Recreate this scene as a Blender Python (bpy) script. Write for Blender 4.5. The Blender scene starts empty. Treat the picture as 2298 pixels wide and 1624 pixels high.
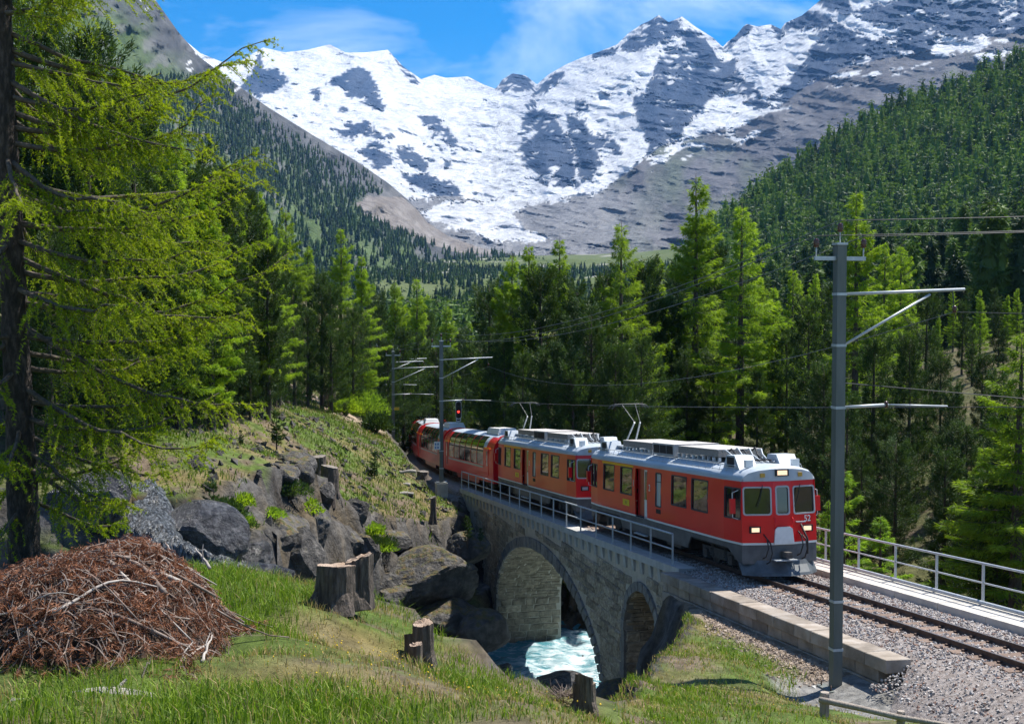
import bpy, math, random
import numpy as np
from mathutils import Vector, Matrix

random.seed(7)
rng = np.random.default_rng(7)
sc = bpy.context.scene
col = sc.collection
R = math.radians

# ------------------------------------------------------------------ camera
CAMZ = 8.2                      # metres above the rails at the train's nose
FPX = 2850.0                    # focal length in pixels of a 2298 px wide frame
PITCH = math.atan(117.0 / FPX)
cam_d = bpy.data.cameras.new('camera')
cam_d.sensor_fit = 'HORIZONTAL'
cam_d.sensor_width = 36.0
cam_d.lens = FPX / 2298.0 * 36.0
cam_d.clip_start = 0.1
cam_d.clip_end = 60000.0
cam = bpy.data.objects.new('camera', cam_d)
cam.location = (0, 0, CAMZ)
cam.rotation_euler = (math.pi / 2 - PITCH, 0, 0)
col.objects.link(cam)
sc.camera = cam

# ------------------------------------------------------------------ sky, sun, exposure
SUN_AZ, SUN_EL = 57.0, 60.0     # degrees right of the view direction, above the horizon
world = bpy.data.worlds.new('World')
sc.world = world
world.use_nodes = True
wn, wl = world.node_tree.nodes, world.node_tree.links
wn.clear()
w_out = wn.new('ShaderNodeOutputWorld')
w_bg = wn.new('ShaderNodeBackground')
w_bg.inputs['Strength'].default_value = 0.15
w_sky = wn.new('ShaderNodeTexSky')
w_sky.sky_type = 'NISHITA'
w_sky.sun_disc = False
w_sky.sun_elevation = R(SUN_EL)
w_sky.sun_rotation = R(SUN_AZ)
w_sky.altitude = 2000.0
w_sky.air_density = 1.0
w_sky.dust_density = 0.15
w_sky.ozone_density = 2.5
w_hsv = wn.new('ShaderNodeHueSaturation')
w_hsv.inputs['Saturation'].default_value = 1.55
w_hsv.inputs['Value'].default_value = 0.50
wl.new(w_sky.outputs[0], w_hsv.inputs['Color'])
# thin cirrus streaks all round the sky dome
w_tc = wn.new('ShaderNodeTexCoord')
w_map = wn.new('ShaderNodeMapping')
w_map.inputs['Rotation'].default_value = (R(18), R(-24), R(12))
w_map.inputs['Scale'].default_value = (2.2, 3.0, 8.5)
w_no = wn.new('ShaderNodeTexNoise')
w_no.inputs['Scale'].default_value = 1.5
w_no.inputs['Detail'].default_value = 7.0
w_no.inputs['Roughness'].default_value = 0.58
w_no.inputs['Distortion'].default_value = 0.9
w_rmp = wn.new('ShaderNodeValToRGB')
w_rmp.color_ramp.elements[0].position = 0.46
w_rmp.color_ramp.elements[0].color = (0, 0, 0, 1)
w_rmp.color_ramp.elements[1].position = 0.86
w_rmp.color_ramp.elements[1].color = (0.75, 0.75, 0.75, 1)
w_mix = wn.new('ShaderNodeMix')
w_mix.data_type = 'RGBA'
w_mix.inputs[7].default_value = (4.6, 5.0, 5.4, 1)
wl.new(w_tc.outputs['Generated'], w_map.inputs['Vector'])
wl.new(w_map.outputs[0], w_no.inputs['Vector'])
wl.new(w_no.outputs['Fac'], w_rmp.inputs['Fac'])
wl.new(w_rmp.outputs[0], w_mix.inputs[0])
wl.new(w_hsv.outputs[0], w_mix.inputs[6])
wl.new(w_mix.outputs[2], w_bg.inputs['Color'])
wl.new(w_bg.outputs[0], w_out.inputs['Surface'])

sun_d = bpy.data.lights.new('sun', 'SUN')
sun_d.energy = 4.2
sun_d.angle = R(0.5)
sun_d.color = (1.0, 0.95, 0.86)
sun = bpy.data.objects.new('sun', sun_d)
sdir = Vector((math.sin(R(SUN_AZ)) * math.cos(R(SUN_EL)), math.cos(R(SUN_AZ)) * math.cos(R(SUN_EL)), math.sin(R(SUN_EL))))
sun.rotation_euler = sdir.to_track_quat('Z', 'Y').to_euler()
col.objects.link(sun)

sc.view_settings.view_transform = 'Standard'
sc.view_settings.look = 'None'
sc.view_settings.gamma = 1.0
sc.view_settings.use_curve_mapping = False
sc.view_settings.exposure = 1.12

cy = sc.cycles
cy.use_denoising = True
cy.max_bounces = 6
cy.diffuse_bounces = 3
cy.glossy_bounces = 3
cy.transmission_bounces = 4
cy.transparent_max_bounces = 4
cy.volume_bounces = 0
cy.sample_clamp_indirect = 6.0
cy.caustics_reflective = False
cy.caustics_refractive = False

# ------------------------------------------------------------------ helpers
CP, SP = math.cos(PITCH), math.sin(PITCH)

def at(px, py, Y):
    """world point Y metres in front of the camera seen at photo pixel (px, py)"""
    a = (px - 1149.0) / FPX
    b = (812.0 - py) / FPX
    dy = CP + b * SP
    dz = -SP + b * CP
    return np.array([a / dy * Y, Y, CAMZ + dz / dy * Y])

def atv(px, py, Y):
    a = (px - 1149.0) / FPX
    b = (812.0 - py) / FPX
    dy = CP + b * SP
    dz = -SP + b * CP
    return np.stack([a / dy * Y, Y * np.ones_like(a), CAMZ + dz / dy * Y], -1)

def pix(P):
    P = np.asarray(P, float)
    x, y, z = P[..., 0], P[..., 1], P[..., 2] - CAMZ
    zc = y * CP - z * SP
    return 1149 + FPX * x / zc, 812 - FPX * (y * SP + z * CP) / zc

def _h(ix, iy, iz, seed):
    n = (ix * 374761393 + iy * 668265263 + iz * 2147483647 + seed * 974634521) & 0xffffffff
    n = ((n ^ (n >> 13)) * 1274126177) & 0xffffffff
    n = (n ^ (n >> 16)) & 0xffffffff
    return n.astype(np.float64) / 4294967295.0

def vnoise(P, scale=1.0, seed=0):
    """value noise in [-1,1], P (...,3)"""
    q = np.asarray(P, float) * scale
    i = np.floor(q).astype(np.int64)
    f = q - i
    f = f * f * (3 - 2 * f)
    x, y, z = i[..., 0], i[..., 1], i[..., 2]
    fx, fy, fz = f[..., 0], f[..., 1], f[..., 2]
    def L(a, b, t): return a + (b - a) * t
    c = [[[_h(x + a, y + b, z + d, seed) for d in (0, 1)] for b in (0, 1)] for a in (0, 1)]
    r = L(L(L(c[0][0][0], c[1][0][0], fx), L(c[0][1][0], c[1][1][0], fx), fy),
          L(L(c[0][0][1], c[1][0][1], fx), L(c[0][1][1], c[1][1][1], fx), fy), fz)
    return r * 2 - 1

def fbm(P, scale=1.0, oct=4, seed=0, gain=0.5, ridged=False):
    s, a, t = 0.0, 1.0, 0.0
    for k in range(oct):
        n = vnoise(P, scale * 2.03 ** k, seed + 17 * k)
        if ridged: n = 1 - 2 * np.abs(n)
        s = s + a * n
        t += a
        a *= gain
    return s / t

def p3(x, y, z=0.0):
    x, y = np.broadcast_arrays(np.asarray(x, float), np.asarray(y, float))
    return np.stack([x, y, np.zeros_like(x) + z], -1)

def sstep(a, b, x):
    t = np.clip((x - a) / (b - a), 0, 1)
    return t * t * (3 - 2 * t)

def inpoly(px, py, poly):
    px, py = np.asarray(px, float), np.asarray(py, float)
    ins = np.zeros(px.shape, bool)
    n = len(poly)
    for i in range(n):
        x0, y0 = poly[i]; x1, y1 = poly[(i + 1) % n]
        if y0 == y1: continue
        c = ((y0 > py) != (y1 > py)) & (px < (x1 - x0) * (py - y0) / (y1 - y0) + x0)
        ins ^= c
    return ins

def distpoly(px, py, pts, closed=True):
    px, py = np.asarray(px, float), np.asarray(py, float)
    best = np.full(px.shape, 1e18)
    n = len(pts)
    for i in range(n if closed else n - 1):
        x0, y0 = pts[i][:2]; x1, y1 = pts[(i + 1) % n][:2]
        dx, dy = x1 - x0, y1 - y0
        t = np.clip(((px - x0) * dx + (py - y0) * dy) / (dx * dx + dy * dy + 1e-12), 0, 1)
        best = np.minimum(best, (px - x0 - t * dx) ** 2 + (py - y0 - t * dy) ** 2)
    return np.sqrt(best)

# ---- mesh building
def mesh_from(name, V, faces, mats=(), mi=None, smooth=False, attrs=None):
    """faces: list of int arrays, each (n, k)"""
    me = bpy.data.meshes.new(name)
    V = np.asarray(V, np.float32)
    faces = [np.asarray(f, np.int32) for f in faces if len(f)]
    nf = sum(len(f) for f in faces)
    nl = sum(f.size for f in faces)
    me.vertices.add(len(V))
    me.vertices.foreach_set('co', V.ravel())
    me.loops.add(nl)
    me.polygons.add(nf)
    if nf:
        me.loops.foreach_set('vertex_index', np.concatenate([f.ravel() for f in faces]))
        tot = np.concatenate([np.full(len(f), f.shape[1], np.int32) for f in faces])
        st = np.concatenate([[0], np.cumsum(tot)[:-1]]).astype(np.int32)
        me.polygons.foreach_set('loop_start', st)
        me.polygons.foreach_set('loop_total', tot)
        if mi is not None: me.polygons.foreach_set('material_index', np.asarray(mi, np.int32))
        me.polygons.foreach_set('use_smooth', np.full(nf, bool(smooth)))
    for m in mats: me.materials.append(m)
    if attrs:
        for k, a in attrs.items():
            a = np.asarray(a, np.float32)
            if a.ndim == 1:
                at_ = me.attributes.new(k, 'FLOAT', 'POINT'); at_.data.foreach_set('value', a)
            else:
                if a.shape[1] == 3: a = np.concatenate([a, np.ones((len(a), 1), np.float32)], 1)
                at_ = me.attributes.new(k, 'FLOAT_COLOR', 'POINT'); at_.data.foreach_set('color', a.ravel())
    me.update(calc_edges=True)
    me.validate()
    return me

class MB:
    """collects pieces of ONE mesh"""
    def __init__(s):
        s.V, s.F, s.M, s.n = [], [], [], 0
    def raw(s, V, F, mi=0):
        V = np.asarray(V, float).reshape(-1, 3)
        if not isinstance(F, list): F = [F]
        for f in F:
            f = np.asarray(f, int)
            if f.size == 0: continue
            if f.ndim == 1: f = f[None]
            s.F.append(f + s.n); s.M.append(np.full(len(f), mi))
        s.V.append(V); s.n += len(V)
        return s
    def hexa(s, c, mi=0):
        """eight corners: bottom ring 0-3, top ring 4-7"""
        return s.raw(c, np.array([[0, 3, 2, 1], [4, 5, 6, 7], [0, 1, 5, 4], [1, 2, 6, 5], [2, 3, 7, 6], [3, 0, 4, 7]]), mi)
    def box(s, x0, x1, y0, y1, z0, z1, mi=0):
        return s.hexa([(x0, y0, z0), (x1, y0, z0), (x1, y1, z0), (x0, y1, z0), (x0, y0, z1), (x1, y0, z1), (x1, y1, z1), (x0, y1, z1)], mi)
    def bar(s, a, b, w, h, up=(0, 0, 1), mi=0):
        a, b = np.array(a, float), np.array(b, float)
        t = b - a; t /= np.linalg.norm(t)
        u = np.array(up, float)
        if abs(t @ u) > 0.98: u = np.array([0.0, 1, 0])
        x = np.cross(t, u); x /= np.linalg.norm(x)
        y = np.cross(x, t)
        c = []
        for p in (a, b):
            for sx, sy in ((-1, -1), (1, -1), (1, 1), (-1, 1)):
                c.append(p + x * sx * w / 2 + y * sy * h / 2)
        return s.hexa(c, mi)
    def tube(s, pts, r, n=6, cap=True, mi=0):
        pts = np.asarray(pts, float)
        k = len(pts)
        r = np.broadcast_to(np.asarray(r, float), (k,))
        t = np.gradient(pts, axis=0)
        t /= np.linalg.norm(t, axis=1)[:, None] + 1e-12
        u = np.array([0.0, 0, 1]) if abs(t[0] @ [0, 0, 1]) < 0.9 else np.array([1.0, 0, 0])
        ang = np.arange(n) * 2 * np.pi / n
        V = np.zeros((k, n, 3))
        for i in range(k):
            x = np.cross(u, t[i]); x /= np.linalg.norm(x) + 1e-12
            y = np.cross(t[i], x); u = y
            V[i] = pts[i] + r[i] * (np.cos(ang)[:, None] * x + np.sin(ang)[:, None] * y)
        a = np.arange(k - 1)[:, None] * n + np.arange(n)[None]
        b = np.arange(k - 1)[:, None] * n + (np.arange(n)[None] + 1) % n
        F = [np.stack([a, b, b + n, a + n], -1).reshape(-1, 4)]
        if cap and n > 2:
            F += [np.arange(n)[::-1][None], (np.arange(n) + (k - 1) * n)[None]]
        return s.raw(V.reshape(-1, 3), F, mi)
    def grid(s, P, mi=0, flip=False):
        """P (a,b,3)"""
        a, b = P.shape[:2]
        i = np.arange(a - 1)[:, None] * b + np.arange(b - 1)[None]
        q = np.stack([i, i + 1, i + b + 1, i + b], -1).reshape(-1, 4)
        return s.raw(P.reshape(-1, 3), q[:, ::-1] if flip else q, mi)
    def prism(s, poly, d0, d1, axes='xz', mi=0):
        """2D polygon in the given plane pushed along the third axis from d0 to d1"""
        n = len(poly)
        V = []
        for d in (d0, d1):
            for a, b in poly:
                V.append({'xz': (a, d, b), 'xy': (a, b, d), 'yz': (d, a, b)}[axes])
        i = np.arange(n)
        F = [np.stack([i, (i + 1) % n, (i + 1) % n + n, i + n], -1), i[::-1][None], (i + n)[None]]
        return s.raw(V, F, mi)
    def mesh(s, name, mats, smooth=False, attrs=None):
        if not isinstance(mats, (list, tuple)): mats = [mats]
        F, M = s.F, s.M
        if F:
            order = sorted(range(len(F)), key=lambda i: F[i].shape[1])
            by = {}
            for i in order: by.setdefault(F[i].shape[1], []).append(i)
            FF = [np.concatenate([F[i] for i in ids]) for ids in by.values()]
            MM = np.concatenate([M[i] for ids in by.values() for i in ids])
        else: FF, MM = [], None
        return mesh_from(name, np.concatenate(s.V), FF, mats, MM if len(mats) > 1 else None, smooth, attrs)
    def build(s, name, mats, parent=None, smooth=False, attrs=None):
        return ob(name, s.mesh(name, mats, smooth, attrs), parent)

def ob(name, me, parent=None, mw=None):
    o = bpy.data.objects.new(name, me)
    col.objects.link(o)
    if parent is not None: o.parent = parent
    if mw is not None: o.matrix_basis = mw
    return o

def tag(o, label=None, cat=None, group=None, kind=None):
    if label: o['label'] = label
    if cat: o['category'] = cat
    if group: o['group'] = group
    if kind: o['kind'] = kind
    return o

def thing(name, label, cat, loc=(0, 0, 0), rz=0.0, group=None, mw=None):
    o = bpy.data.objects.new(name, None)
    o.empty_display_size = 0.2
    if mw is not None: o.matrix_basis = mw
    else:
        o.location = [float(v) for v in loc]; o.rotation_euler = (0, 0, rz)
    col.objects.link(o)
    return tag(o, label, cat, group)

KIDS = {}
def copy_tree(o, parent=None):
    c = o.copy(); col.objects.link(c)
    if parent is not None: c.parent = parent
    for ch in o.children: copy_tree(ch, c)
    return c

# ---- materials
MATS = {}
def nn(nt, kind, **kw):
    n = nt.nodes.new(kind)
    for k, v in kw.items():
        if k in n.inputs: n.inputs[k].default_value = v
        else: setattr(n, k, v)
    return n

def mat(name, c1, c2=None, scale=5.0, rough=0.7, bump=0.0, bscale=None, metal=0.0, spec=0.5, coat=0.0,
        attr=None, c3=None, detail=6.0, emit=None, estr=0.0, contrast=(0.35, 0.65), stretch=None, rand=0.0):
    if name in MATS: return MATS[name]
    m = bpy.data.materials.new(name); m.use_nodes = True
    nt = m.node_tree; b = nt.nodes['Principled BSDF']; L = nt.links.new
    b.inputs['Roughness'].default_value = rough
    b.inputs['Metallic'].default_value = metal
    b.inputs['Specular IOR Level'].default_value = spec
    if coat: b.inputs['Coat Weight'].default_value = coat; b.inputs['Coat Roughness'].default_value = 0.06
    c = lambda v: (v[0], v[1], v[2], 1)
    tc = nn(nt, 'ShaderNodeTexCoord'); vec = tc.outputs['Object']
    if stretch:
        mp = nn(nt, 'ShaderNodeMapping'); mp.inputs['Scale'].default_value = stretch
        L(vec, mp.inputs['Vector']); vec = mp.outputs[0]
    src = None
    if attr:
        a = nn(nt, 'ShaderNodeAttribute', attribute_name=attr); src = a.outputs['Color']
    if c2 is not None:
        n = nn(nt, 'ShaderNodeTexNoise', Scale=scale, Detail=detail, Roughness=0.62)
        L(vec, n.inputs['Vector'])
        r = nn(nt, 'ShaderNodeValToRGB')
        e = r.color_ramp.elements
        e[0].position, e[1].position = contrast
        if attr: e[0].color, e[1].color = c(c1), c(c2)
        else: e[0].color, e[1].color = c(c1), c(c2)
        if c3 is not None:
            x = e.new(0.5 * sum(contrast)); x.color = c(c3)
        L(n.outputs['Fac'], r.inputs['Fac'])
        if attr:
            mx = nn(nt, 'ShaderNodeMix', data_type='RGBA', blend_type='MULTIPLY'); mx.inputs[0].default_value = 1.0
            L(src, mx.inputs[6]); L(r.outputs[0], mx.inputs[7]); src = mx.outputs[2]
        else: src = r.outputs[0]
    if rand and src is not None:
        oi = nn(nt, 'ShaderNodeObjectInfo')
        mr = nn(nt, 'ShaderNodeMapRange'); mr.inputs['To Min'].default_value = 1 - rand; mr.inputs['To Max'].default_value = 1 + rand
        L(oi.outputs['Random'], mr.inputs['Value'])
        mx = nn(nt, 'ShaderNodeMix', data_type='RGBA', blend_type='MULTIPLY'); mx.inputs[0].default_value = 1.0
        L(src, mx.inputs[6]); L(mr.outputs[0], mx.inputs[7]); src = mx.outputs[2]
    if src is not None: L(src, b.inputs['Base Color'])
    else: b.inputs['Base Color'].default_value = c(c1)
    if bump:
        n2 = nn(nt, 'ShaderNodeTexNoise', Scale=bscale or scale * 2, Detail=8.0, Roughness=0.65)
        L(vec, n2.inputs['Vector'])
        bp = nn(nt, 'ShaderNodeBump', Strength=min(1.0, bump), Distance=0.05 if bump <= 1 else 0.05 * bump)
        L(n2.outputs['Fac'], bp.inputs['Height']); L(bp.outputs[0], b.inputs['Normal'])
    if emit: b.inputs['Emission Color'].default_value = c(emit); b.inputs['Emission Strength'].default_value = estr
    MATS[name] = m
    return m

def leaf_mat(name, c1, c2, tr, scale=1.2, trans=0.4, rand=0.18, spec=0.25):
    """needles: diffuse + translucent, hue varies in clumps and from tree to tree"""
    if name in MATS: return MATS[name]
    m = bpy.data.materials.new(name); m.use_nodes = True
    nt = m.node_tree; nt.nodes.clear(); L = nt.links.new
    out = nn(nt, 'ShaderNodeOutputMaterial')
    tc = nn(nt, 'ShaderNodeTexCoord')
    no = nn(nt, 'ShaderNodeTexNoise', Scale=scale, Detail=3.0)
    L(tc.outputs['Object'], no.inputs['Vector'])
    rp = nn(nt, 'ShaderNodeValToRGB'); e = rp.color_ramp.elements
    e[0].position, e[1].position = 0.35, 0.65
    e[0].color, e[1].color = (*c1, 1), (*c2, 1)
    L(no.outputs['Fac'], rp.inputs['Fac'])
    oi = nn(nt, 'ShaderNodeObjectInfo')
    mr = nn(nt, 'ShaderNodeMapRange'); mr.inputs['To Min'].default_value = 1 - rand; mr.inputs['To Max'].default_value = 1 + rand
    L(oi.outputs['Random'], mr.inputs['Value'])
    mx = nn(nt, 'ShaderNodeMix', data_type='RGBA', blend_type='MULTIPLY'); mx.inputs[0].default_value = 1.0
    L(rp.outputs[0], mx.inputs[6]); L(mr.outputs[0], mx.inputs[7])
    d = nn(nt, 'ShaderNodeBsdfPrincipled', Roughness=0.6); d.inputs['Specular IOR Level'].default_value = spec
    L(mx.outputs[2], d.inputs['Base Color'])
    t = nn(nt, 'ShaderNodeBsdfTranslucent')
    m2 = nn(nt, 'ShaderNodeMix', data_type='RGBA', blend_type='MULTIPLY'); m2.inputs[0].default_value = 1.0
    m2.inputs[7].default_value = (*tr, 1)
    L(mx.outputs[2], m2.inputs[6]); L(m2.outputs[2], t.inputs['Color'])
    ms = nn(nt, 'ShaderNodeMixShader'); ms.inputs[0].default_value = trans
    L(d.outputs[0], ms.inputs[1]); L(t.outputs[0], ms.inputs[2]); L(ms.outputs[0], out.inputs['Surface'])
    MATS[name] = m
    return m

# ---- the railway line: s metres back from the train's nose, w metres to the photographer's side
GRADE = 0.068
_ss = np.arange(-80, 260.01, 0.5)
_k = np.where(_ss < 45, 0.0, np.where(_ss < 88, 1 / 300.0, 1 / 75.0))
_a = R(13.2) - np.cumsum(_k) * 0.5
_i0 = int(np.argmin(abs(_ss)))
_x = np.cumsum(-np.sin(_a)) * 0.5; _y = np.cumsum(np.cos(_a)) * 0.5
_x += 8.33 - _x[_i0]; _y += 38.5 - _y[_i0]
def heading(s): return np.interp(s, _ss, _a)
def railz(s): return -GRADE * np.asarray(s, float)
def T(s, w=0.0, h=0.0):
    a = heading(s)
    return np.stack(np.broadcast_arrays(np.interp(s, _ss, _x) - np.cos(a) * w, np.interp(s, _ss, _y) - np.sin(a) * w, railz(s) + h), -1)
def TA(s, w, z):
    a = heading(s)
    return np.stack(np.broadcast_arrays(np.interp(s, _ss, _x) - np.cos(a) * w, np.interp(s, _ss, _y) - np.sin(a) * w, z), -1)
def SW(x, y):
    """nearest line coordinates of plan points"""
    x, y = np.asarray(x, float), np.asarray(y, float)
    s = (y - 38.5) / math.cos(R(13.2))
    for _ in range(4):
        a = heading(s)
        cx, cyy = np.interp(s, _ss, _x), np.interp(s, _ss, _y)
        s = np.clip(s + (-(x - cx) * np.sin(a) + (y - cyy) * np.cos(a)), -79, 259)
    a = heading(s)
    w = -(x - np.interp(s, _ss, _x)) * np.cos(a) - (y - np.interp(s, _ss, _y)) * np.sin(a)
    return s, w

# flat lettering for the train, made while the scene is still nearly empty
TEXT = {}
for _s in ('1', '2', '52'):
    cu = bpy.data.curves.new('lettering', 'FONT'); cu.body = _s; cu.size = 1.0; cu.extrude = 0.006
    cu.align_x = 'CENTER'; cu.align_y = 'CENTER'; cu.offset = 0.012
    tmp = bpy.data.objects.new('lettering_source', cu); col.objects.link(tmp)
    TEXT[_s] = bpy.data.meshes.new_from_object(tmp.evaluated_get(bpy.context.evaluated_depsgraph_get()))
    bpy.data.objects.remove(tmp)
# ================================================================== THE LAND
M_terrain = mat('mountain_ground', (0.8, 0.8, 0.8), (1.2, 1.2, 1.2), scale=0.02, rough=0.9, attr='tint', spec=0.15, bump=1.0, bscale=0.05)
M_terrain.node_tree.nodes['Bump'].inputs['Distance'].default_value = 14.0
M_hill = mat('hill_ground', (0.75, 0.75, 0.75), (1.2, 1.2, 1.2), scale=0.3, rough=0.95, attr='tint', spec=0.1, bump=1.0, bscale=0.5)
M_hill.node_tree.nodes['Bump'].inputs['Distance'].default_value = 1.0
M_ground = mat('bank_ground', (0.6, 0.6, 0.6), (1.3, 1.3, 1.3), scale=3.0, rough=0.95, attr='tint', spec=0.15, bump=1.0, bscale=5.0)
M_ground.node_tree.nodes['Bump'].inputs['Distance'].default_value = 0.12

def relief(name, u0, u1, du, nv, topf, botf, depthf, colf, m, skirt=600.0, smooth=True):
    us = np.arange(u0, u1 + 0.1, du)
    t = np.linspace(0, 1, nv)
    U, Tt = np.meshgrid(us, t, indexing='ij')
    top = topf(us)[:, None]; bot = botf(us)[:, None]
    V = top + (bot - top) * Tt
    D = depthf(U, V, Tt)
    P = atv(U, V, D)
    C = colf(U, V, Tt, P)
    # the far side of the ridge: falls away behind the skyline
    B = P[:, :1].copy(); B[..., 1] += skirt; B[..., 0] *= 1 + skirt / D[:, :1]; B[..., 2] -= skirt * 0.9
    P = np.concatenate([B, P], 1); C = np.concatenate([C[:, :1], C], 1)
    mb = MB().grid(P, flip=True)
    o = mb.build(name, m, smooth=smooth, attrs={'tint': C.reshape(-1, 3)})
    return tag(o, kind='structure'), (us, t, top, bot, D, P)

def pl(pts):
    xs, ys = zip(*pts)
    return lambda u: np.interp(u, xs, ys)

# ---- far massif with the glacier
sky_far = pl([(300, 20), (380, 62), (450, 120), (500, 140), (540, 137), (560, 125), (590, 107), (640, 118), (690, 112), (740, 100), (775, 118), (820, 118), (870, 112),
    (905, 150), (945, 178), (975, 168), (1000, 175), (1050, 172), (1085, 190), (1112, 200), (1128, 178), (1150, 165), (1180, 170), (1205, 190), (1230, 168),
    (1270, 145), (1310, 128), (1340, 118), (1385, 100), (1410, 75), (1440, 55), (1460, 46), (1478, 34), (1500, 50), (1512, 46), (1530, 37), (1560, 60), (1600, 85), (1622, 106),
    (1632, 95), (1650, 82), (1668, 60), (1676, 54), (1700, 60), (1730, 55), (1752, 66), (1762, 52), (1800, 35), (1830, 10), (1860, -15), (1900, -40),
    (2000, -60), (2100, -50), (2298, -80), (2560, -60)])
ROCK = [
    [(535, 200), (565, 165), (578, 130), (592, 108), (586, 140), (600, 152), (632, 163), (645, 188), (610, 207), (570, 217)],
    [(728, 187), (770, 165), (800, 148), (830, 162), (850, 200), (868, 240), (840, 252), (815, 225), (790, 222), (760, 197)],
    [(690, 203), (722, 200), (718, 226), (694, 226)], [(754, 238), (778, 240), (780, 256), (758, 253)],
    [(872, 112), (915, 150), (940, 180), (925, 187), (900, 152)], [(742, 287), (800, 279), (885, 305), (850, 312), (760, 302)],
    [(800, 335), (860, 318), (876, 372), (850, 384), (815, 352)], [(886, 330), (922, 328), (965, 370), (955, 388), (912, 372)],
    [(896, 390), (960, 393), (1012, 410), (1048, 440), (1010, 458), (960, 432), (918, 412)], [(943, 254), (985, 270), (1028, 320), (1020, 347), (990, 302), (948, 276)],
    [(1120, 200), (1130, 172), (1155, 160), (1188, 170), (1202, 200), (1170, 207), (1140, 207)], [(1182, 238), (1208, 190), (1262, 156), (1268, 164), (1230, 202), (1200, 242)],
    [(1163, 322), (1170, 270), (1195, 243), (1238, 255), (1268, 290), (1293, 350), (1293, 397), (1260, 412), (1220, 402), (1185, 372), (1163, 342)],
    [(1273, 258), (1312, 268), (1334, 310), (1350, 370), (1332, 402), (1300, 402), (1295, 350), (1280, 310)], [(1288, 224), (1318, 229), (1314, 256), (1290, 249)],
    [(1320, 300), (1370, 300), (1405, 340), (1370, 350), (1340, 330)], [(1330, 118), (1392, 100), (1380, 118), (1330, 132)],
    [(1392, 108), (1440, 55), (1478, 30), (1502, 48), (1526, 42), (1530, 76), (1500, 92), (1470, 102), (1450, 112), (1420, 118), (1400, 118)],
    [(1478, 132), (1532, 82), (1575, 72), (1602, 112), (1607, 160), (1560, 202), (1500, 232), (1468, 262), (1448, 202), (1468, 172)],
    [(1418, 220), (1500, 198), (1562, 218), (1500, 282), (1438, 292)],
    [(1616, 142), (1650, 128), (1662, 170), (1692, 198), (1722, 230), (1738, 272), (1690, 242), (1640, 202), (1600, 222), (1560, 262), (1500, 322), (1450, 372), (1425, 372), (1478, 292), (1538, 230)],
    [(1752, 62), (1866, -20), (1950, -10), (2030, 20), (2010, 100), (1905, 150), (1842, 202), (1762, 262), (1718, 262), (1740, 202), (1790, 130), (1748, 112)],
    [(1660, 58), (1680, 50), (1684, 66), (1664, 84), (1636, 110), (1626, 102)], [(1735, 55), (1756, 60), (1752, 110), (1742, 90)],
    [(1180, 395), (1240, 410), (1300, 405), (1290, 420), (1230, 416)],
    [(1770, 60), (1870, -60), (2560, -120), (2560, 40), (2298, 74), (2000, 132), (1900, 152), (1800, 215), (1745, 250), (1730, 215), (1800, 120)],
    [(1540, 60), (1600, 110), (1625, 150), (1600, 215), (1540, 250), (1490, 300), (1455, 340), (1440, 290), (1480, 230), (1500, 150)],
    [(2010, 20), (2100, -60), (2560, -80), (2560, 60), (2250, 40), (2150, 60), (2060, 60)],
]
SNOWP = [[(1525, 306), (1600, 278), (1700, 253), (1748, 227), (1740, 242), (1680, 276), (1600, 296)], [(2083, 121), (2112, 72), (2150, 90), (2228, 84), (2190, 116), (2130, 123)],
         [(2180, 130), (2250, 112), (2300, 116), (2250, 130), (2200, 146)], [(1760, 70), (1830, 60), (1842, 85), (1790, 160), (1745, 195), (1735, 150)],
         [(1870, -30), (1960, -40), (2000, 0), (1920, 20)], [(1500, 330), (1560, 305), (1530, 330), (1480, 352)], [(1730, -20), (1990, 60), (2040, 70), (1960, 90)]]
brown_top = pl([(300, 900), (1130, 900), (1131, 470), (1240, 446), (1340, 432), (1420, 374), (1480, 326), (1540, 308), (1640, 282), (1745, 240), (1800, 196), (1900, 146), (2000, 124), (2100, 104), (2298, 66), (2560, 20)])
ICE = [(940, 482), (1000, 455), (1100, 450), (1240, 443), (1290, 448), (1185, 462), (1150, 482), (1172, 506), (1235, 537), (1200, 547), (1100, 536), (1000, 507)]
d_ridge = pl([(300, 6500), (590, 7600), (1100, 8200), (1200, 7600), (1300, 6900), (1480, 6900), (1622, 6500), (1760, 6000), (1900, 5400), (2298, 4600), (2560, 4300)])
d_foot = pl([(300, 2800), (900, 2900), (1200, 2700), (1500, 2500), (1800, 2000), (2298, 1500), (2560, 1400)])
SPURS = [([(800, 115), (800, 150), (850, 240), (880, 300)], 34, 190), ([(590, 107), (575, 180), (640, 190)], 30, 150),
         ([(1478, 34), (1460, 110), (1400, 180), (1300, 210), (1235, 250), (1225, 330), (1230, 410)], 60, 420), ([(1530, 37), (1590, 110), (1612, 160)], 20, 160),
         ([(1310, 260), (1335, 390)], 28, 160), ([(1622, 106), (1560, 230), (1470, 330), (1420, 380)], 34, 260), ([(1676, 54), (1690, 130), (1735, 270)], 26, 170),
         ([(1860, -15), (1790, 120), (1720, 250), (1600, 290)], 60, 340), ([(2100, -50), (1980, 60), (1880, 150)], 60, 260),
         ([(870, 112), (935, 182), (960, 270), (1025, 340)], 24, 120), ([(760, 270), (880, 320), (960, 390), (1040, 440)], 28, 150),
         ([(1900, 200), (1700, 330), (1500, 440)], 60, 160), ([(2300, 60), (2000, 240), (1800, 360)], 60, 160), ([(1260, 480), (1310, 490)], 26, 70), ([(1155, 165), (1160, 200)], 20, 40)]
_uu = np.arange(-200, 3100, 10.0)
_st = np.convolve(np.pad(sky_far(_uu), 30, 'edge'), np.hanning(61) / np.hanning(61).sum(), 'valid')
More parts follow.
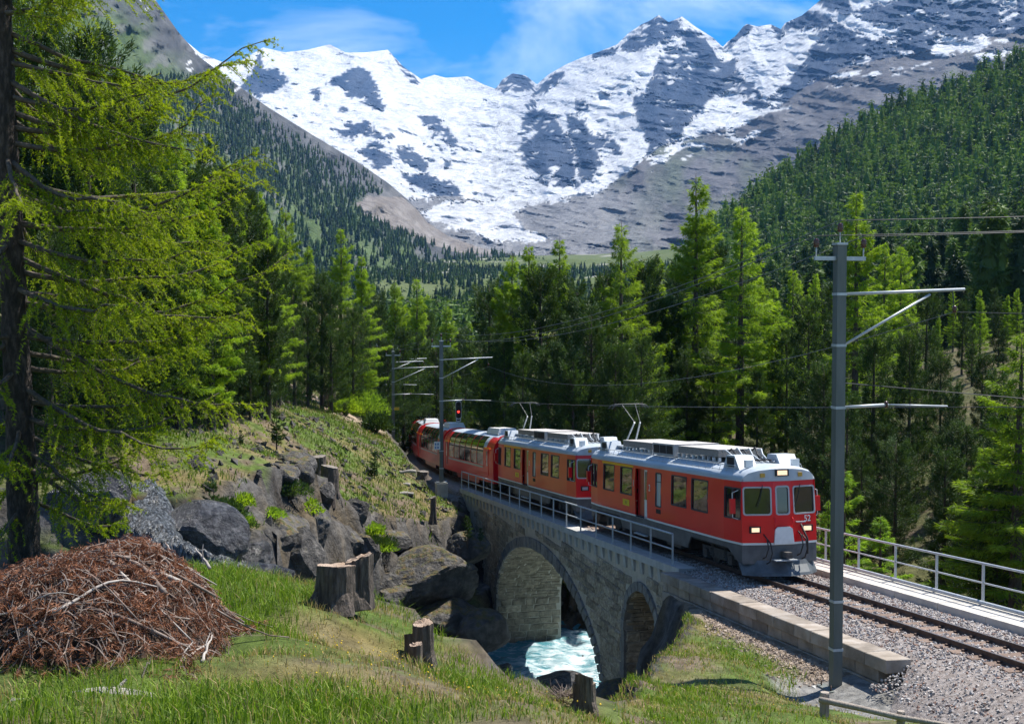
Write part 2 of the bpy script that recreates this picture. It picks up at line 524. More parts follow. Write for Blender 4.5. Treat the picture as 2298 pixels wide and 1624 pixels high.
_dr = np.convolve(np.pad(d_ridge(_uu), 30, 'edge'), np.hanning(61) / np.hanning(61).sum(), 'valid')
def far_depth(U, V, t):
    a, b = d_foot(U), np.interp(U, _uu, _dr)
    sm = np.interp(U, _uu, _st)
    k = np.clip((620 - V) / (620 - sm), 0, 1.5)
    D = a + (b - a) * k ** 1.25
    Q = p3(U, V)
    for pts, wd, amp in SPURS:
        d = distpoly(U + 8 * fbm(Q, 0.02, 2, 5), V + 8 * fbm(Q, 0.02, 2, 9), pts, closed=False)
        D = D - 0.5 * amp * np.exp(-(d / wd) ** 1.3)
    Qd = np.stack([U * 0.42 + V * 0.55, V * 1.15 - U * 0.22, 0 * U], -1)
    D = D - 95 * fbm(Qd, 0.02, 4, 11, ridged=True)
    rk = far_rock(U, V)
    low = sstep(0, 30, V - brown_top(U))
    Qs = np.stack([U * 0.30 + V * 0.50, V * 0.9 + U * 0.45, 0 * U], -1)
    D = D - rk * (42 * (1 - low) * fbm(Qd, 0.075, 4, 23, ridged=True) + 26 * low * fbm(Qs, 0.05, 4, 27)) - (1 - rk) * 62 * fbm(Qd, 0.05, 4, 33)
    return D
_rkc = {}
def far_rock(U, V):
    key = (U.shape, float(V[0, 0]))
    if key in _rkc: return _rkc[key]
    Q = p3(U, V)
    u = U + 10 * fbm(Q, 0.05, 3, 3) + 7 * fbm(Q, 0.22, 2, 6); v = V + 10 * fbm(Q, 0.05, 3, 4) + 7 * fbm(Q, 0.22, 2, 7)
    rk = np.zeros(U.shape)
    for pg in ROCK: rk = np.maximum(rk, inpoly(u, v, pg))
    # streaks of snow lying in the rock, rock ribs standing out of the snow
    Qd = np.stack([U * 0.42 + V * 0.55, V * 1.15 - U * 0.22, 0 * U], -1)
    g = fbm(Qd, 0.075, 4, 23, ridged=True) + 0.5 * fbm(Q, 0.02, 2, 52)
    rk = np.where((rk > 0) & (g < -0.20), 0.0, rk)
    g2 = fbm(np.stack([U + 0.9 * V, V - 0.4 * U, 0 * U], -1) * [0.5, 1.6, 1], 0.045, 4, 61)
    zone = ((U > 740) & (U < 1060) & (V > 270)) * 0.16 + ((U > 1280) & (U < 1660)) * 0.06
    rk = np.where(g2 > 0.62 - zone, 1.0, rk)
    bt = brown_top(U)
    rk = np.where(v > bt, 1.0, rk)
    up = (v > bt) & (v < bt + 46) & (U > 1440) & (fbm(np.stack([U + 1.6 * V, V * 2.2, 0 * U], -1), 0.035, 4, 71) > 0.3)
    rk = np.where(up, 0.0, rk)
    for pg in SNOWP: rk = np.where(inpoly(u, v, pg), 0.0, rk)
    rk = np.where(inpoly(u, v, ICE), 0.0, rk)
    rk = np.where((V > 425) & (U < 1131) & ~inpoly(u, v, ICE) & (v > 447), 1.0, rk)
    _rkc[key] = rk
    return rk
def far_col(U, V, t, P):
    Q = p3(U, V)
    rk = far_rock(U, V)
    rk = rk * 0.7 + 0.3 * (np.roll(rk, 1, 0) + np.roll(rk, -1, 0)) / 2
    n = fbm(Q, 0.03, 4, 81)[..., None]
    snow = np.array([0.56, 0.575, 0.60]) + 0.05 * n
    # crevassed grey ice in the icefall and on the tongue
    fall = np.exp(-(distpoly(U, V, [(1050, 260), (1110, 340), (1120, 420), (1090, 440)], False) / 60) ** 2)
    cr = fbm(np.stack([U * 0.5 + V * 0.35, V - 0.2 * U, 0 * U], -1), 0.16, 3, 91)
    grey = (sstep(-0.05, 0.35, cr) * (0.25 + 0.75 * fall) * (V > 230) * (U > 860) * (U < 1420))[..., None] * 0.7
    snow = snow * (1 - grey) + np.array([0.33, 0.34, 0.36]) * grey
    tong = inpoly(U, V, ICE)[..., None]
    band = fbm(np.stack([U * 0.25, V + 0.15 * U, 0 * U], -1), 0.12, 3, 93)[..., None]
    snow = np.where(tong, np.array([0.52, 0.53, 0.55]) + 0.16 * band, snow)
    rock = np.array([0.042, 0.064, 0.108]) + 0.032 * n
    low = (V > brown_top(U) + 4)[..., None]
    earth = np.array([0.115, 0.112, 0.118]) + 0.07 * n
    grn = np.clip(fbm(Q, 0.012, 3, 101) * 1.8 + (V - 330)[...,] / 260.0, 0, 1)[..., None]
    earth = earth * (1 - 0.55 * grn) + np.array([0.10, 0.13, 0.07]) * 0.55 * grn
    mor = (sstep(1540, 1330, U) * sstep(405, 450, V))[..., None]
    grey_m = np.array([0.19, 0.19, 0.195]) + 0.07 * n
    earth = earth * (1 - mor) + grey_m * mor
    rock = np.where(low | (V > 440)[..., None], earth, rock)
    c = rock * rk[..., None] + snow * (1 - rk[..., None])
    return np.clip(c, 0.02, 0.92)
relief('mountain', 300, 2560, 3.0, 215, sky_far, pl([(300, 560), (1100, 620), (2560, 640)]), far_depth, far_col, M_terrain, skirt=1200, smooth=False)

# ---- steep valley side on the left
left_top = pl([(-260, -420), (100, -190), (260, -90), (320, -40), (345, -5), (400, 72), (450, 130), (520, 182), (600, 240), (700, 302), (800, 362), (870, 410), (920, 452), (960, 500), (1010, 532), (1080, 556), (1150, 572), (1260, 596)])
left_foot = pl([(-260, 720), (700, 720), (1260, 716)])
def left_depth(U, V, t):
    a = pl([(-260, 700), (600, 900), (900, 1000), (1260, 1100)])(U)
    b = pl([(-260, 2000), (345, 2600), (700, 2900), (950, 2900), (1100, 2600), (1260, 2400)])(U)
    Q = p3(U, V)
    D = a + (b - a) * (1 - t) ** 1.25
    D *= 1 - 0.045 * fbm(Q, 0.012, 4, 111, ridged=True) - 0.012 * fbm(Q, 0.06, 3, 113)
    return D
MORAINE = [(790, 455), (830, 440), (900, 440), (960, 490), (1040, 540), (1130, 560), (1100, 575), (1000, 560), (900, 520), (820, 490)]
def left_col(U, V, t, P):
    Q = p3(U, V)
    n = fbm(Q, 0.04, 4, 121)[..., None]
    scree = np.array([0.085, 0.088, 0.092]) + 0.045 * n
    grass = np.array([0.085, 0.125, 0.045]) + 0.03 * n
    depth = V - left_top(U)
    g = sstep(40, 170, depth + 70 * fbm(Q, 0.02, 3, 131))[..., None]
    c = scree * (1 - g) + grass * g
    rocky = sstep(0.18, 0.4, fbm(Q, 0.03, 4, 141))[..., None]
    c = c * (1 - 0.7 * rocky) + np.array([0.15, 0.15, 0.15]) * 0.7 * rocky
    mo = inpoly(U + 10 * n[..., 0], V + 8 * n[..., 0], MORAINE)[..., None]
    c = np.where(mo, np.array([0.21, 0.19, 0.175]) + 0.09 * n, c)
    sn = (fbm(np.stack([U + V, V * 1.5, 0 * U], -1), 0.06, 3, 151) > 0.42) & (depth < 60) & (V < 210)
    c = np.where(sn[..., None], np.array([0.6, 0.61, 0.63]), c)
    return np.clip(c, 0.02, 0.9)
_, LSLOPE = relief('mountainside', -260, 1260, 4.0, 190, left_top, left_foot, left_depth, left_col, M_terrain, skirt=900)

# ---- wooded hillside on the right
right_top = pl([(1480, 700), (1560, 580), (1640, 512), (1720, 448), (1800, 378), (1900, 318), (2000, 268), (2100, 236), (2200, 196), (2298, 146), (2420, 80), (2700, -40)])
right_foot = pl([(1480, 900), (1800, 860), (2700, 820)])
def right_depth(U, V, t):
    a = pl([(1560, 260), (2298, 210), (2700, 190)])(U)
    b = pl([(1560, 620), (1800, 800), (2298, 780), (2700, 700)])(U)
    D = a + (b - a) * (1 - t) ** 1.15
    return D * (1 - 0.03 * fbm(p3(U, V), 0.02, 3, 161))
def right_col(U, V, t, P):
    n = fbm(p3(U, V), 0.05, 4, 171)[..., None]
    c = np.array([0.075, 0.085, 0.035]) + 0.03 * n
    r = sstep(0.34, 0.5, fbm(p3(U, V), 0.035, 3, 181))[..., None]
    return np.clip(c * (1 - r) + np.array([0.24, 0.21, 0.16]) * r, 0.02, 0.9)
_, RSLOPE = relief('hillside', 1480, 2700, 6.0, 70, right_top, right_foot, right_depth, right_col, M_hill, skirt=400)

# ---- the ground round the line: knoll, gorge, banks, forest floor, valley floor
CPT = np.array([
    (0, -10, 7.2), (0, 0, 6.6), (0, 5, 5.6), (-8, 4, 6.2), (-16, 8, 6.0), (8, 5, 5.4), (16, 5, 4.4), (24, 0, 4.4), (-30, 0, 7), (30, 20, 0.8),
    (0, 11, 4.6), (-2.5, 11, 4.65), (-6, 12, 4.75), (-4.5, 15, 4.45), (-2, 14, 4.4), (-3.7, 19, 4.12), (-2.3, 17.6, 4.0), (-1.25, 16.5, 3.6), (-0.3, 15.5, 3.4), (0.6, 15, 3.15),
    (1.0, 18, 2.4), (1.8, 17, 2.3), (1.7, 12.5, 3.7), (-7.6, 20, 3.7), (-12, 19, 3.6), (-20, 20, 4), (2.7, 22, 1.35), (3.0, 26, 0.5), (4, 25, 0.6), (4.5, 21, 1.35), (5.5, 29, -0.05), (5.8, 34, -0.45),
    (4.4, 37, -0.6), (3.6, 32, -0.25), (4, 17, 2.1), (7.1, 28.3, -0.95), (7.2, 25.2, -0.1), (7.3, 22, 0.75), (10, 20, 1.2), (6.5, 18.5, 1.3), (9, 16, 1.6), (14, 14, 2.2), (20, 12, 2.2),
    (-3.7, 71, -3.7), (-3.6, 76.5, -3.5), (-6.2, 67, -2.7), (-8.4, 63, -1.3), (-10.2, 60, 0.9), (-13, 52, 1.2), (-16, 47, 1.0), (-6, 74, -2.2), (-8, 78, -1.0), (-12, 73, 1.0), (-11, 88, 0.1), (-9, 96, -1.2), (-13.6, 100, 0.6),
    (-18, 95, 2.2), (-10.5, 107, -2.2), (-12, 125, -2.5), (-20, 60, 3.4), (-25, 50, 3.0), (-30, 80, 6), (-45, 60, 8), (-25, 110, 5), (-18, 140, 2), (-45, 150, 12), (-80, 100, 20), (-80, 200, 26),
    (-40, 30, 5), (-70, 20, 9), (-8, 170, -8), (0, 220, -10), (8, 300, -8), (-60, 300, 8), (60, 300, 6), (0, 420, 0), (-100, 420, 20), (100, 420, 14), (160, 420, 26),
    (11.5, 50, -3.0), (13, 44, -3.6), (14, 60, -4.2), (16, 38, -3.0), (18, 30, -1.6), (20, 62, -0.6), (26, 76, 2.4), (30, 50, 1.0), (28, 35, 0.5), (45, 60, 4), (40, 90, 5), (10, 95, -6), (5, 110, -8), (20, 120, -2), (60, 120, 8), (100, 200, 16), (160, 250, 30), (150, 60, 16), (90, 20, 6)], float)
def _tps(d2): return np.where(d2 > 0, d2 * np.log(d2 + 1e-12), 0)
_n = len(CPT)
_S = 50.0
_A = np.zeros((_n + 3, _n + 3))
_d2 = ((CPT[:, None, :2] - CPT[None, :, :2]) ** 2).sum(-1) / _S ** 2
_A[:_n, :_n] = _tps(_d2) + 2e-5 * np.eye(_n)
_A[:_n, _n] = 1; _A[:_n, _n + 1:] = CPT[:, :2] / _S
_A[_n:, :_n] = _A[:_n, _n:].T
_W = np.linalg.solve(_A, np.concatenate([CPT[:, 2], [0, 0, 0]]))
def top_z(x, y):
    sh = x.shape; x, y = x.ravel(), y.ravel()
    z = _W[_n] + _W[_n + 1] * x / _S + _W[_n + 2] * y / _S
    for i in range(_n):
        z += _W[i] * _tps(((x - CPT[i, 0]) ** 2 + (y - CPT[i, 1]) ** 2) / _S ** 2)
    return z.reshape(sh)
def _xy(s, w): p = T(s, w); return (float(p[0]), float(p[1]))
GORGE = [(-70, 30), (-30, 25), (-12, 24), (-7.5, 22), (-3.7, 20.4), (-2.3, 19.2), (-1.2, 18.1), (-0.3, 17.4), (0.4, 18.0), (1.0, 18.4), (1.0, 16.5), (0.95, 13.5), (1.6, 13.5), (1.8, 17.0), (2.15, 20.4), (2.5, 22.5), (3.3, 26.5), (4.4, 31), (5.5, 35.5), (5.75, 39), _xy(4, 2.0), _xy(4, -3.4),
         (13, 50), (13.5, 60), (10, 72), _xy(43, -3), _xy(42.3, 2.4), (-3.7, 73.5), (-5.6, 68.5), (-7.8, 65), (-9.6, 61), (-11, 56.5), (-13, 51), (-17, 48), (-30, 46), (-70, 46)]
WATER_Z = -10.3
def ground_z(x, y, detail=True):
    x, y = np.broadcast_arrays(np.asarray(x, float), np.asarray(y, float))
    z = top_z(x, y)
    Q = p3(x, y)
    if detail: z = z + 0.22 * fbm(Q, 0.4, 3, 201) + 0.10 * fbm(Q, 1.3, 2, 202) + 0.5 * fbm(Q, 0.07, 2, 203) * sstep(24, 45, y)
    s, w = SW(x, y)
    aw = np.abs(w)
    # the line's formation: level across, with the retaining wall's foot outside it
    k = (1 - sstep(2.6, 5.0, aw)) * (s > -70)
    k = np.where(y > 200, 0, k)
    z = z * (1 - k) + (railz(s) - 0.62 - 0.25 * sstep(2.0, 2.6, aw)) * k
    d = distpoly(x, y, GORGE)
    ins = inpoly(x, y, GORGE)
    kk = 1.7 + 0.3 * np.exp(-(((x - 7) / 7) ** 2 + ((y - 43) / 6) ** 2)) + 0.9 * np.exp(-(((x + 8) / 7) ** 2 + ((y - 64) / 8) ** 2)) + 2.0 * np.exp(-(((x - 3) / 3) ** 2 + ((y - 29) / 8) ** 2))
    n = fbm(Q, 0.30, 4, 211, ridged=True)
    drop = kk * np.maximum(0, d - 0.5 + 0.7 * n * (d > 0.6))
    drop = drop + 0.6 * np.sin(drop * 2.1) * sstep(0.3, 2, d)          # ledges
    zg = np.maximum(z - drop, WATER_Z - 0.5 + 0.5 * n)
    return np.where(ins, zg, z)
gx = np.concatenate([np.linspace(-170, -60, 16), np.linspace(-56, -18.6, 30), np.arange(-18, 14, 0.3), np.linspace(14.5, 40, 40), np.linspace(44, 220, 26)])
gy = np.concatenate([np.arange(-12, 8, 1.0), np.arange(8.2, 86, 0.3), np.linspace(86.8, 140, 60), np.linspace(143, 430, 50)])
GX, GY = np.meshgrid(gx, gy, indexing='ij')
GZ = ground_z(GX, GY)
gyv, gxv = np.gradient(GZ, gy, axis=1), np.gradient(GZ, gx, axis=0)
SLOPE = np.sqrt(gxv ** 2 + gyv ** 2)
GP = np.stack([GX, GY, GZ], -1)
st = sstep(0.9, 1.6, SLOPE) * (1 - 0.8 * sstep(1.0, 3.0, GX) * sstep(48, 44, GY))
for ax, sd in ((0, 221), (1, 223)):
    GP[..., ax] += st * 0.55 * fbm(GP, 0.9, 3, sd, ridged=True)
def ground_tint(P, slope):
    x, y, z = P[..., 0], P[..., 1], P[..., 2]
    Q = p3(x, y)
    n1 = fbm(Q, 0.5, 4, 231)[..., None]; n2 = fbm(Q, 0.13, 3, 233)[..., None]; n3 = fbm(Q, 1.6, 3, 235)[..., None]
    grass = np.array([0.085, 0.125, 0.028]) + 0.02 * n3
    dry = np.array([0.175, 0.145, 0.07]) + 0.04 * n3
    soil = np.array([0.135, 0.10, 0.07]) + 0.03 * n3
    f = sstep(-0.1, 0.5, n1 + 0.6 * n2)
    c = grass * (1 - f) + dry * f
    g = sstep(0.12, 0.42, n3 * 0.7 + n2 * 0.5)
    c = c * (1 - g) + soil * g
    # forest floor: needle litter
    s, w = SW(x, y)
    fl = np.maximum(sstep(-14, -20, x) * sstep(40, 48, y), (w < -4.5) * 1.0)[..., None]
    c = c * (1 - 0.6 * fl) + np.array([0.09, 0.07, 0.045]) * 0.6 * fl
    # crushed stone under and beside the line, worn path beside the mast
    bal = ((np.abs(w) < 2.7) & (y < 200))[..., None]
    c = np.where(bal, np.array([0.20, 0.185, 0.17]) + 0.05 * n3, c)
    pth = sstep(1.5, 1.0, distpoly(x, y, [(13.5, 19.5), (9.6, 22.2), (7.4, 26.2), (7.2, 28.6)], False) + 0.35 * n1[..., 0])[..., None] * (s < -7.5)[..., None]
    c = c * (1 - pth) + (np.array([0.22, 0.215, 0.205]) + 0.05 * n3) * pth
    scr = (sstep(3.9, 3.0, w + 0.5 * n1[..., 0]) * (w > 2.2) * (s < 4.5) * (s > -9))[..., None]
    c = c * (1 - scr) + (np.array([0.23, 0.185, 0.14]) + 0.06 * n3) * scr
    dirt = sstep(2.7, 1.6, distpoly(x, y, [(-17.5, 106), (-15.5, 101), (-13.4, 97), (-11.6, 94)], False) + 0.6 * n1[..., 0])[..., None]
    c = c * (1 - dirt) + (np.array([0.36, 0.28, 0.215]) + 0.04 * n3) * dirt
    rk = sstep(0.85, 1.35, slope + 0.3 * n1[..., 0])[..., None]
    rock = np.array([0.082, 0.077, 0.073]) + 0.05 * n1 + 0.05 * n3
    moss = sstep(0.0, 0.4, fbm(np.stack([x, y, z * 1.5], -1), 0.8, 3, 237))[..., None]
    rock = rock * (1 - 0.6 * moss) + np.array([0.14, 0.10, 0.045]) * 0.6 * moss
    return np.clip(c * (1 - rk) + rock * rk, 0.02, 0.8)
GC = ground_tint(GP, SLOPE)
o = MB().grid(GP).build('ground', M_ground, smooth=True, attrs={'tint': GC.reshape(-1, 3)})
tag(o, kind='structure')
def on_ground(x, y): return ground_z(np.asarray(x, float), np.asarray(y, float))

# valley floor beyond, rising towards the glacier
vx = np.linspace(-500, 900, 60); vy = np.concatenate([np.linspace(330, 700, 30), np.linspace(730, 2600, 40)])
VX, VY = np.meshgrid(vx, vy, indexing='ij')
VZ = np.interp(VY, [330, 430, 700, 1000, 1500, 2600], [-12, -4, 5, 18, 48, 118]) + 6 * fbm(p3(VX, VY), 0.01, 3, 241) + 0.00016 * (VX - 40) ** 2
vn = fbm(p3(VX, VY), 0.02, 4, 243)[..., None]
VC = np.clip(np.array([0.095, 0.12, 0.045]) + 0.05 * vn, 0.02, 0.6)
VC = np.where(vn > 0.42, np.array([0.30, 0.29, 0.27]), VC)
tag(MB().grid(np.stack([VX, VY, VZ], -1)).build('valley_floor', M_hill, smooth=True, attrs={'tint': VC.reshape(-1, 3)}), kind='structure')

# ---- the river under the bridge
def river_mat():
    m = bpy.data.materials.new('river_water'); m.use_nodes = True
    nt = m.node_tree; b = nt.nodes['Principled BSDF']; L = nt.links.new
    a = nn(nt, 'ShaderNodeAttribute', attribute_name='tint')
    tc = nn(nt, 'ShaderNodeTexCoord')
    n = nn(nt, 'ShaderNodeTexNoise', Scale=1.4, Detail=9.0, Roughness=0.7, Distortion=0.6)
    mp = nn(nt, 'ShaderNodeMapping'); mp.inputs['Scale'].default_value = (0.5, 1.6, 1)
    L(tc.outputs['Object'], mp.inputs['Vector']); L(mp.outputs[0], n.inputs['Vector'])
    r = nn(nt, 'ShaderNodeValToRGB'); e = r.color_ramp.elements
    e[0].position, e[1].position = 0.46, 0.70
    e[0].color, e[1].color = (0.045, 0.20, 0.25, 1), (0.74, 0.82, 0.85, 1)
    ad = nn(nt, 'ShaderNodeMath', operation='ADD'); L(n.outputs['Fac'], ad.inputs[0]); L(a.outputs['Fac'], ad.inputs[1])
    L(ad.outputs[0], r.inputs['Fac']); L(r.outputs[0], b.inputs['Base Color'])
    b.inputs['Roughness'].default_value = 0.18
    bp = nn(nt, 'ShaderNodeBump', Strength=0.7, Distance=0.25); L(n.outputs['Fac'], bp.inputs['Height']); L(bp.outputs[0], b.inputs['Normal'])
    return m
M_river = river_mat()
rx = np.linspace(-30, 20, 220); ry = np.linspace(42, 84, 200)
RX, RY = np.meshgrid(rx, ry, indexing='ij')
Qr = p3(RX, RY)
foam = 0.15 * fbm(Qr, 0.2, 3, 251) + 0.17 * np.exp(-(((RX - 2.5) / 3.5) ** 2 + ((RY - 61.5) / 3.0) ** 2)) - 0.03
RZ = WATER_Z + 0.34 * fbm(Qr * [0.7, 1.4, 1], 0.8, 5, 253, ridged=True) + 0.35 * np.exp(-(((RX - 2.5) / 3) ** 2 + ((RY - 61) / 2.4) ** 2))
tag(MB().grid(np.stack([RX, RY, RZ], -1)).build('river', M_river, smooth=True, attrs={'tint': np.repeat(foam.reshape(-1, 1), 3, 1)}), kind='structure')
# ================================================================== THE RAILWAY LINE
M_conc = mat('concrete', (0.33, 0.33, 0.32), (0.46, 0.45, 0.43), scale=2.0, rough=0.9, bump=0.3, bscale=14)
M_slab = mat('walkway_concrete', (0.40, 0.375, 0.34), (0.52, 0.49, 0.45), scale=1.4, rough=0.9, bump=0.2, bscale=10, rand=0.06)
M_mortar = mat('masonry_mortar', (0.40, 0.35, 0.28), (0.52, 0.46, 0.38), scale=3.0, rough=0.95, bump=0.6, bscale=12)
M_stone = mat('masonry_stone', (0.18, 0.145, 0.10), (0.46, 0.38, 0.27), scale=2.6, rough=0.9, bump=0.7, bscale=9, c3=(0.31, 0.255, 0.185), rand=0.32)
M_vous = mat('arch_stone', (0.14, 0.13, 0.12), (0.25, 0.235, 0.215), scale=3.0, rough=0.9, bump=0.6, bscale=10, rand=0.2)
M_block = mat('wall_block', (0.20, 0.165, 0.13), (0.34, 0.30, 0.26), scale=1.8, rough=0.85, bump=0.4, bscale=9, c3=(0.28, 0.235, 0.19), rand=0.22)
M_galv = mat('galvanised_steel', (0.40, 0.43, 0.45), (0.52, 0.55, 0.57), scale=6, rough=0.5, metal=0.35)
M_mast = mat('mast_steel', (0.11, 0.125, 0.115), (0.16, 0.175, 0.165), scale=3, rough=0.6, metal=0.3, stretch=(1, 1, 0.15))
M_rail = mat('rail_steel', (0.075, 0.045, 0.035), (0.12, 0.075, 0.055), scale=6, rough=0.7, metal=0.2)
M_railtop = mat('rail_head', (0.28, 0.25, 0.24), rough=0.35, metal=0.8)
M_sleep = mat('sleeper', (0.15, 0.10, 0.075), (0.24, 0.175, 0.14), scale=5, rough=0.9, bump=0.4, stretch=(1, 8, 1), rand=0.15)
M_wire = mat('wire', (0.05, 0.055, 0.06), rough=0.5, metal=0.3)
M_insul = mat('insulator', (0.07, 0.022, 0.018), rough=0.25)
M_timber = mat('fence_timber', (0.27, 0.225, 0.19), (0.42, 0.36, 0.30), scale=4, rough=0.85, bump=0.5, stretch=(6, 6, 0.6))
M_black = mat('black_paint', (0.012, 0.012, 0.013), rough=0.6)
M_white = mat('white_paint', (0.78, 0.78, 0.77), rough=0.5)
M_bal = mat('ballast_stone', (0.24, 0.19, 0.165), (0.50, 0.45, 0.42), scale=7.0, rough=0.9, c3=(0.38, 0.345, 0.33), contrast=(0.3, 0.7), detail=2.0)

# ---- bridge
S0, S1 = 3.9, 42.6            # deck ends
HW = 1.80                     # half width of the masonry
A_C, A_A, A_B, A_TOP = 22.5, 9.7, 4.3, -3.40      # main arch: centre, half span, rise, crown level
B_C, B_A, B_TOP = 8.0, 1.9, -2.05                 # small arch: half circle on straight sides
DECK_H = -0.12                # deck top against the rails
def intrados(s):
    s = np.asarray(s, float)
    z = np.full(s.shape, -99.0)
    d = np.abs(s - A_C) / A_A
    z = np.where(d < 1, A_TOP - A_B * (1 - np.sqrt(np.clip(1 - d * d, 0, 1))), z)
    d = np.abs(s - B_C) / B_A
    z = np.where(d < 1, B_TOP - B_A * (1 - np.sqrt(np.clip(1 - d * d, 0, 1))), z)
    return z
bridge = thing('stone_bridge', 'grey stone arch railway bridge carrying the red train over the river', 'bridge', T(22.5, 0, 0))
BO = T(22.5, 0, 0)
zt = lambda s: railz(s) + DECK_H - 0.30
mb = MB()
BOT = -13.5
def slab(ss, zb):
    """masonry between consecutive stations, underside zb"""
    ss = np.asarray(ss); zb = np.asarray(zb)
    for w, fl in ((HW, False), (-HW, True)):
        P = np.stack([TA(ss, w, zb) - BO, TA(ss, w, zt(ss)) - BO], 1)
        mb.grid(P, flip=fl)
    mb.grid(np.stack([TA(ss, HW, zb) - BO, TA(ss, -HW, zb) - BO], 1), flip=True)
    mb.grid(np.stack([TA(ss, HW, zt(ss)) - BO, TA(ss, -HW, zt(ss)) - BO], 1))
    for e in (0, -1):
        mb.raw([TA(ss[e], HW, zb[e]) - BO, TA(ss[e], -HW, zb[e]) - BO, TA(ss[e], -HW, zt(ss[e])) - BO, TA(ss[e], HW, zt(ss[e])) - BO], np.array([[0, 1, 2, 3]]))
def arch_st(c, a, n): return c + a * 0.9995 * np.sin(np.linspace(-np.pi / 2, np.pi / 2, n))
a1, a2 = arch_st(B_C, B_A, 25), arch_st(A_C, A_A, 49)
for seg in ([S0, B_C - B_A], [B_C + B_A, A_C - A_A], [A_C + A_A, 36.5], [36.5, S1]):
    slab(np.array(seg), np.array([BOT, BOT]) if seg[1] < 40 else np.array([-8.0, -8.0]))
slab(a1, intrados(a1)); slab(a2, intrados(a2))
mb.build('masonry_core', M_mortar, bridge)

# rough stones of the walls, each its own block
def stone_mesh(k):
    r = np.random.default_rng(400 + k)
    y0, y1 = 0.0, 1.0
    base = np.array([(-.5, 0, -.5), (.5, 0, -.5), (.5, 0, .5), (-.5, 0, .5)])
    j = r.uniform(-0.06, 0.06, (4, 3)) * [1, 0, 1]
    ring = base * 0.97 + j
    front = ring * [0.80, 1, 0.76] + r.uniform(-0.05, 0.05, (4, 3)); front[:, 1] = 1 + r.uniform(-0.35, 0.25, 4)
    mid = ring + r.uniform(-0.015, 0.015, (4, 3)); mid[:, 1] = 0.45
    V = np.concatenate([ring, mid, front])
    i = np.arange(4); j2 = (i + 1) % 4
    F = np.concatenate([np.stack([i, j2, j2 + 4, i + 4], -1), np.stack([i + 4, j2 + 4, j2 + 8, i + 8], -1), [[8, 9, 10, 11]]])
    return mesh_from('stone', V, [F[:, ::-1]], [M_stone])
STONES = [stone_mesh(k) for k in range(12)]
def frame_mat(o, x, y, z, sx, sy, sz):
    return Matrix(((x[0] * sx, y[0] * sy, z[0] * sz, o[0]), (x[1] * sx, y[1] * sy, z[1] * sz, o[1]), (x[2] * sx, y[2] * sy, z[2] * sz, o[2]), (0, 0, 0, 1)))
wall_px = []
a0 = float(heading(20))
tx = np.array([-math.sin(a0), math.cos(a0), 0]); nl = np.array([-math.cos(a0), -math.sin(a0), 0])
rr = random.Random(3)
row = 0
zc = 0.0
while zc > -11.5:
    hh = rr.uniform(0.26, 0.44)
    s = S0 + rr.uniform(0.0, 0.4)
    while s < 38:
        ln = rr.uniform(0.38, 0.98)
        if s + ln > S1: break
        cs = s + ln / 2
        z0, z1 = zc - hh, zc
        ok = z1 < zt(cs) - 0.42
        for q in np.linspace(s, s + ln, 4):
            iz = float(intrados(q))
            lim = iz + (0.50 if abs(q - A_C) < A_A else 0.34)
            if iz > -90 and z0 < lim: ok = False
        if abs(cs - B_C) < B_A + 0.34 + ln / 2 and z0 < B_TOP - B_A + 0.2 and abs(cs - B_C) < B_A + 0.1: ok = False
        if abs(cs - A_C) < A_A + 0.35 and z0 < A_TOP - 1.0 and abs(cs - A_C) > A_A - 0.2 and z0 < A_TOP - A_B: ok = False
        p = TA(cs, HW, (z0 + z1) / 2)
        g = float(on_ground(p[0] - 0.3, p[1]))
        if ok and z1 > g - 0.5:
            tilt = rr.uniform(-0.09, 0.09)
            X = tx * math.cos(tilt) + np.array([0, 0, 1]) * math.sin(tilt); Z = np.cross(X, -nl) * -1
            Z = np.array([0, 0, 1]) * math.cos(tilt) - tx * math.sin(tilt)
            wall_px.append((p[1], frame_mat(p - BO - nl * 0.02, X, nl, Z, ln * 1.0, rr.uniform(0.06, 0.12), hh * 1.0), ln * hh / p[1] ** 2))
        s += ln + 0.015
    zc -= hh + 0.012
# blocks on the pier face and vault seen through the main arch, and in the small arch
def vault_rows(c, a, b, top, zlow, rowh, lens, sgn):
    """coursed blocks on the reveal facing the camera: up the straight side and round the vault"""
    out = []
    z = zlow
    while z < top - b - 0.01:
        out.append(((c + sgn * a, z), (c + sgn * a, min(z + rowh, top - b)))); z += rowh
    n = int(b * 1.35 * (a / b) ** 0.5 / rowh) + 8
    th = np.linspace(0, 1.25, n)
    for i in range(n - 1):
        out.append(((c + sgn * a * math.cos(th[i]), top - b + b * math.sin(th[i])), (c + sgn * a * math.cos(th[i + 1]), top - b + b * math.sin(th[i + 1]))))
    for (sa, za), (sb, zb) in out:
        w = -HW + 0.02 + rr.uniform(0, 0.3)
        while w < HW - 0.25:
            ln = rr.uniform(*lens); ln = min(ln, HW - 0.01 - w)
            if ln < 0.2: break
            A, B = TA(sa, w + ln / 2, za), TA(sb, w + ln / 2, zb)
            Z = B - A; hgt = np.linalg.norm(Z); Z /= hgt
            X = nl
            Yv = np.cross(Z, X)
            if (Yv @ tx) * sgn > 0: Yv = -Yv
            p = (A + B) / 2
            wall_px.append((p[1], frame_mat(p - BO - Yv * 0.02, X * (1 if np.cross(X, Yv) @ Z > 0 else -1), Yv, Z, ln * 0.985, 0.055, hgt * 0.96), ln * hgt / p[1] ** 2 * 0.9))
            w += ln + 0.012
vault_rows(A_C, A_A, A_B, A_TOP, -11.0, 0.36, (0.45, 0.95), 1)
vault_rows(B_C, B_A, B_A, B_TOP, -6.8, 0.40, (0.5, 1.0), 1)
wall_px.sort(key=lambda q: -q[2])
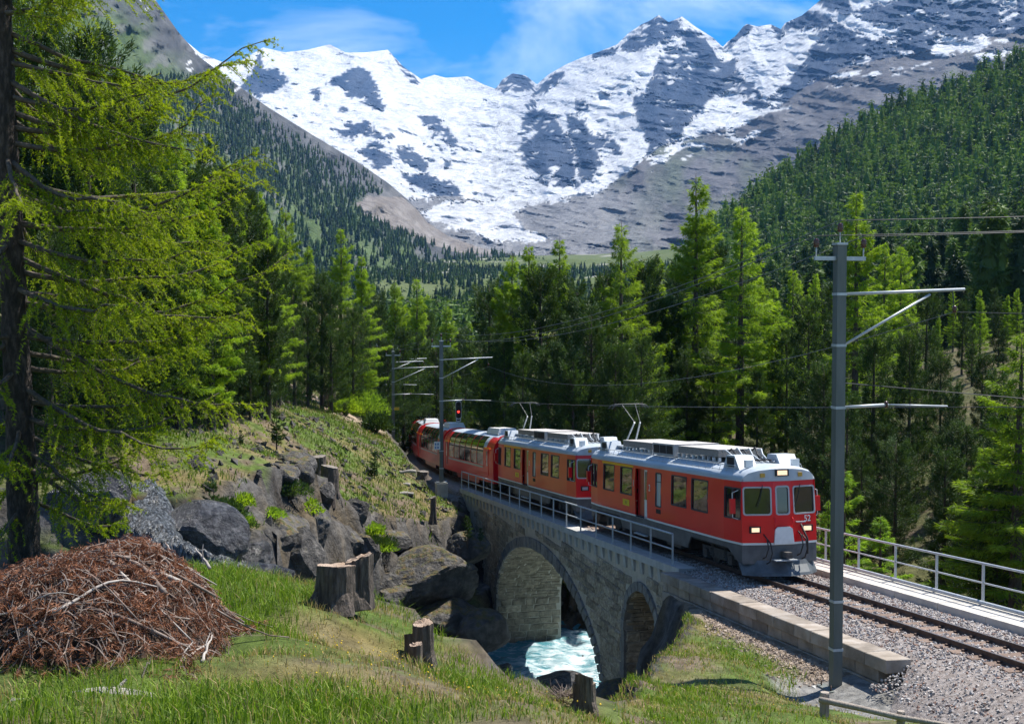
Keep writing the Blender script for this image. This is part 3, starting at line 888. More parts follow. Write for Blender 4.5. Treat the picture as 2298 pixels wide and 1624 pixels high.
for k, (d, m, ar) in enumerate(wall_px[:300]):
    o = bpy.data.objects.new('stone', STONES[k % 12]); col.objects.link(o); o.parent = bridge; o.matrix_basis = m
mb = MB()
for k, (d, m, ar) in enumerate(wall_px[300:]):
    me = STONES[k % 12]
    V = np.empty(len(me.vertices) * 3, np.float32); me.vertices.foreach_get('co', V); V = V.reshape(-1, 3)
    M4 = np.array(m)
    F = np.array([p.vertices[:] for p in me.polygons])
    mb.raw(V @ M4[:3, :3].T + M4[:3, 3], F)
if mb.n: tag(mb.build('small_stones', M_stone, bridge), kind='stuff')

# ring stones of both arches
def ring(c, a, b, top, n, th, leg, mm):
    tt = np.linspace(-np.pi / 2, np.pi / 2, n + 1)
    for i in range(n):
        q = []
        g = 0.006
        for t in (tt[i] + g, tt[i + 1] - g):
            for rad in (0.0, th):
                q.append((c + (a + rad) * math.sin(t), top - b + (b + rad) * math.cos(t)))
        P = []
        for w in (HW - 0.3, HW + 0.075 + 0.02 * ((i * 7) % 3)):
            for j in (0, 2, 3, 1): P.append(TA(q[j][0], w, q[j][1]) - BO)
        MB().hexa(P).build('ring_stone', mm, bridge)
ring(A_C, A_A, A_B, A_TOP, 44, 0.52, 0, M_vous)
ring(B_C, B_A, B_A, B_TOP, 15, 0.34, 0, M_vous)
# straight jambs below the springings
for c, a, b, top, zl, th in ((A_C, A_A, A_B, A_TOP, -10.8, 0.5), (B_C, B_A, B_A, B_TOP, -6.6, 0.34)):
    for sg in (-1, 1):
        z = top - b - 0.01; k = 0
        while z > zl:
            h = 0.36 + 0.08 * ((k * 5) % 3)
            L2 = th + (0.16 if k % 2 else 0)
            s_a, s_b = c + sg * a, c + sg * (a + L2)
            P = []
            for w in (HW - 0.3, HW + 0.08):
                for ss_, z_ in ((s_a, z - h + 0.012), (s_b, z - h + 0.012), (s_b, z), (s_a, z)): P.append(TA(ss_, w, z_) - BO)
            MB().hexa(P).build('jamb_stone', M_vous, bridge)
            z -= h; k += 1

# deck, kerb and corbels
DK = 1.95
def strip(s0, s1, w0, w1, h0, h1, name, m, parent, origin, step=2.0, close=True):
    ss = np.linspace(s0, s1, max(2, int(abs(s1 - s0) / step) + 1))
    q = MB()
    prof = [(w0, h0), (w0, h1), (w1, h1), (w1, h0)]
    rings = np.stack([np.stack([T(s, w, h) - origin for w, h in prof + prof[:1]]) for s in ss])
    q.grid(rings)
    for e in (0, -1): q.raw(rings[e, :4], np.array([[0, 1, 2, 3]]))
    return q.build(name, m, parent)
strip(S0, S1, DK, DK - 0.62, DECK_H - 0.26, DECK_H, 'deck_slab', M_conc, bridge, BO)
strip(S0, S1, -DK, -DK + 0.62, DECK_H - 0.26, DECK_H, 'deck_slab', M_conc, bridge, BO)
strip(S0, S1, DK - 0.63, -DK + 0.63, DECK_H - 0.30, DECK_H - 0.10, 'ballast_trough', M_conc, bridge, BO)
s = S0 + 0.2
cb = None
while s < S1 - 0.2:
    P = []
    for h in (DECK_H - 0.72, DECK_H - 0.262):
        for ds, w in ((-0.13, HW - 0.05), (0.13, HW - 0.05), (0.13, HW + (0.06 if h < -0.6 else 0.12)), (-0.13, HW + (0.06 if h < -0.6 else 0.12))):
            P.append(T(s + ds, w, h) - BO)
    MB().hexa(P).build('corbel', M_conc, bridge)
    s += 0.96

# ---- railings
def railing(name, label, s_list, w, base, parent_s, group=None):
    o0 = T(parent_s, w, base)
    t = thing(name, label, 'railing', o0, group=group)
    pm = None
    for s in s_list:
        p = T(s, w, base) - o0
        MB().box(p[0] - 0.03, p[0] + 0.03, p[1] - 0.035, p[1] + 0.035, p[2], p[2] + 1.06).build('post', M_galv, t)
        MB().box(p[0] - 0.07, p[0] + 0.07, p[1] - 0.07, p[1] + 0.07, p[2], p[2] + 0.02).build('base_plate', M_galv, t)
    a, b = min(s_list), max(s_list)
    ss = np.linspace(a, b, 24)
    MB().tube(np.stack([T(s, w, base + 1.08) - o0 for s in ss]), 0.034, 6).build('top_rail', M_galv, t, smooth=True)
    MB().tube(np.stack([T(s, w, base + 0.56) - o0 for s in ss]), 0.024, 6).build('middle_rail', M_galv, t, smooth=True)
    return t
railing('railing', 'grey steel railing along the bridge deck beside the train', [4.68 + 2.212 * i for i in range(18)], 1.88, DECK_H, 22)
railing('railing', 'grey steel railing beyond the track, along the pale concrete walkway', [-12.45 + 2.235 * i for i in range(16)], -3.0, -0.02, 0)
pipe_o = T(0, -2.86, 0)
tag(MB().tube(np.stack([T(s, -2.84, 0.05) - pipe_o for s in np.linspace(-14, 20, 30)]), 0.055, 8).build('cable_pipe', M_galv, smooth=True), 'grey pipe lying along the foot of the far railing', 'pipe').location = [float(v) for v in pipe_o]

# ---- walkway beyond the track: separate concrete slabs
wk = thing('walkway', 'pale concrete slab walkway between the far rail and the railing', 'walkway', T(0, -2.2, 0))
WO = T(0, -2.2, 0)
s = -14.0
while s < 8:
    strip(s, s + 2.17, -1.98, -3.08, -0.30, -0.03, 'slab', M_slab, wk, WO, step=3)
    s += 2.2

# ---- ballast bed, track, ballast stones
ss = np.concatenate([np.arange(-30, 45, 1.5), np.arange(45, 130, 3.0)])
def bedprof(s):
    near = [(3.9, -1.5), (3.15, -0.80), (2.5, -0.55), (1.75, -0.22)] if s < -10.6 else [(2.02, -0.9), (2.02, -0.62), (2.0, -0.34), (1.7, -0.22)]
    if S0 - 0.2 < s < S1: near = [(1.34, -0.32), (1.34, -0.3), (1.33, -0.24), (1.3, -0.22)]
    far = [(-1.3, -0.22), (-1.33, -0.24), (-1.34, -0.3)] if S0 - 0.2 < s < S1 else [(-1.7, -0.20), (-1.99, -0.26), (-2.0, -0.5)]
    return near + [(0.9, -0.18), (0.0, -0.17), (-0.9, -0.18)] + far
G = np.stack([np.stack([T(s, w, h) for w, h in bedprof(s)]) for s in ss])
M_bed = mat('ballast_bed', (0.16, 0.13, 0.115), (0.36, 0.32, 0.30), scale=9, rough=0.95, bump=1.0, bscale=16)
tag(MB().grid(G).build('ballast_bed', M_bed, smooth=True), kind='structure')
track = thing('railway_track', 'single metre gauge railway track with dark rusty rails and worn sleepers', 'track', T(0, 0, 0))
TO = T(0, 0, 0)
rp = [(-0.045, -0.13), (0.045, -0.13), (0.045, -0.115), (0.011, -0.10), (0.011, -0.035), (0.03, -0.025), (0.03, -0.003), (-0.03, -0.003), (-0.03, -0.025), (-0.011, -0.035), (-0.011, -0.10), (-0.045, -0.115)]
for w0 in (0.53, -0.53):
    rs = np.concatenate([np.arange(-30, 45, 3.0), np.arange(45, 118, 1.5)])
    rings = np.stack([np.stack([T(s, w0 + w, h * 1.15) - TO for w, h in rp + rp[:1]]) for s in rs])
    r_ = MB().grid(rings, flip=True).build('rail', M_rail, track)
    rings = np.stack([np.stack([T(s, w0 + w, h) - TO for w, h in ((0.026, -0.0025), (0.026, 0.001), (-0.026, 0.001), (-0.026, -0.0025))]) for s in rs])
    MB().grid(rings, flip=True).build('rail_head', M_railtop, r_)
me_sl = MB().box(-0.12, 0.12, -0.92, 0.92, -0.29, -0.145).mesh('sleeper', M_sleep)
me_fx = MB().box(-0.09, 0.09, -0.09, 0.09, -0.147, -0.125).box(-0.03, 0.03, -0.13, 0.13, -0.15, -0.105).mesh('rail_fixing', M_rail)
for i in range(190):
    s = -25 + 0.66 * i
    if s > 100: break
    a = float(heading(s)); p = T(s, 0, 0) - TO
    o = ob('sleeper', me_sl, track); o.location = [float(v) for v in p]; o.rotation_euler = (0.0, math.atan(GRADE), a + math.pi / 2 + math.pi)
    if s < 4:
        for y_ in (-0.53, 0.53): ob('rail_fixing', me_fx, o).location = (0, y_, 0)
def pebbles(n, pos_fn, smin, smax, seed):
    """loose angular stones joined into one mesh"""
    r = np.random.default_rng(seed)
    base = np.array([(0, 0, 1), (1, 0, 0.1), (0.1, 1, -0.1), (-1, 0.1, 0.1), (-0.1, -1, -0.05), (0, 0, -0.9)], float)
    F0 = np.array([(0, 1, 2), (0, 2, 3), (0, 3, 4), (0, 4, 1), (5, 2, 1), (5, 3, 2), (5, 4, 3), (5, 1, 4)])
    C = pos_fn(r, n)
    n = len(C)
    B = base[None] * (1 + r.uniform(-0.35, 0.35, (n, 6, 3)))
    sz = r.uniform(smin, smax, (n, 1, 1)) * r.uniform(0.6, 1.25, (n, 1, 3))
    ax = r.normal(size=(n, 4)); ax /= np.linalg.norm(ax, axis=1)[:, None]
    w, x, y, z = ax.T
    Rm = np.stack([1 - 2 * (y * y + z * z), 2 * (x * y - z * w), 2 * (x * z + y * w), 2 * (x * y + z * w), 1 - 2 * (x * x + z * z), 2 * (y * z - x * w), 2 * (x * z - y * w), 2 * (y * z + x * w), 1 - 2 * (x * x + y * y)], -1).reshape(n, 3, 3)
    V = np.einsum('nij,nkj->nki', Rm, B * sz) + C[:, None]
    F = F0[None] + (np.arange(n) * 6)[:, None, None]
    return V.reshape(-1, 3), F.reshape(-1, 3)
def bal_pos(r, n):
    s = -22 + 30 * r.random(n) ** 0.9
    w = r.uniform(-1.95, 3.1, n)
    w = np.where((s > -10.6) & (w > 1.95), r.uniform(-1.9, 1.9, n), w)
    keep = ~((np.abs(np.abs(w) - 0.53) < 0.07)) & ~((s > S0) & (np.abs(w) > 1.25))
    on_sl = (np.abs(w) < 0.94) & (np.abs(((s + 25) / 0.66) % 1 - 0) * 0.66 < 0.11) | ((np.abs(w) < 0.94) & (np.abs(((s + 25) / 0.66) % 1 - 1) * 0.66 < 0.11))
    keep &= ~(on_sl & (r.random(n) > 0.12))
    s, w = s[keep], w[keep]
    near = np.interp(w, [-2, -1.7, -0.9, 0, 0.9, 1.7, 2.5, 3.15], [-0.26, -0.2, -0.17, -0.16, -0.17, -0.22, -0.55, -0.80])
    return T(s, w, near + r.uniform(-0.02, 0.025, len(s)))
V, F = pebbles(26000, bal_pos, 0.022, 0.045, 5)
rnd = np.repeat(np.random.default_rng(8).choice(5, len(V) // 6, p=[.3, .28, .2, .12, .1]), 6)
pal = np.array([(0.42, 0.39, 0.37), (0.33, 0.30, 0.285), (0.52, 0.49, 0.47), (0.30, 0.19, 0.15), (0.20, 0.18, 0.17)])
M_peb = mat('ballast_pebbles', (0.8, 0.8, 0.8), (1.15, 1.15, 1.15), scale=20, rough=0.9, attr='tint', spec=0.2)
me = mesh_from('ballast', V, [F], [M_peb], attrs={'tint': pal[rnd]})
tag(ob('ballast', me), 'loose grey and reddish crushed stone around the rails', 'ballast', kind='stuff')

# ---- low retaining wall of squared blocks
rw = thing('retaining_wall', 'low wall of squared brown stone blocks holding the ballast by the mast', 'wall', T(-3, 2.2, -0.3))
RO = T(-3, 2.2, -0.3)
rr = random.Random(11)
def blk(s0, s1, w0, w1, h0, h1):
    P = []
    for h in (h0, h1):
        for s, w in ((s0, w0), (s0, w1), (s1, w1), (s1, w0)):
            P.append(T(s + rr.uniform(-.012, .012), w + rr.uniform(-.015, .015), h + rr.uniform(-.012, .012)) - RO)
    b_ = MB().hexa([P[i] for i in (0, 3, 2, 1, 4, 7, 6, 5)]).build('block', M_block, rw)
    bv = b_.modifiers.new('bevel', 'BEVEL'); bv.width = 0.014; bv.segments = 1
for row, (h0, h1, w0, w1, off) in enumerate(((-0.50, -0.20, 1.98, 2.60, 0.0), (-0.80, -0.508, 2.02, 2.52, 0.5), (-1.1, -0.808, 2.04, 2.56, 0.25))):
    s = -10.6 + off * (row > 0)
    while s < 3.7:
        L_ = rr.uniform(0.75, 1.25)
        blk(s, min(s + L_ - 0.02, 3.85), w0, w1, h0, h1)
        s += L_

# ---- overhead line masts
def tubeo(name, a, b, r, m, parent, n=8): return MB().tube(np.array([a, b], float), r, n).build(name, m, parent, smooth=True)
def insul(parent, p, up=True, sc_=1.0, name='insulator'):
    pr = [(0.02, 0), (0.03, 0.0), (0.075, 0.03), (0.05, 0.06), (0.08, 0.09), (0.055, 0.12), (0.075, 0.15), (0.05, 0.19), (0.03, 0.22), (0.0, 0.22)]
    k = 10
    ang = np.arange(k + 1) * 2 * np.pi / k
    P = np.stack([np.stack([r * sc_ * np.cos(ang), r * sc_ * np.sin(ang), np.full(k + 1, z * sc_)], -1) for r, z in pr])
    return MB().grid(P + np.array(p), flip=True).build(name, M_insul, parent, smooth=True)
def mast(label, px, py_base, s_hint, w, H, arm_h, arm_len, low_h, low_len, far=False, wd=0.22):
    base = T(s_hint, w, 0)
    u = (px - 1149) / FPX
    # slide along the line until the foot stands at its pixel column
    lo, hi = s_hint - 14, s_hint + 14
    for _ in range(40):
        md = (lo + hi) / 2
        q = T(md, w, 0)
        if q[0] / q[1] > u: lo = md
        else: hi = md
    base = T((lo + hi) / 2, w, 0)
    z0 = at(px, py_base, base[1])[2]
    s_m = (lo + hi) / 2
    a = float(heading(s_m))
    t = thing('catenary_mast', label, 'mast', (base[0], base[1], z0), a, group='masts of the overhead line')
    # local x points across the track, z up
    h = wd / 2
    q = MB()
    q.box(-h, h, -h, -h + 0.02, 0, H); q.box(-h, h, h - 0.02, h, 0, H); q.box(-0.012, 0.012, -h + 0.02, h - 0.02, 0, H)
    q.box(-h, -h + 0.006, -h + 0.021, h - 0.021, 0.0, H)
    q.build('column', M_mast, t)
    MB().box(-h - 0.02, h + 0.02, -h - 0.02, h + 0.02, H, H + 0.05).build('cap', M_galv, t)
    MB().box(-h - 0.2, h + 0.2, -h - 0.2, h + 0.2, -0.03, 0.02).build('base_plate', M_mast, t)
    tubeo('arm', (h, 0, arm_h), (arm_len, 0, arm_h + 0.12), 0.035, M_galv, t)
    tubeo('strut', (h, 0, arm_h - 1.15), (arm_len * 0.72, 0, arm_h + 0.0), 0.03, M_galv, t)
    tubeo('lower_arm', (h, 0, low_h), (low_len * 0.45, 0, low_h + 0.04), 0.035, M_galv, t)
    tubeo('lower_arm', (low_len * 0.45, 0, low_h + 0.04), (low_len, 0, low_h - 0.02), 0.02, M_galv, t)
    insul(t, (low_len * 0.45 - 0.05, 0, low_h - 0.03), sc_=0.7)
    tubeo('hanger', (arm_len * 0.9, 0, arm_h + 0.1), (arm_len * 0.93, 0, arm_h - 0.55), 0.012, M_wire, t)
    insul(t, (arm_len * 0.92, 0, arm_h - 0.42), sc_=0.75)
    MB().bar((-0.62, 0, H - 0.30), (0.62, 0, H - 0.30), 0.08, 0.09).build('crossbar', M_galv, t)
    for x, z in ((-0.58, H - 0.30), (0.58, H - 0.30), (0.0, H + 0.05)):
        tubeo('pin', (x, 0, z), (x, 0, z + 0.28), 0.016, M_galv, t)
        insul(t, (x, 0, z + 0.24), sc_=0.95)
    for z in (0.9, 2.0, low_h, arm_h - 1.15, arm_h):
        MB().box(-h - 0.012, h + 0.012, -h - 0.012, h + 0.012, z - 0.03, z + 0.03).build('clamp', M_galv, t)
    if not far:
        for x in (-h - 0.12, h + 0.12):
            for y in (-h - 0.12, h + 0.12): tubeo('bolt', (x, y, 0.0), (x, y, 0.14), 0.016, M_rail, t, 6)
    return t, s_m, (base[0], base[1], z0)
m1, s_m1, b1 = mast('tall grey steel mast close to the stone retaining wall at right', 1883, 1543, -9.0, 3.2, 10.05, 8.95, 3.15, 6.4, 2.75)
m2, s_m2, b2 = mast('grey steel mast standing at the left end of the bridge railing', 990, 1082, 43.0, 3.0, 8.9, 7.75, 3.3, 5.15, 3.2, True)
m3, s_m3, b3 = mast('grey steel mast carrying a signal board, behind the bridge mast', 882, 1020, 75.0, 3.4, 8.7, 7.3, 3.8, 5.1, 3.4, True)
m4, s_m4, b4 = mast('thin grey steel mast leftmost of the masts beside the curved coaches', 862, 985, 92.0, 4.6, 8.4, 6.9, 4.2, 4.9, 3.6, True, 0.2)
m5, s_m5, b5 = mast('farthest thin steel mast just above the last coaches', 916, 960, 100.0, 3.2, 8.0, 6.6, 3.4, 4.6, 3.0, True, 0.2)
# mast foundations
f = thing('mast_foundation', 'weathered concrete footing under the tall mast at right', 'footing', (b1[0], b1[1], b1[2]), float(heading(s_m1)))
MB().box(-0.40, 0.40, -0.40, 0.40, -0.25, -0.032).build('cap_block', M_conc, f)
MB().hexa([(-0.75, -0.75, -1.5), (0.75, -0.75, -1.5), (0.75, 0.75, -1.5), (-0.75, 0.75, -1.5), (-0.44, -0.44, -0.252), (0.44, -0.44, -0.252), (0.44, 0.44, -0.252), (-0.44, 0.44, -0.252)]).build('pier', M_conc, f)
f = thing('mast_foundation', 'small concrete footing under the mast at the bridge end', 'footing', (b2[0], b2[1], b2[2]), float(heading(s_m2)))
MB().box(-0.35, 0.35, -0.35, 0.35, -0.9, -0.032).build('cap_block', M_conc, f)
MB().bar((0.2, 0.3, -0.1), (0.5, 0.8, -0.02), 0.05, 0.05).build('bracket', M_galv, f)

# ---- wires
def wire(name, label, pts, r=0.012, sag=0.5, grp='overhead wires'):
    o0 = np.array(pts[0])
    P = []
    for a, b in zip(pts[:-1], pts[1:]):
        a, b = np.array(a), np.array(b)
        k = np.linspace(0, 1, 14)[:-1]
        L_ = np.linalg.norm(b - a)
        P.append(a + (b - a) * k[:, None] - np.array([0, 0, 1]) * (sag * (L_ / 50) ** 2 * 4 * k * (1 - k))[:, None])
    P.append(np.array([pts[-1]], float))
    P = np.concatenate(P) - o0
    o = MB().tube(P, r, 4).build(name, M_wire)
    o.location = [float(v) for v in o0]
    return tag(o, label, 'wire', grp)
def mp(m, x, z):
    b, s = m
    a = float(heading(s))
    return (b[0] + math.cos(a) * x, b[1] + math.sin(a) * x, b[2] + z)
ms = [(b1, s_m1), (b2, s_m2), (b3, s_m3), (b5, s_m5)]
Hs = [10.05, 8.9, 8.7, 8.0]
right_out = [(60.0, 14.0, 11.6), (60.0, 12.0, 11.2), (60.0, 10.6, 11.0)]
for k, (x, dz, lab) in enumerate(((0.0, 0.55, 'topmost feeder wire strung over the mast tips'), (-0.58, 0.2, 'feeder wire on the near end of the mast crossbars'), (0.58, 0.2, 'feeder wire on the far end of the mast crossbars'))):
    pts = [np.array(mp(ms[0], x, Hs[0] + dz)) + np.array([22.0, -5.0, 0.75 + 0.1 * k])] + [mp(m, x, H + dz) for m, H in zip(ms, Hs)]
    wire('feeder_wire', lab, pts, 0.010, 0.9)
am = [8.55, 7.3, 6.85, 6.15]; al = [2.9, 3.05, 3.5, 3.1]
pts = [np.array(mp(ms[0], al[0], am[0] - 0.1)) + np.array([20, -14.0, 0.7])] + [mp(m, l, h) for m, l, h in zip(ms, al, am)]
wire('carrier_wire', 'carrier wire hanging in shallow curves above the train', pts, 0.008, 1.3)
cw = [6.36, 5.1, 5.05, 4.55]; cl = [2.7, 3.1, 3.3, 2.95]
pts = [np.array(mp(ms[0], cl[0], cw[0])) + np.array([20, -14.0, 1.2])] + [mp(m, l, h) for m, l, h in zip(ms, cl, cw)]
wire('contact_wire', 'lowest overhead wire just above the pantographs', pts, 0.008, 0.12)
wire('steadying_wire', 'thin wire running from the tall mast off to the right', [mp(ms[0], 0.15, 6.95), np.array(mp(ms[0], 0.15, 6.95)) + np.array([14, -5.0, -0.95])], 0.01, 0.3)

# ---- colour light signal between the coaches and the wood
sg_p = at(1029, 945, 92.0)
sg = thing('railway_signal', 'black oval signal head with white rim showing a red light', 'signal', sg_p)
q = MB()
k = 20
ang = np.arange(k) * 2 * np.pi / k
sh = np.stack([0.19 * np.cos(ang), np.where(np.sin(ang) > 0, 0.42, -0.42) + 0.19 * np.sin(ang)], -1)
MB().prism([tuple(v) for v in sh * 1.13], 0.02, 0.06, 'xz').build('rim', M_white, sg).location = (0, 0, 0.82)
MB().prism([tuple(v) for v in sh], -0.05, 0.018, 'xz').build('backboard', M_black, sg).location = (0, 0, 0.82)
M_lampred = mat('red_signal_light', (0.6, 0.02, 0.02), rough=0.3, emit=(1, 0.03, 0.02), estr=2.5)
M_lampoff = mat('dark_lens', (0.03, 0.03, 0.03), rough=0.1)
for z, mm in ((1.25, M_lampoff), (0.98, M_lampoff), (0.70, M_lampred), (0.42, M_lampoff)):
    l_ = MB().tube(np.array([(0, -0.03, z), (0, -0.12, z)]), 0.075, 10).build('lens', mm, sg, smooth=False)
    MB().box(-0.09, 0.09, -0.2, -0.051, z + 0.085, z + 0.10).build('hood', M_black, l_)
MB().box(-0.17, 0.17, -0.04, 0.0, -0.02, 0.22).build('number_plate', M_white, sg)
MB().box(-0.12, 0.12, -0.044, -0.041, 0.04, 0.16).build('plate_marking', M_black, sg)
tubeo('post', (0, 0.1, -4.5), (0, 0.1, 1.4), 0.06, M_galv, sg)
# number board on the bridge mast
nb = thing('sign_board', 'small white board with blue figures fixed to the bridge mast', 'sign', mp((b2, s_m2), -0.3, 2.35), float(heading(s_m2)))
MB().box(-0.2, 0.2, -0.16, -0.14, -0.25, 0.25).build('board', M_white, nb)
M_blue = mat('blue_print', (0.08, 0.2, 0.4), rough=0.6)
for z in (-0.12, 0.1):
    for x in (-0.1, 0.05): MB().box(x - 0.04, x + 0.05, -0.165, -0.162, z - 0.07, z + 0.07).build('figure', M_blue, nb)
yb = thing('sign_board', 'small yellow board high on the mast behind the bridge mast', 'sign', mp((b3, s_m3), 0.3, 3.9))
M_yel = mat('yellow_paint', (0.65, 0.42, 0.03), rough=0.5)
MB().box(-0.2, 0.2, -0.16, -0.14, -0.12, 0.12).build('board', M_yel, yb)
MB().box(-0.5, -0.2, -0.15, -0.13, -0.03, 0.03).build('bracket', M_galv, yb)

# ---- timber path fence at the bottom right
fe = thing('path_fence', 'rustic timber fence with round rails below the tall mast', 'fence', at(1852, 1700, 21.5))
FO = at(1852, 1700, 21.5)
def post(px, ptop, Y, r, name='post'):
    a = at(px, ptop, Y) - FO
    MB().tube(np.array([a - [0, 0, 1.6], a - [0, 0, 0.02], a]), [r, r, r * 0.9], 7).build(name, M_timber, fe)
post(1851, 1552, 21.5, 0.085); post(2022, 1594, 20.6, 0.07)
P = np.stack([at(px, py, Y) - FO for px, py, Y in ((1838, 1568, 21.4), (1870, 1575, 21.3), (1930, 1588, 21.0), (2015, 1608, 20.5), (2110, 1624, 20.1), (2260, 1650, 19.4))])
MB().tube(P, [0.05, 0.055, 0.05, 0.05, 0.045, 0.045], 7).build('rail', M_timber, fe, smooth=True)
# ================================================================== THE TRAIN
M_red = mat('red_coach_paint', (0.76, 0.009, 0.014), (0.69, 0.008, 0.012), scale=0.8, rough=0.32, coat=0.22, spec=0.35)
M_darkred = mat('dark_red_door', (0.34, 0.008, 0.012), rough=0.35, coat=0.2)
M_roof = mat('roof_paint', (0.40, 0.45, 0.50), (0.50, 0.55, 0.60), scale=1.5, rough=0.42, stretch=(0.4, 2, 2))
M_skirt = mat('grey_skirt', (0.075, 0.08, 0.085), (0.13, 0.135, 0.14), scale=2.5, rough=0.6)
M_stripe = mat('white_stripe', (0.70, 0.70, 0.68), rough=0.45)
M_glass = mat('dark_window_glass', (0.012, 0.014, 0.014), rough=0.03, spec=0.9, coat=0.4)
M_milky = mat('frosted_glass', (0.42, 0.47, 0.46), rough=0.25)
M_rubber = mat('window_seal', (0.05, 0.05, 0.055), rough=0.6)
M_seal = mat('grey_window_frame', (0.42, 0.42, 0.43), rough=0.5)
M_under = mat('underframe', (0.02, 0.02, 0.021), (0.045, 0.042, 0.04), scale=6, rough=0.85)
M_bogie = mat('bogie_steel', (0.05, 0.048, 0.045), (0.10, 0.09, 0.08), scale=8, rough=0.75)
M_resist = mat('resistor_grid', (0.17, 0.145, 0.125), (0.36, 0.33, 0.30), scale=40, rough=0.8, detail=1.0, contrast=(0.4, 0.6), stretch=(1, 1, 1))
M_restop = mat('resistor_cover', (0.42, 0.39, 0.36), (0.52, 0.49, 0.46), scale=3, rough=0.7)
M_lamp = mat('headlight', (0.7, 0.66, 0.6), rough=0.2, emit=(1.0, 0.62, 0.32), estr=0.55)
M_amber = mat('amber_lamp', (0.55, 0.32, 0.05), rough=0.2)
M_first = mat('yellow_class_stripe', (0.85, 0.42, 0.01), rough=0.5)
M_grille = mat('dark_grille', (0.012, 0.010, 0.009), (0.04, 0.03, 0.025), scale=30, rough=0.8)
M_silver = mat('silver_band', (0.42, 0.44, 0.46), rough=0.35, metal=0.3)
M_acbox = mat('white_roof_box', (0.66, 0.66, 0.65), (0.74, 0.74, 0.73), scale=2, rough=0.5)

def car_matrix(s_mid, length):
    a_, b_ = T(s_mid - length / 2 + 2.5, 0, 0), T(s_mid + length / 2 - 2.5, 0, 0)
    X = a_ - b_; X /= np.linalg.norm(X)
    Y = np.cross([0, 0, 1.0], X); Y /= np.linalg.norm(Y)
    Z = np.cross(X, Y)
    o = (a_ + b_) / 2
    return Matrix(((X[0], Y[0], Z[0], o[0]), (X[1], Y[1], Z[1], o[1]), (X[2], Y[2], Z[2], o[2]), (0, 0, 0, 1)))

def wall_panel(q, p0, p1, z0, z1, holes, off=0.0, depth=0.04, lean=None):
    """wall over the plan segment p0->p1 with real openings; outside is to the right of the direction"""
    p0, p1 = np.array(p0, float), np.array(p1, float)
    L_ = np.linalg.norm(p1 - p0); t = (p1 - p0) / L_; n = np.array([t[1], -t[0]])
    f = lean or (lambda z: 0.0)
    us = sorted({0.0, L_, *[h[0] for h in holes], *[h[1] for h in holes]})
    zs = sorted({z0, z1, *[h[2] for h in holes], *[h[3] for h in holes], *([2.2, 2.6] if z1 - z0 > 1 else [])})
    zs = [z for z in zs if z0 <= z <= z1]
    P = lambda u, z, d=0.0: np.array([*(p0 + t * u + n * (off + f(z) - d)), z])
    for i in range(len(us) - 1):
        for j in range(len(zs) - 1):
            um, zm = (us[i] + us[i + 1]) / 2, (zs[j] + zs[j + 1]) / 2
            if any(h[0] < um < h[1] and h[2] < zm < h[3] for h in holes): continue
            q.raw([P(us[i], zs[j]), P(us[i + 1], zs[j]), P(us[i + 1], zs[j + 1]), P(us[i], zs[j + 1])], np.array([[0, 1, 2, 3]]))
    for h in holes:
        c = [(h[0], h[2]), (h[1], h[2]), (h[1], h[3]), (h[0], h[3])]
        for k in range(4):
            a_, b_ = c[k], c[(k + 1) % 4]
            q.raw([P(*a_), P(*a_, depth), P(*b_, depth), P(*b_)], np.array([[0, 1, 2, 3]]))
    return P

def rounded(u0, u1, z0, z1, r, n=3):
    pts = []
    for cx, cz, a0 in ((u1 - r, z0 + r, -90), (u1 - r, z1 - r, 0), (u0 + r, z1 - r, 90), (u0 + r, z0 + r, 180)):
        for k in range(n + 1):
            a_ = R(a0 + 90 * k / n); pts.append((cx + r * math.cos(a_), cz + r * math.sin(a_)))
    return pts

def window(parent, P, u0, u1, z0, z1, frame, glass, fw=0.05, rad=0.07, proud=0.012, name='window', bars=()):
    """frame ring lying over the opening's edge + recessed pane"""
    outer = rounded(u0 - fw, u1 + fw, z0 - fw, z1 + fw, rad + fw * 0.5)
    inner = rounded(u0 + 0.012, u1 - 0.012, z0 + 0.012, z1 - 0.012, rad)
    n = len(outer)
    V = [P(u, z, -proud) for u, z in outer] + [P(u, z, -proud) for u, z in inner] + [P(u, z, 0.02) for u, z in inner] + [P(u, z, 0.004) for u, z in outer]
    i = np.arange(n); j = (i + 1) % n
    F = np.concatenate([np.stack([i, j, j + n, i + n], -1), np.stack([i + n, j + n, j + 2 * n, i + 2 * n], -1), np.stack([i + 3 * n, j + 3 * n, j, i], -1)])
    w = MB().raw(V, F).build(name, frame, parent)
    MB().raw([P(u0, z0, 0.03), P(u1, z0, 0.03), P(u1, z1, 0.03), P(u0, z1, 0.03)], np.array([[0, 1, 2, 3]])).build('pane', glass, w)
    for z in bars:
        MB().raw([P(u0, z - 0.015, 0.015), P(u1, z - 0.015, 0.015), P(u1, z + 0.015, 0.015), P(u0, z + 0.015, 0.015)], np.array([[0, 1, 2, 3]])).build('bar', frame, w)
    return w

def text(parent, s, P, u, z, size, m, name='lettering', flip=False):
    me_ = TEXT[s]
    if not me_.materials: me_.materials.append(m)
    else: me_.materials[0] = m
    o = bpy.data.objects.new(name, me_); col.objects.link(o); o.parent = parent
    a_, b_, c_ = P(u, z, -0.014), P(u + 0.1, z, -0.014), P(u, z + 0.1, -0.014)
    X = (b_ - a_) / np.linalg.norm(b_ - a_); Z = np.cross(X, (c_ - a_) / np.linalg.norm(c_ - a_)); Y = np.cross(Z, X)
    o.matrix_basis = Matrix(((X[0], Y[0], Z[0], a_[0]), (X[1], Y[1], Z[1], a_[1]), (X[2], Y[2], Z[2], a_[2]), (0, 0, 0, 1))) @ Matrix.Scale(size, 4)
    return o

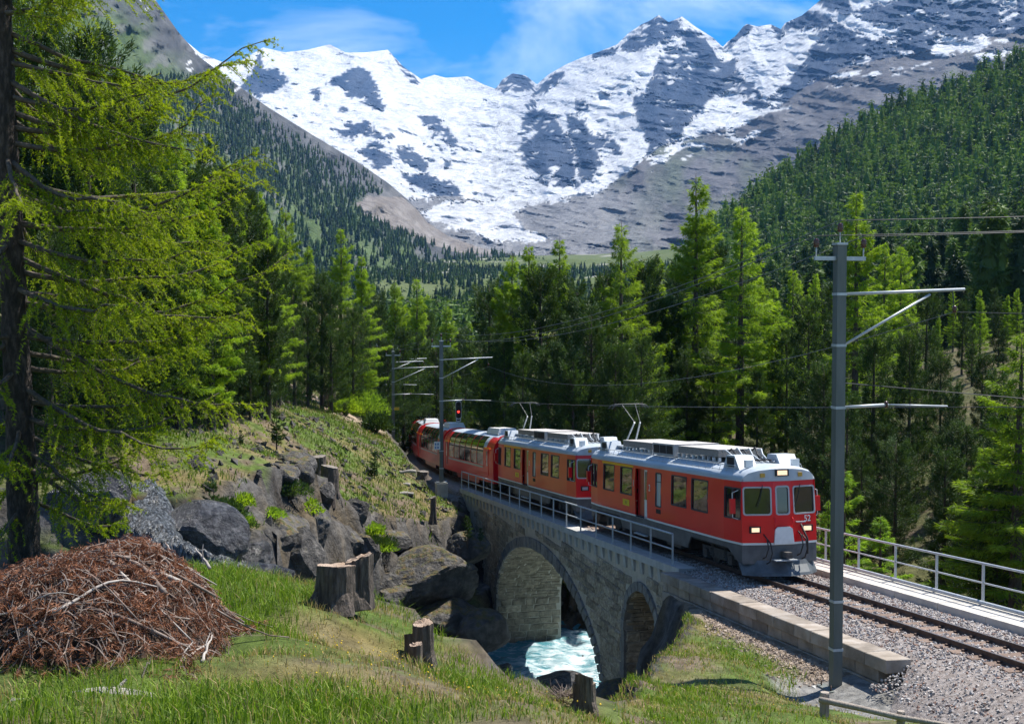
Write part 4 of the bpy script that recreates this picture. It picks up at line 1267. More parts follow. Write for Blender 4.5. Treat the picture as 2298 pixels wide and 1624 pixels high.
LN = 16.55
HL = LN / 2
def lean(z): return -0.045 * max(0.0, (z - 2.2) / 0.8)
def bogie(parent, xc):
    q = MB()
    for y in (-0.86, 0.86):
        q.box(xc - 1.45, xc + 1.45, y - 0.06, y + 0.06, 0.42, 0.62)
        q.box(xc - 0.5, xc + 0.5, y - 0.05, y + 0.05, 0.28, 0.42)
    q.box(xc - 0.3, xc + 0.3, -0.8, 0.8, 0.45, 0.7)
    b = q.build('bogie', M_bogie, parent)
    for x in (-1.05, 1.05):
        for y in (-0.53, 0.53):
            MB().tube(np.array([(xc + x, y - 0.06, 0.37), (xc + x, y + 0.06, 0.37)]), 0.37, 18).build('wheel', M_bogie, b)
        for y in (-0.9, 0.9):
            q = MB()
            for k in range(6): q.tube(np.array([(xc + x * 0.52, y, 0.36 + 0.085 * k), (xc + x * 0.52, y, 0.40 + 0.085 * k)]), 0.11, 9)
            q.tube(np.array([(xc + x * 0.52, y, 0.3), (xc + x * 0.52, y, 0.92)]), 0.06, 7)
            q.build('spring', M_bogie, b)
            MB().box(xc + x - 0.16, xc + x + 0.16, y - 0.1, y + 0.1, 0.24, 0.52).build('axle_box', M_bogie, b)
    return b

def railcar(label, s_front, number, detail=True, group='red railcars of the train'):
    t = thing('railcar', label, 'railcar', mw=car_matrix(s_front + HL, LN), group=group)
    xf = HL
    plan = [(xf - 1.5, -1.325), (xf - 0.27, -1.235), (xf, -0.30), (xf, 0.30), (xf - 0.27, 1.235), (xf - 1.5, 1.325),
            (-xf + 1.5, 1.325), (-xf + 0.27, 1.235), (-xf, 0.30), (-xf, -0.30), (-xf + 0.27, -1.235), (-xf + 1.5, -1.325)]
    n = len(plan)
    q = MB()
    Ps = {}
    sides = []      # windows along the body side, metres behind the nose
    win = [(2.83, 4.26), (4.76, 6.19), (10.54, 11.96), (12.78, 14.2)]
    SZ0, SZ1 = 1.10, 2.98
    for k in range(n):
        p0, p1 = plan[k], plan[(k + 1) % n]
        L_ = math.dist(p0, p1)
        holes = []
        lo = lean
        if abs(p0[1]) > 1.3 and abs(p1[1]) > 1.3:      # long sides
            near = p0[1] > 0   # +y side runs from the front backwards
            for a_, b_ in win: holes.append((a_ - 1.5, b_ - 1.5, 1.81, 2.82))
            holes.append((7.28 - 1.5, 7.84 - 1.5, 1.62, 2.80))
            holes.append((8.80 - 1.5, 10.16 - 1.5, 1.10, 2.86))   # entrance
            if not near: holes = [(L_ - b_, L_ - a_, c_, d_) for a_, b_, c_, d_ in holes]
        elif abs(abs(p0[1]) - abs(p1[1])) < 0.2 and L_ > 1 and abs(p0[0] - p1[0]) > 0.5:       # cab sides
            rev = abs(p0[1]) > abs(p1[1])
            hs = [(0.10, 0.58, 1.82, 2.74), (0.66, 1.16, 1.82, 2.74)]
            holes = hs if not rev else [(L_ - b_, L_ - a_, c_, d_) for a_, b_, c_, d_ in hs]
        elif L_ < 0.7: holes = [(0.10, L_ - 0.10, 1.97, 2.80)]
        else: holes = [(0.07, L_ - 0.09, 1.97, 2.78)] if abs(p0[1]) > abs(p1[1]) else [(0.09, L_ - 0.07, 1.97, 2.78)]
        Ps[k] = (wall_panel(q, p0, p1, SZ0, SZ1, holes, lean=lo), holes, L_)
    body = q.build('body', M_red, t)
    for k in range(n):
        P, holes, L_ = Ps[k]
        p0, p1 = plan[k], plan[(k + 1) % n]
        for (u0, u1, z0, z1) in holes:
            front = not (abs(p0[1]) > 1.2 and abs(p1[1]) > 1.2)
            if z0 < 1.2:      # entrance: recessed folding door with a pale post
                d = MB()
                d.raw([P(u0, z0, 0.10), P(u1, z0, 0.10), P(u1, z1, 0.10), P(u0, z1, 0.10)], np.array([[0, 1, 2, 3]]))
                door = d.build('door', M_darkred, t)
                um = u0 + 0.02 if p0[1] > 0 else u1 - 0.42
                MB().raw([P(um, z0 - 0.35, 0.035), P(um + 0.40, z0 - 0.35, 0.035), P(um + 0.40, z1, 0.035), P(um, z1, 0.035)], np.array([[0, 1, 2, 3]])).build('door_leaf', M_stripe, door)
                for a_ in (0.09, 0.24):
                    MB().raw([P(um + a_, 1.75, 0.028), P(um + a_ + 0.10, 1.75, 0.028), P(um + a_ + 0.10, 2.80, 0.028), P(um + a_, 2.80, 0.028)], np.array([[0, 1, 2, 3]])).build('door_glass', M_glass, door)
                MB().tube(np.array([P(um + 0.46, 1.4, 0.02), P(um + 0.46, 2.3, 0.02)]), 0.015, 6).build('handle', M_galv, door)
            elif z0 < 1.7 and u1 - u0 < 0.7 and not front: window(t, P, u0, u1, z0, z1, M_rubber, M_milky, 0.035, 0.05, bars=(2.5,))
            elif front: window(t, P, u0, u1, z0, z1, M_seal, M_glass, 0.035, 0.07)
            else: window(t, P, u0, u1, z0, z1, M_rubber, M_glass, 0.03, 0.035)
    # white line, skirt
    for z0, z1, off, nm, m in ((1.035, 1.10, 0.006, 'white_line', M_stripe), (2.972, 3.03, 0.012, 'gutter', M_roof)):
        q = MB()
        for k in range(n):
            L_ = math.dist(plan[k], plan[(k + 1) % n])
            hs = []
            if L_ > 10 and nm == 'white_line': hs = [(7.30, 8.66, z0, z1)] if plan[k][1] > 0 else [(L_ - 8.66, L_ - 7.30, z0, z1)]
            wall_panel(q, plan[k], plan[(k + 1) % n], z0, z1, hs, off=off, lean=(lambda z: lean(2.98)) if nm == 'gutter' else None)
        q.build(nm, m, t)
    for sy in (1, -1):
        y = sy * 1.31
        pr = [(xf - 0.30, 1.04), (xf - 0.30, 0.50), (xf - 0.62, 0.50), (xf - 1.25, 0.86), (xf - 4.4, 0.88), (xf - 4.75, 0.46), (xf - 7.6, 0.46), (-xf + 7.0, 0.46), (-xf + 4.75, 0.46), (-xf + 4.4, 0.88), (-xf + 1.25, 0.86), (-xf + 0.62, 0.50), (-xf + 0.30, 0.50), (-xf + 0.30, 1.04)]
        yw = lambda x: sy * (1.235 + 0.075 * sstep(0.27, 1.5, xf - abs(x)))
        V = [(x, yw(x), z) for x, z in pr] + [(x, yw(x) - sy * 0.05, z) for x, z in pr]
        top = 1.04
        # split into quads between the sill and the lower edge
        q = MB()
        for k in range(1, len(pr) - 2):
            a_, b_ = pr[k], pr[k + 1]
            if a_[0] == b_[0]: continue
            q.hexa([(a_[0], yw(a_[0]), a_[1]), (b_[0], yw(b_[0]), b_[1]), (b_[0], yw(b_[0]) - sy * 0.05, b_[1]), (a_[0], yw(a_[0]) - sy * 0.05, a_[1]),
                    (a_[0], yw(a_[0]), top), (b_[0], yw(b_[0]), top), (b_[0], yw(b_[0]) - sy * 0.05, top), (a_[0], yw(a_[0]) - sy * 0.05, top)])
        q.build('side_skirt', M_skirt, t)
        for x in (xf - 9.5, xf - 6.2): MB().box(x - 0.7, x + 0.7, sy * 1.1 - 0.16, sy * 1.1 + 0.16, 0.34, 0.9).build('equipment_box', M_bogie, t)
        st = MB().box(xf - 10.1, xf - 8.8, sy * 1.36 - 0.06, sy * 1.36 + 0.06, 0.40, 0.44).build('step', M_galv, t)
    MB().box(-xf + 0.35, xf - 0.35, -1.22, 1.22, 0.80, 1.02).build('underframe', M_under, t)
    MB().box(-xf + 5.2, xf - 5.2, -1.0, 1.0, 0.35, 0.8).build('motor_case', M_under, t)
    bogie(t, xf - 2.9); bogie(t, -xf + 2.9)
    # front aprons with ploughs and couplers, both ends
    for e in (1, -1):
        q = MB()
        pr = [(xf - 0.30, 1.235), (xf - 0.02, 0.30), (xf - 0.02, -0.30), (xf - 0.30, -1.235)]
        for k in range(3):
            a_, b_ = pr[k], pr[k + 1]
            q.raw([(e * a_[0], a_[1], 0.46), (e * b_[0], b_[1], 0.46), (e * b_[0], b_[1], 1.036), (e * a_[0], a_[1], 1.036)], np.array([[0, 1, 2, 3]]))
        q.build('front_apron', M_skirt, t)
        q = MB()
        pl_ = [(xf - 0.55, 1.24), (xf - 0.10, 0.80), (xf + 0.12, 0.0), (xf - 0.10, -0.80), (xf - 0.55, -1.24)]
        g_ = np.array([[(e * (x + d), y, z) for z, d in ((0.62, -0.10), (0.42, 0.02), (0.20, 0.22), (0.12, 0.26))] for x, y in pl_])
        q.grid(g_, flip=e < 0)
        g2 = g_ - np.array([e * 0.04, 0, 0])
        q.grid(g2, flip=e > 0)
        q.build('snow_plough', mat('plough_steel', (0.045, 0.055, 0.065), (0.10, 0.115, 0.125), scale=3, rough=0.45), t)
        MB().box(*sorted((e * (xf - 0.1), e * (xf + 0.42))), -0.09, 0.09, 0.66, 0.84).build('coupler', M_bogie, t)
        q = MB().prism([(-0.33, 1.06), (0.33, 1.06), (0.28, 1.52), (0.20, 1.58), (-0.20, 1.58), (-0.28, 1.52)], e * (xf + 0.012), e * (xf + 0.07), 'yz')
        q.build('gangway_plate', mat('pale_plate', (0.70, 0.69, 0.67), (0.82, 0.81, 0.79), scale=3, rough=0.6), t)
        MB().box(*sorted((e * (xf + 0.02), e * (xf + 0.36))), -0.42, 0.30, 0.58, 0.61).build('tread_plate', M_galv, t)
        for y in (-0.86, 0.86):
            x0 = xf - 0.27 * (abs(y) - 0.3) / 0.935
            l_ = MB().box(*sorted((e * (x0 - 0.02), e * (x0 + 0.05))), y - 0.18, y + 0.18, 1.40, 1.60).build('headlamp', M_black, t)
            MB().box(*sorted((e * (x0 + 0.05), e * (x0 + 0.062))), y - 0.13, y + 0.12, 1.435, 1.565).build('lens', M_lamp if e > 0 and detail else M_galv, l_)
        # wipers, hoses, handrails, horn wires
        for y in (0.62, -0.62):
            MB().tube(np.array([(e * (xf - 0.08), y, 2.86), (e * (xf - 0.03), y - 0.1, 2.5), (e * (xf - 0.02), y - 0.22, 2.2)]), 0.014, 5).build('wiper', M_black, t)
        for k, (y, z) in enumerate(((0.52, 1.42), (0.66, 1.30), (-0.62, 1.36), (-0.50, 1.2))):
            P = np.array([(e * (xf - 0.06), y, z), (e * (xf + 0.10), y + 0.03, z - 0.12), (e * (xf + 0.16), y + 0.05, z - 0.40), (e * (xf + 0.12), y - 0.02, z - 0.66), (e * (xf + 0.02), y - 0.08, z - 0.72)])
            MB().tube(P, 0.022, 6).build('brake_hose', M_black, t, smooth=True)
        for y in (0.30, -0.30):
            MB().tube(np.array([(e * (xf + 0.0), y, 1.86), (e * (xf + 0.07), y, 1.82), (e * (xf + 0.08), y, 1.62), (e * xf, y, 1.52)]), 0.014, 6).build('handrail', M_red, t, smooth=True)
        MB().tube(np.array([(e * (xf - 0.15), e * 0.62, 1.7), (e * (xf + 0.16), e * 0.72, 1.2), (e * (xf + 0.18), e * 0.7, 0.75)]), 0.03, 6).build('jumper_cable', M_black, t, smooth=True)
        MB().box(*sorted((e * (xf - 0.02), e * (xf + 0.05))), *sorted((e * 0.42, e * 0.72)), 1.70, 1.73).build('jumper_bracket', M_galv, t)
        # mirrors
        for sy in (1, -1):
            mr_ = MB().box(*sorted((e * (xf - 0.62), e * (xf - 0.50))), *sorted((sy * 1.34, sy * 1.50)), 1.98, 2.44).build('mirror', M_red, t)
            MB().tube(np.array([(e * (xf - 0.5), sy * 1.24, 2.70), (e * (xf - 0.55), sy * 1.42, 2.62), (e * (xf - 0.55), sy * 1.42, 1.86), (e * (xf - 0.5), sy * 1.24, 1.80)]), 0.014, 6).build('mirror_arm', M_stripe, mr_)
    # roof shell with domed ends
    prof = [(1.285, 2.99), (1.295, 3.06), (1.22, 3.17), (1.02, 3.29), (0.72, 3.39), (0.36, 3.44), (0.0, 3.455)]
    prof = prof + [(-a_, b_) for a_, b_ in prof[-2::-1]]
    xe = lambda y: xf - 0.27 * max(0.0, (abs(y) - 0.3) / 0.935)
    stn = [1, 0.985, 0.96, 0.9, 0.5, 0, -0.5, -0.9, -0.96, -0.985, -1]
    G_ = np.zeros((len(stn), len(prof), 3))
    for i, k in enumerate(stn):
        for j, (y, z) in enumerate(prof):
            drop = {1: 0.10, 0.985: 0.03, 0.96: 0.008}.get(abs(k), 0.0)
            tp = 1 - 0.07 * sstep(0.82, 1.0, abs(k)) * (abs(y) > 1.2)
            G_[i, j] = (k * xe(y) , y * tp, z - drop * (z - 2.99) / 0.46)
    q = MB().grid(G_)
    for e, row_ in ((1, 0), (-1, -1)):
        ring_ = G_[row_]
        base = ring_.copy(); base[:, 2] = 2.99
        mid = (ring_ + base) / 2
        q.grid(np.stack([base, mid, ring_]), flip=(e < 0))
    q.build('roof', M_roof, t, smooth=True).data.shade_smooth()
    for e in (1, -1):
        hl = MB().box(*sorted((e * (xf - 0.02), e * (xf + 0.05))), -0.24, 0.20, 3.13, 3.33).build('top_headlamp', M_black, t)
        MB().box(*sorted((e * (xf + 0.05), e * (xf + 0.06))), -0.18, 0.14, 3.16, 3.30).build('lens', M_lamp if e > 0 and detail else M_galv, hl)
        for y in (-0.62, 0.62):
            MB().box(*sorted((e * (xf - 0.14), e * (xf - 0.04))), y - 0.07, y + 0.07, 3.10, 3.22).build('amber_lamp', M_amber, t)
        for sy in (1, -1):      # air intake hoods near each end
            x0 = e * (xf - 1.55)
            hd = MB().prism([(x0 - e * 0.62, 3.30), (x0 + e * 0.66, 3.30), (x0 + e * 0.30, 3.72), (x0 - e * 0.34, 3.72)], *sorted((sy * 0.40, sy * 1.02)), 'xz').build('intake_hood', M_roof, t)
            MB().box(*sorted((x0 - e * 0.30, x0 + e * 0.26)), *sorted((sy * 1.021, sy * 1.03)), 3.36, 3.66).build('grille', M_grille, hd)
            MB().box(*sorted((e * (xf - 0.80), e * (xf - 0.66))), *sorted((sy * 0.66, sy * 0.90)), 3.36, 3.60).build('horn_box', M_stripe, t)
    # resistor banks
    for xc, L_ in ((xf - 5.0, 3.7), (xf - 11.4, 3.5)):
        rb = MB().prism([(xc - L_ / 2, 3.58), (xc + L_ / 2, 3.58), (xc + L_ / 2, 3.80), (xc - L_ / 2, 3.80)], -0.78, 0.78, 'xz').build('resistor_bank', M_resist, t)
        for k in range(5):
            w_ = L_ / 5
            MB().box(xc - L_ / 2 + k * w_ + 0.01, xc - L_ / 2 + (k + 1) * w_ - 0.01, -0.80, 0.80, 3.802, 3.83).build('cover_plate', M_restop, rb)
        for sy in (1, -1):
            MB().box(xc - L_ / 2, xc + L_ / 2, *sorted((sy * 0.72, sy * 0.80)), 3.40, 3.44).build('support_rail', M_galv, t)
            for k in range(9): MB().box(xc - L_ / 2 + k * L_ / 8 - 0.05, xc - L_ / 2 + k * L_ / 8 + 0.05, *sorted((sy * 0.70, sy * 0.79)), 3.44, 3.56).build('insulator_foot', M_stripe if k % 2 else M_galv, t)
    xc = xf - 8.2
    cb = MB().box(xc - 1.15, xc + 1.15, -0.86, 0.86, 3.42, 3.86).build('equipment_case', M_restop, t)
    for k in range(3):
        MB().box(xc - 1.05 + k * 0.70, xc - 0.41 + k * 0.70, 0.861, 0.872, 3.50, 3.80).build('case_grille', M_grille, cb)
        MB().box(xc - 1.05 + k * 0.70, xc - 0.41 + k * 0.70, -0.872, -0.861, 3.50, 3.80).build('case_grille', M_grille, cb)
    # cables over the roof
    for k in range(7):
        y = -0.6 + 0.2 * k
        P = np.array([(xf - 3.2, y, 3.75), (xf - 2.9, y * 1.05, 3.82 + 0.03 * (k % 3)), (xf - 2.6, y * 0.9, 3.66), (xf - 2.1, y * 0.7 + 0.05, 3.52), (xf - 1.2, y * 0.5, 3.50 + 0.05 * (k % 2))])
        MB().tube(P, 0.028, 6).build('roof_cable', M_black if k % 2 else M_galv, t, smooth=True)
    for sy in (1, -1):
        y = sy * 1.10
        MB().tube(np.array([(x, y, 3.42) for x in np.linspace(-xf + 0.9, xf - 1.0, 8)]), 0.014, 5).build('roof_rail', M_galv, t)
        MB().tube(np.array([(x, y * 1.06, 3.26) for x in np.linspace(-xf + 0.9, xf - 1.0, 8)]), 0.010, 5).build('roof_rail', M_galv, t)
        for k in range(26):
            x = -xf + 0.9 + k * (LN - 1.9) / 25
            MB().tube(np.array([(x, y * 1.065, 3.22), (x, y, 3.42)]), 0.009, 4).build('rail_stay', M_galv, t)
    # pantograph at the rear end, raised
    xp = -xf + 2.3
    pg = MB().box(xp - 0.5, xp + 0.6, -0.6, 0.6, 3.50, 3.56).build('pantograph', M_galv, t)
    for y in (-0.22, 0.22):
        MB().tube(np.array([(xp - 0.4, y, 3.56), (xp + 0.62, y * 0.55, 4.52)]), 0.036, 7).build('lower_arm', M_galv, pg)
    for y in (-0.12, 0.12):
        MB().tube(np.array([(xp + 0.62, y, 4.52), (xp - 0.45, y * 2.4, 5.22)]), 0.02, 6).build('upper_arm', M_wire, pg)
    for x in (-0.68, -0.22):
        P = np.array([(xp + x, -0.82, 5.08), (xp + x, -0.68, 5.22), (xp + x, -0.5, 5.26), (xp + x, 0.5, 5.26), (xp + x, 0.68, 5.22), (xp + x, 0.82, 5.08)])
        MB().tube(P, 0.022, 6).build('collector_strip', M_wire, pg, smooth=True)
    MB().bar((xp - 0.68, 0, 5.24), (xp - 0.22, 0, 5.24), 0.05, 0.04).build('collector_frame', M_wire, pg)
    # lettering, stripes, plates on both long sides
    for k in (5, 11):
        P, holes, L_ = Ps[k]
        fu = (lambda d: d - 1.5) if k == 5 else (lambda d: L_ - (d - 1.5))
        a_, b_ = sorted((fu(10.40), fu(14.40)))
        MB().raw([P(a_, 2.86, -0.006), P(b_, 2.86, -0.006), P(b_, 2.945, -0.006), P(a_, 2.945, -0.006)], np.array([[0, 1, 2, 3]])).build('class_stripe', M_first, t)
        text(t, '1', P, fu(10.30), 2.28, 0.34, M_stripe); text(t, '2', P, fu(8.46), 2.22, 0.34, M_stripe)
        a_, b_ = sorted((fu(10.85), fu(11.65)))
        MB().raw([P(a_, 1.36, -0.006), P(b_, 1.36, -0.006), P(b_, 1.60, -0.006), P(a_, 1.60, -0.006)], np.array([[0, 1, 2, 3]])).build('yellow_plate', mat('yellow_sticker', (0.75, 0.52, 0.02), rough=0.5), t)
        MB().raw([P((a_ + b_) / 2 - 0.13, 1.41, -0.008), P((a_ + b_) / 2 + 0.13, 1.41, -0.008), P((a_ + b_) / 2 + 0.13, 1.55, -0.008), P((a_ + b_) / 2 - 0.13, 1.55, -0.008)], np.array([[0, 1, 2, 3]])).build('plate_marking', mat('plate_print', (0.45, 0.30, 0.02), rough=0.5), t)
        a_, b_ = sorted((fu(7.30), fu(7.80)))
        MB().raw([P(a_, 1.36, -0.006), P(b_, 1.36, -0.006), P(b_, 1.52, -0.006), P(a_, 1.52, -0.006)], np.array([[0, 1, 2, 3]])).build('vent_grille', M_grille, t)
    if number:
        for kk in (3, 9):
            P, holes, L_ = Ps[kk]
            text(t, number, P, 0.60, 1.79, 0.27, M_stripe, 'number')
    return t
railcar('leading red railcar with number 52 on its nose and lit headlights', 0.0, '52')
railcar('second red railcar, coupled behind the leading one on the bridge', 18.3, '', detail=False)

# ---- panoramic coaches
CL = 16.5
def coach(label, s_front, extra=False):
    t = thing('panorama_coach', label, 'coach', mw=car_matrix(s_front + CL / 2, CL), group='panoramic coaches of the train')
    xf = CL / 2
    side = [(1.325, 1.55), (1.33, 1.9), (1.32, 2.3), (1.27, 2.62), (1.17, 2.88), (1.02, 3.09), (0.84, 3.23)]
    low = [(1.30, 0.62), (1.325, 0.95), (1.325, 1.55)]
    x_w0, x_w1 = xf - 3.0, xf - 14.7        # glazed length
    for sy in (1, -1):
        fl = sy > 0
        g_ = np.array([[(x, sy * y, z) for y, z in low] for x in (xf - 0.5, -xf + 0.5)])
        MB().grid(g_, flip=not fl).build('side_panel', M_red, t)
        g_ = np.array([[(x, sy * (y + 0.012), z) for y, z in ((1.325, 1.38), (1.325, 1.50))] for x in (x_w0, x_w1)])
        MB().grid(g_, flip=not fl).build('silver_line', M_silver, t)
        for a_, b_ in ((xf - 0.5, x_w0), (x_w1, -xf + 0.5)):
            g_ = np.array([[(x, sy * y, z) for y, z in side] for x in (a_, b_)])
            MB().grid(g_, flip=not fl).build('end_panel', M_red, t, smooth=True)
            c_ = (a_ + b_) / 2
            w_ = MB().box(c_ - 0.30, c_ + 0.30, *sorted((sy * 1.331, sy * 1.345)), 1.0, 2.55).build('door', M_red if a_ > 0 else M_darkred, t)
            MB().box(c_ - 0.18, c_ + 0.18, *sorted((sy * 1.346, sy * 1.352)), 1.55, 2.42).build('door_glass', M_glass, w_)
            MB().box(c_ - 0.75, c_ + 0.75, *sorted((sy * 1.333, sy * 1.343)), 2.56, 2.63).build('class_stripe', M_first, t)
        nw = 6
        for k in range(nw):
            a_ = x_w0 + (x_w1 - x_w0) * k / nw - 0.05; b_ = x_w0 + (x_w1 - x_w0) * (k + 1) / nw + 0.05
            g_ = np.array([[(x, sy * (y - 0.02), z) for y, z in side] for x in (a_, b_)])
            wdw = MB().grid(g_, flip=not fl).build('window', M_glass, t, smooth=True)
            MB().raw([(x, sy * y, z) for y, z in ((1.322, 2.34), (1.31, 2.42)) for x in (a_, b_)], np.array([[0, 1, 3, 2]] if sy < 0 else [[2, 3, 1, 0]])).build('pane_joint', M_rubber, wdw)
        for k in range(nw + 1):
            x = x_w0 + (x_w1 - x_w0) * k / nw
            g_ = np.array([[(x + d, sy * (y + 0.006), z) for y, z in side] for d in (0.05, -0.05)])
            MB().grid(g_, flip=not fl).build('mullion', M_red if k not in (0,) else M_silver, t, smooth=True)
        g_ = np.array([[(x, sy * y, z) for y, z in ((0.84, 3.23), (0.78, 3.27), (0.5, 3.36), (0, 3.40))] for x in (xf - 0.4, -xf + 0.4)])
        MB().grid(g_, flip=not fl).build('roof', M_roof, t, smooth=True)
        g_ = np.array([[(x, sy * (y + 0.01), z) for y, z in side[3:] + [(0.78, 3.27)]] for x in (x_w0 + 0.05, xf - 2.1)])
        MB().grid(g_, flip=not fl).build('silver_corner', M_roof, t, smooth=True)
        MB().prism([(xf - 4.4, 0.62), (xf - 4.9, 0.34), (-xf + 4.9, 0.34), (-xf + 4.4, 0.62)], *sorted((sy * 1.18, sy * 1.26)), 'xz').build('side_skirt', M_darkred, t)
    for e in (1, -1):
        full = [(y, z) for y, z in low[:2] + side + [(0.78, 3.29), (0.5, 3.38), (0.0, 3.42)]]
        full = full + [(-y, z) for y, z in full[-2::-1]]
        out_ = [(y * 1.015, z + (0.02 if z > 2 else 0)) for y, z in full]
        MB().prism(out_, *sorted((e * (xf - 0.52), e * (xf - 0.02))), 'yz').build('end_wall', M_red, t)
        MB().box(*sorted((e * (xf - 0.02), e * (xf + 0.30))), -0.55, 0.55, 0.95, 3.0).build('gangway', M_black, t)
    MB().box(-xf + 0.6, xf - 0.6, -1.2, 1.2, 0.5, 0.9).build('underframe', M_under, t)
    bogie(t, xf - 2.6); bogie(t, -xf + 2.6)
    xa = xf - 2.9
    for xa, L_ in ([(xf - 3.6, 3.4)] if not extra else [(xf - 3.6, 3.4), (0.0, 3.0), (-xf + 4, 3.0)]):
        ac = MB().hexa([(xa - L_ / 2, -0.62, 3.36), (xa + L_ / 2, -0.62, 3.36), (xa + L_ / 2, 0.62, 3.36), (xa - L_ / 2, 0.62, 3.36), (xa - L_ / 2 + 0.15, -0.5, 3.72), (xa + L_ / 2 - 0.2, -0.5, 3.72), (xa + L_ / 2 - 0.2, 0.5, 3.72), (xa - L_ / 2 + 0.15, 0.5, 3.72)]).build('air_conditioner', M_acbox, t)
        MB().hexa([(xa - 0.1, 0.605, 3.42), (xa - L_ / 2 + 0.2, 0.605, 3.42), (xa - L_ / 2 + 0.2, 0.625, 3.42), (xa - 0.1, 0.625, 3.42), (xa - 0.1, 0.54, 3.66), (xa - L_ / 2 + 0.25, 0.54, 3.66), (xa - L_ / 2 + 0.25, 0.56, 3.66), (xa - 0.1, 0.56, 3.66)]).build('grille', M_grille, ac)
    return t
coach('red panoramic coach right behind the railcars, at the end of the bridge', 35.3)
coach('middle red panoramic coach, seen past the mast at the bridge end', 52.5)
coach('last visible red panoramic coach, curving away beside the rocky cutting', 69.7)
coach('tail coach with white boxes on its roof, almost hidden round the curve', 86.9, True)
# ================================================================== TREES
M_bark = mat('larch_bark', (0.045, 0.034, 0.027), (0.12, 0.095, 0.08), scale=5, rough=0.95, bump=1.0, bscale=9, stretch=(3, 3, 0.5))
M_barkd = mat('pine_bark', (0.04, 0.03, 0.024), (0.09, 0.07, 0.055), scale=5, rough=0.95)
L_larch = leaf_mat('larch_needles', (0.105, 0.19, 0.016), (0.24, 0.35, 0.03), (1.6, 1.55, 0.7), trans=0.52)
L_pine = leaf_mat('pine_needles', (0.020, 0.050, 0.014), (0.060, 0.105, 0.024), (1.5, 1.45, 0.7), trans=0.28)
L_young = leaf_mat('young_larch_needles', (0.13, 0.24, 0.025), (0.22, 0.35, 0.04), (1.5, 1.45, 0.7), trans=0.5)
L_far1 = leaf_mat('hill_larch_needles', (0.065, 0.125, 0.025), (0.12, 0.19, 0.04), (1.2, 1.2, 0.7), scale=0.5, trans=0.3, rand=0.3)
L_far2 = leaf_mat('hill_pine_needles', (0.022, 0.05, 0.02), (0.05, 0.085, 0.03), (1.2, 1.2, 0.7), scale=0.5, trans=0.2, rand=0.35)

def unit(v): return v / (np.linalg.norm(v, axis=-1, keepdims=True) + 1e-9)

def cards(base, d, L_, W_, r, flat=0.0):
    """thin lozenges: base points, directions, lengths, widths"""
    n = len(base)
    rv = r.normal(size=(n, 3))
    rv[:, 2] += flat * np.sign(rv[:, 2])
    side = unit(np.cross(d, rv))
    mid = base + d * (L_ * 0.45)[:, None]
    V = np.stack([base, mid + side * (W_ / 2)[:, None], base + d * L_[:, None], mid - side * (W_ / 2)[:, None]], 1)
    F = np.arange(n * 4).reshape(n, 4)
    return V.reshape(-1, 3), F

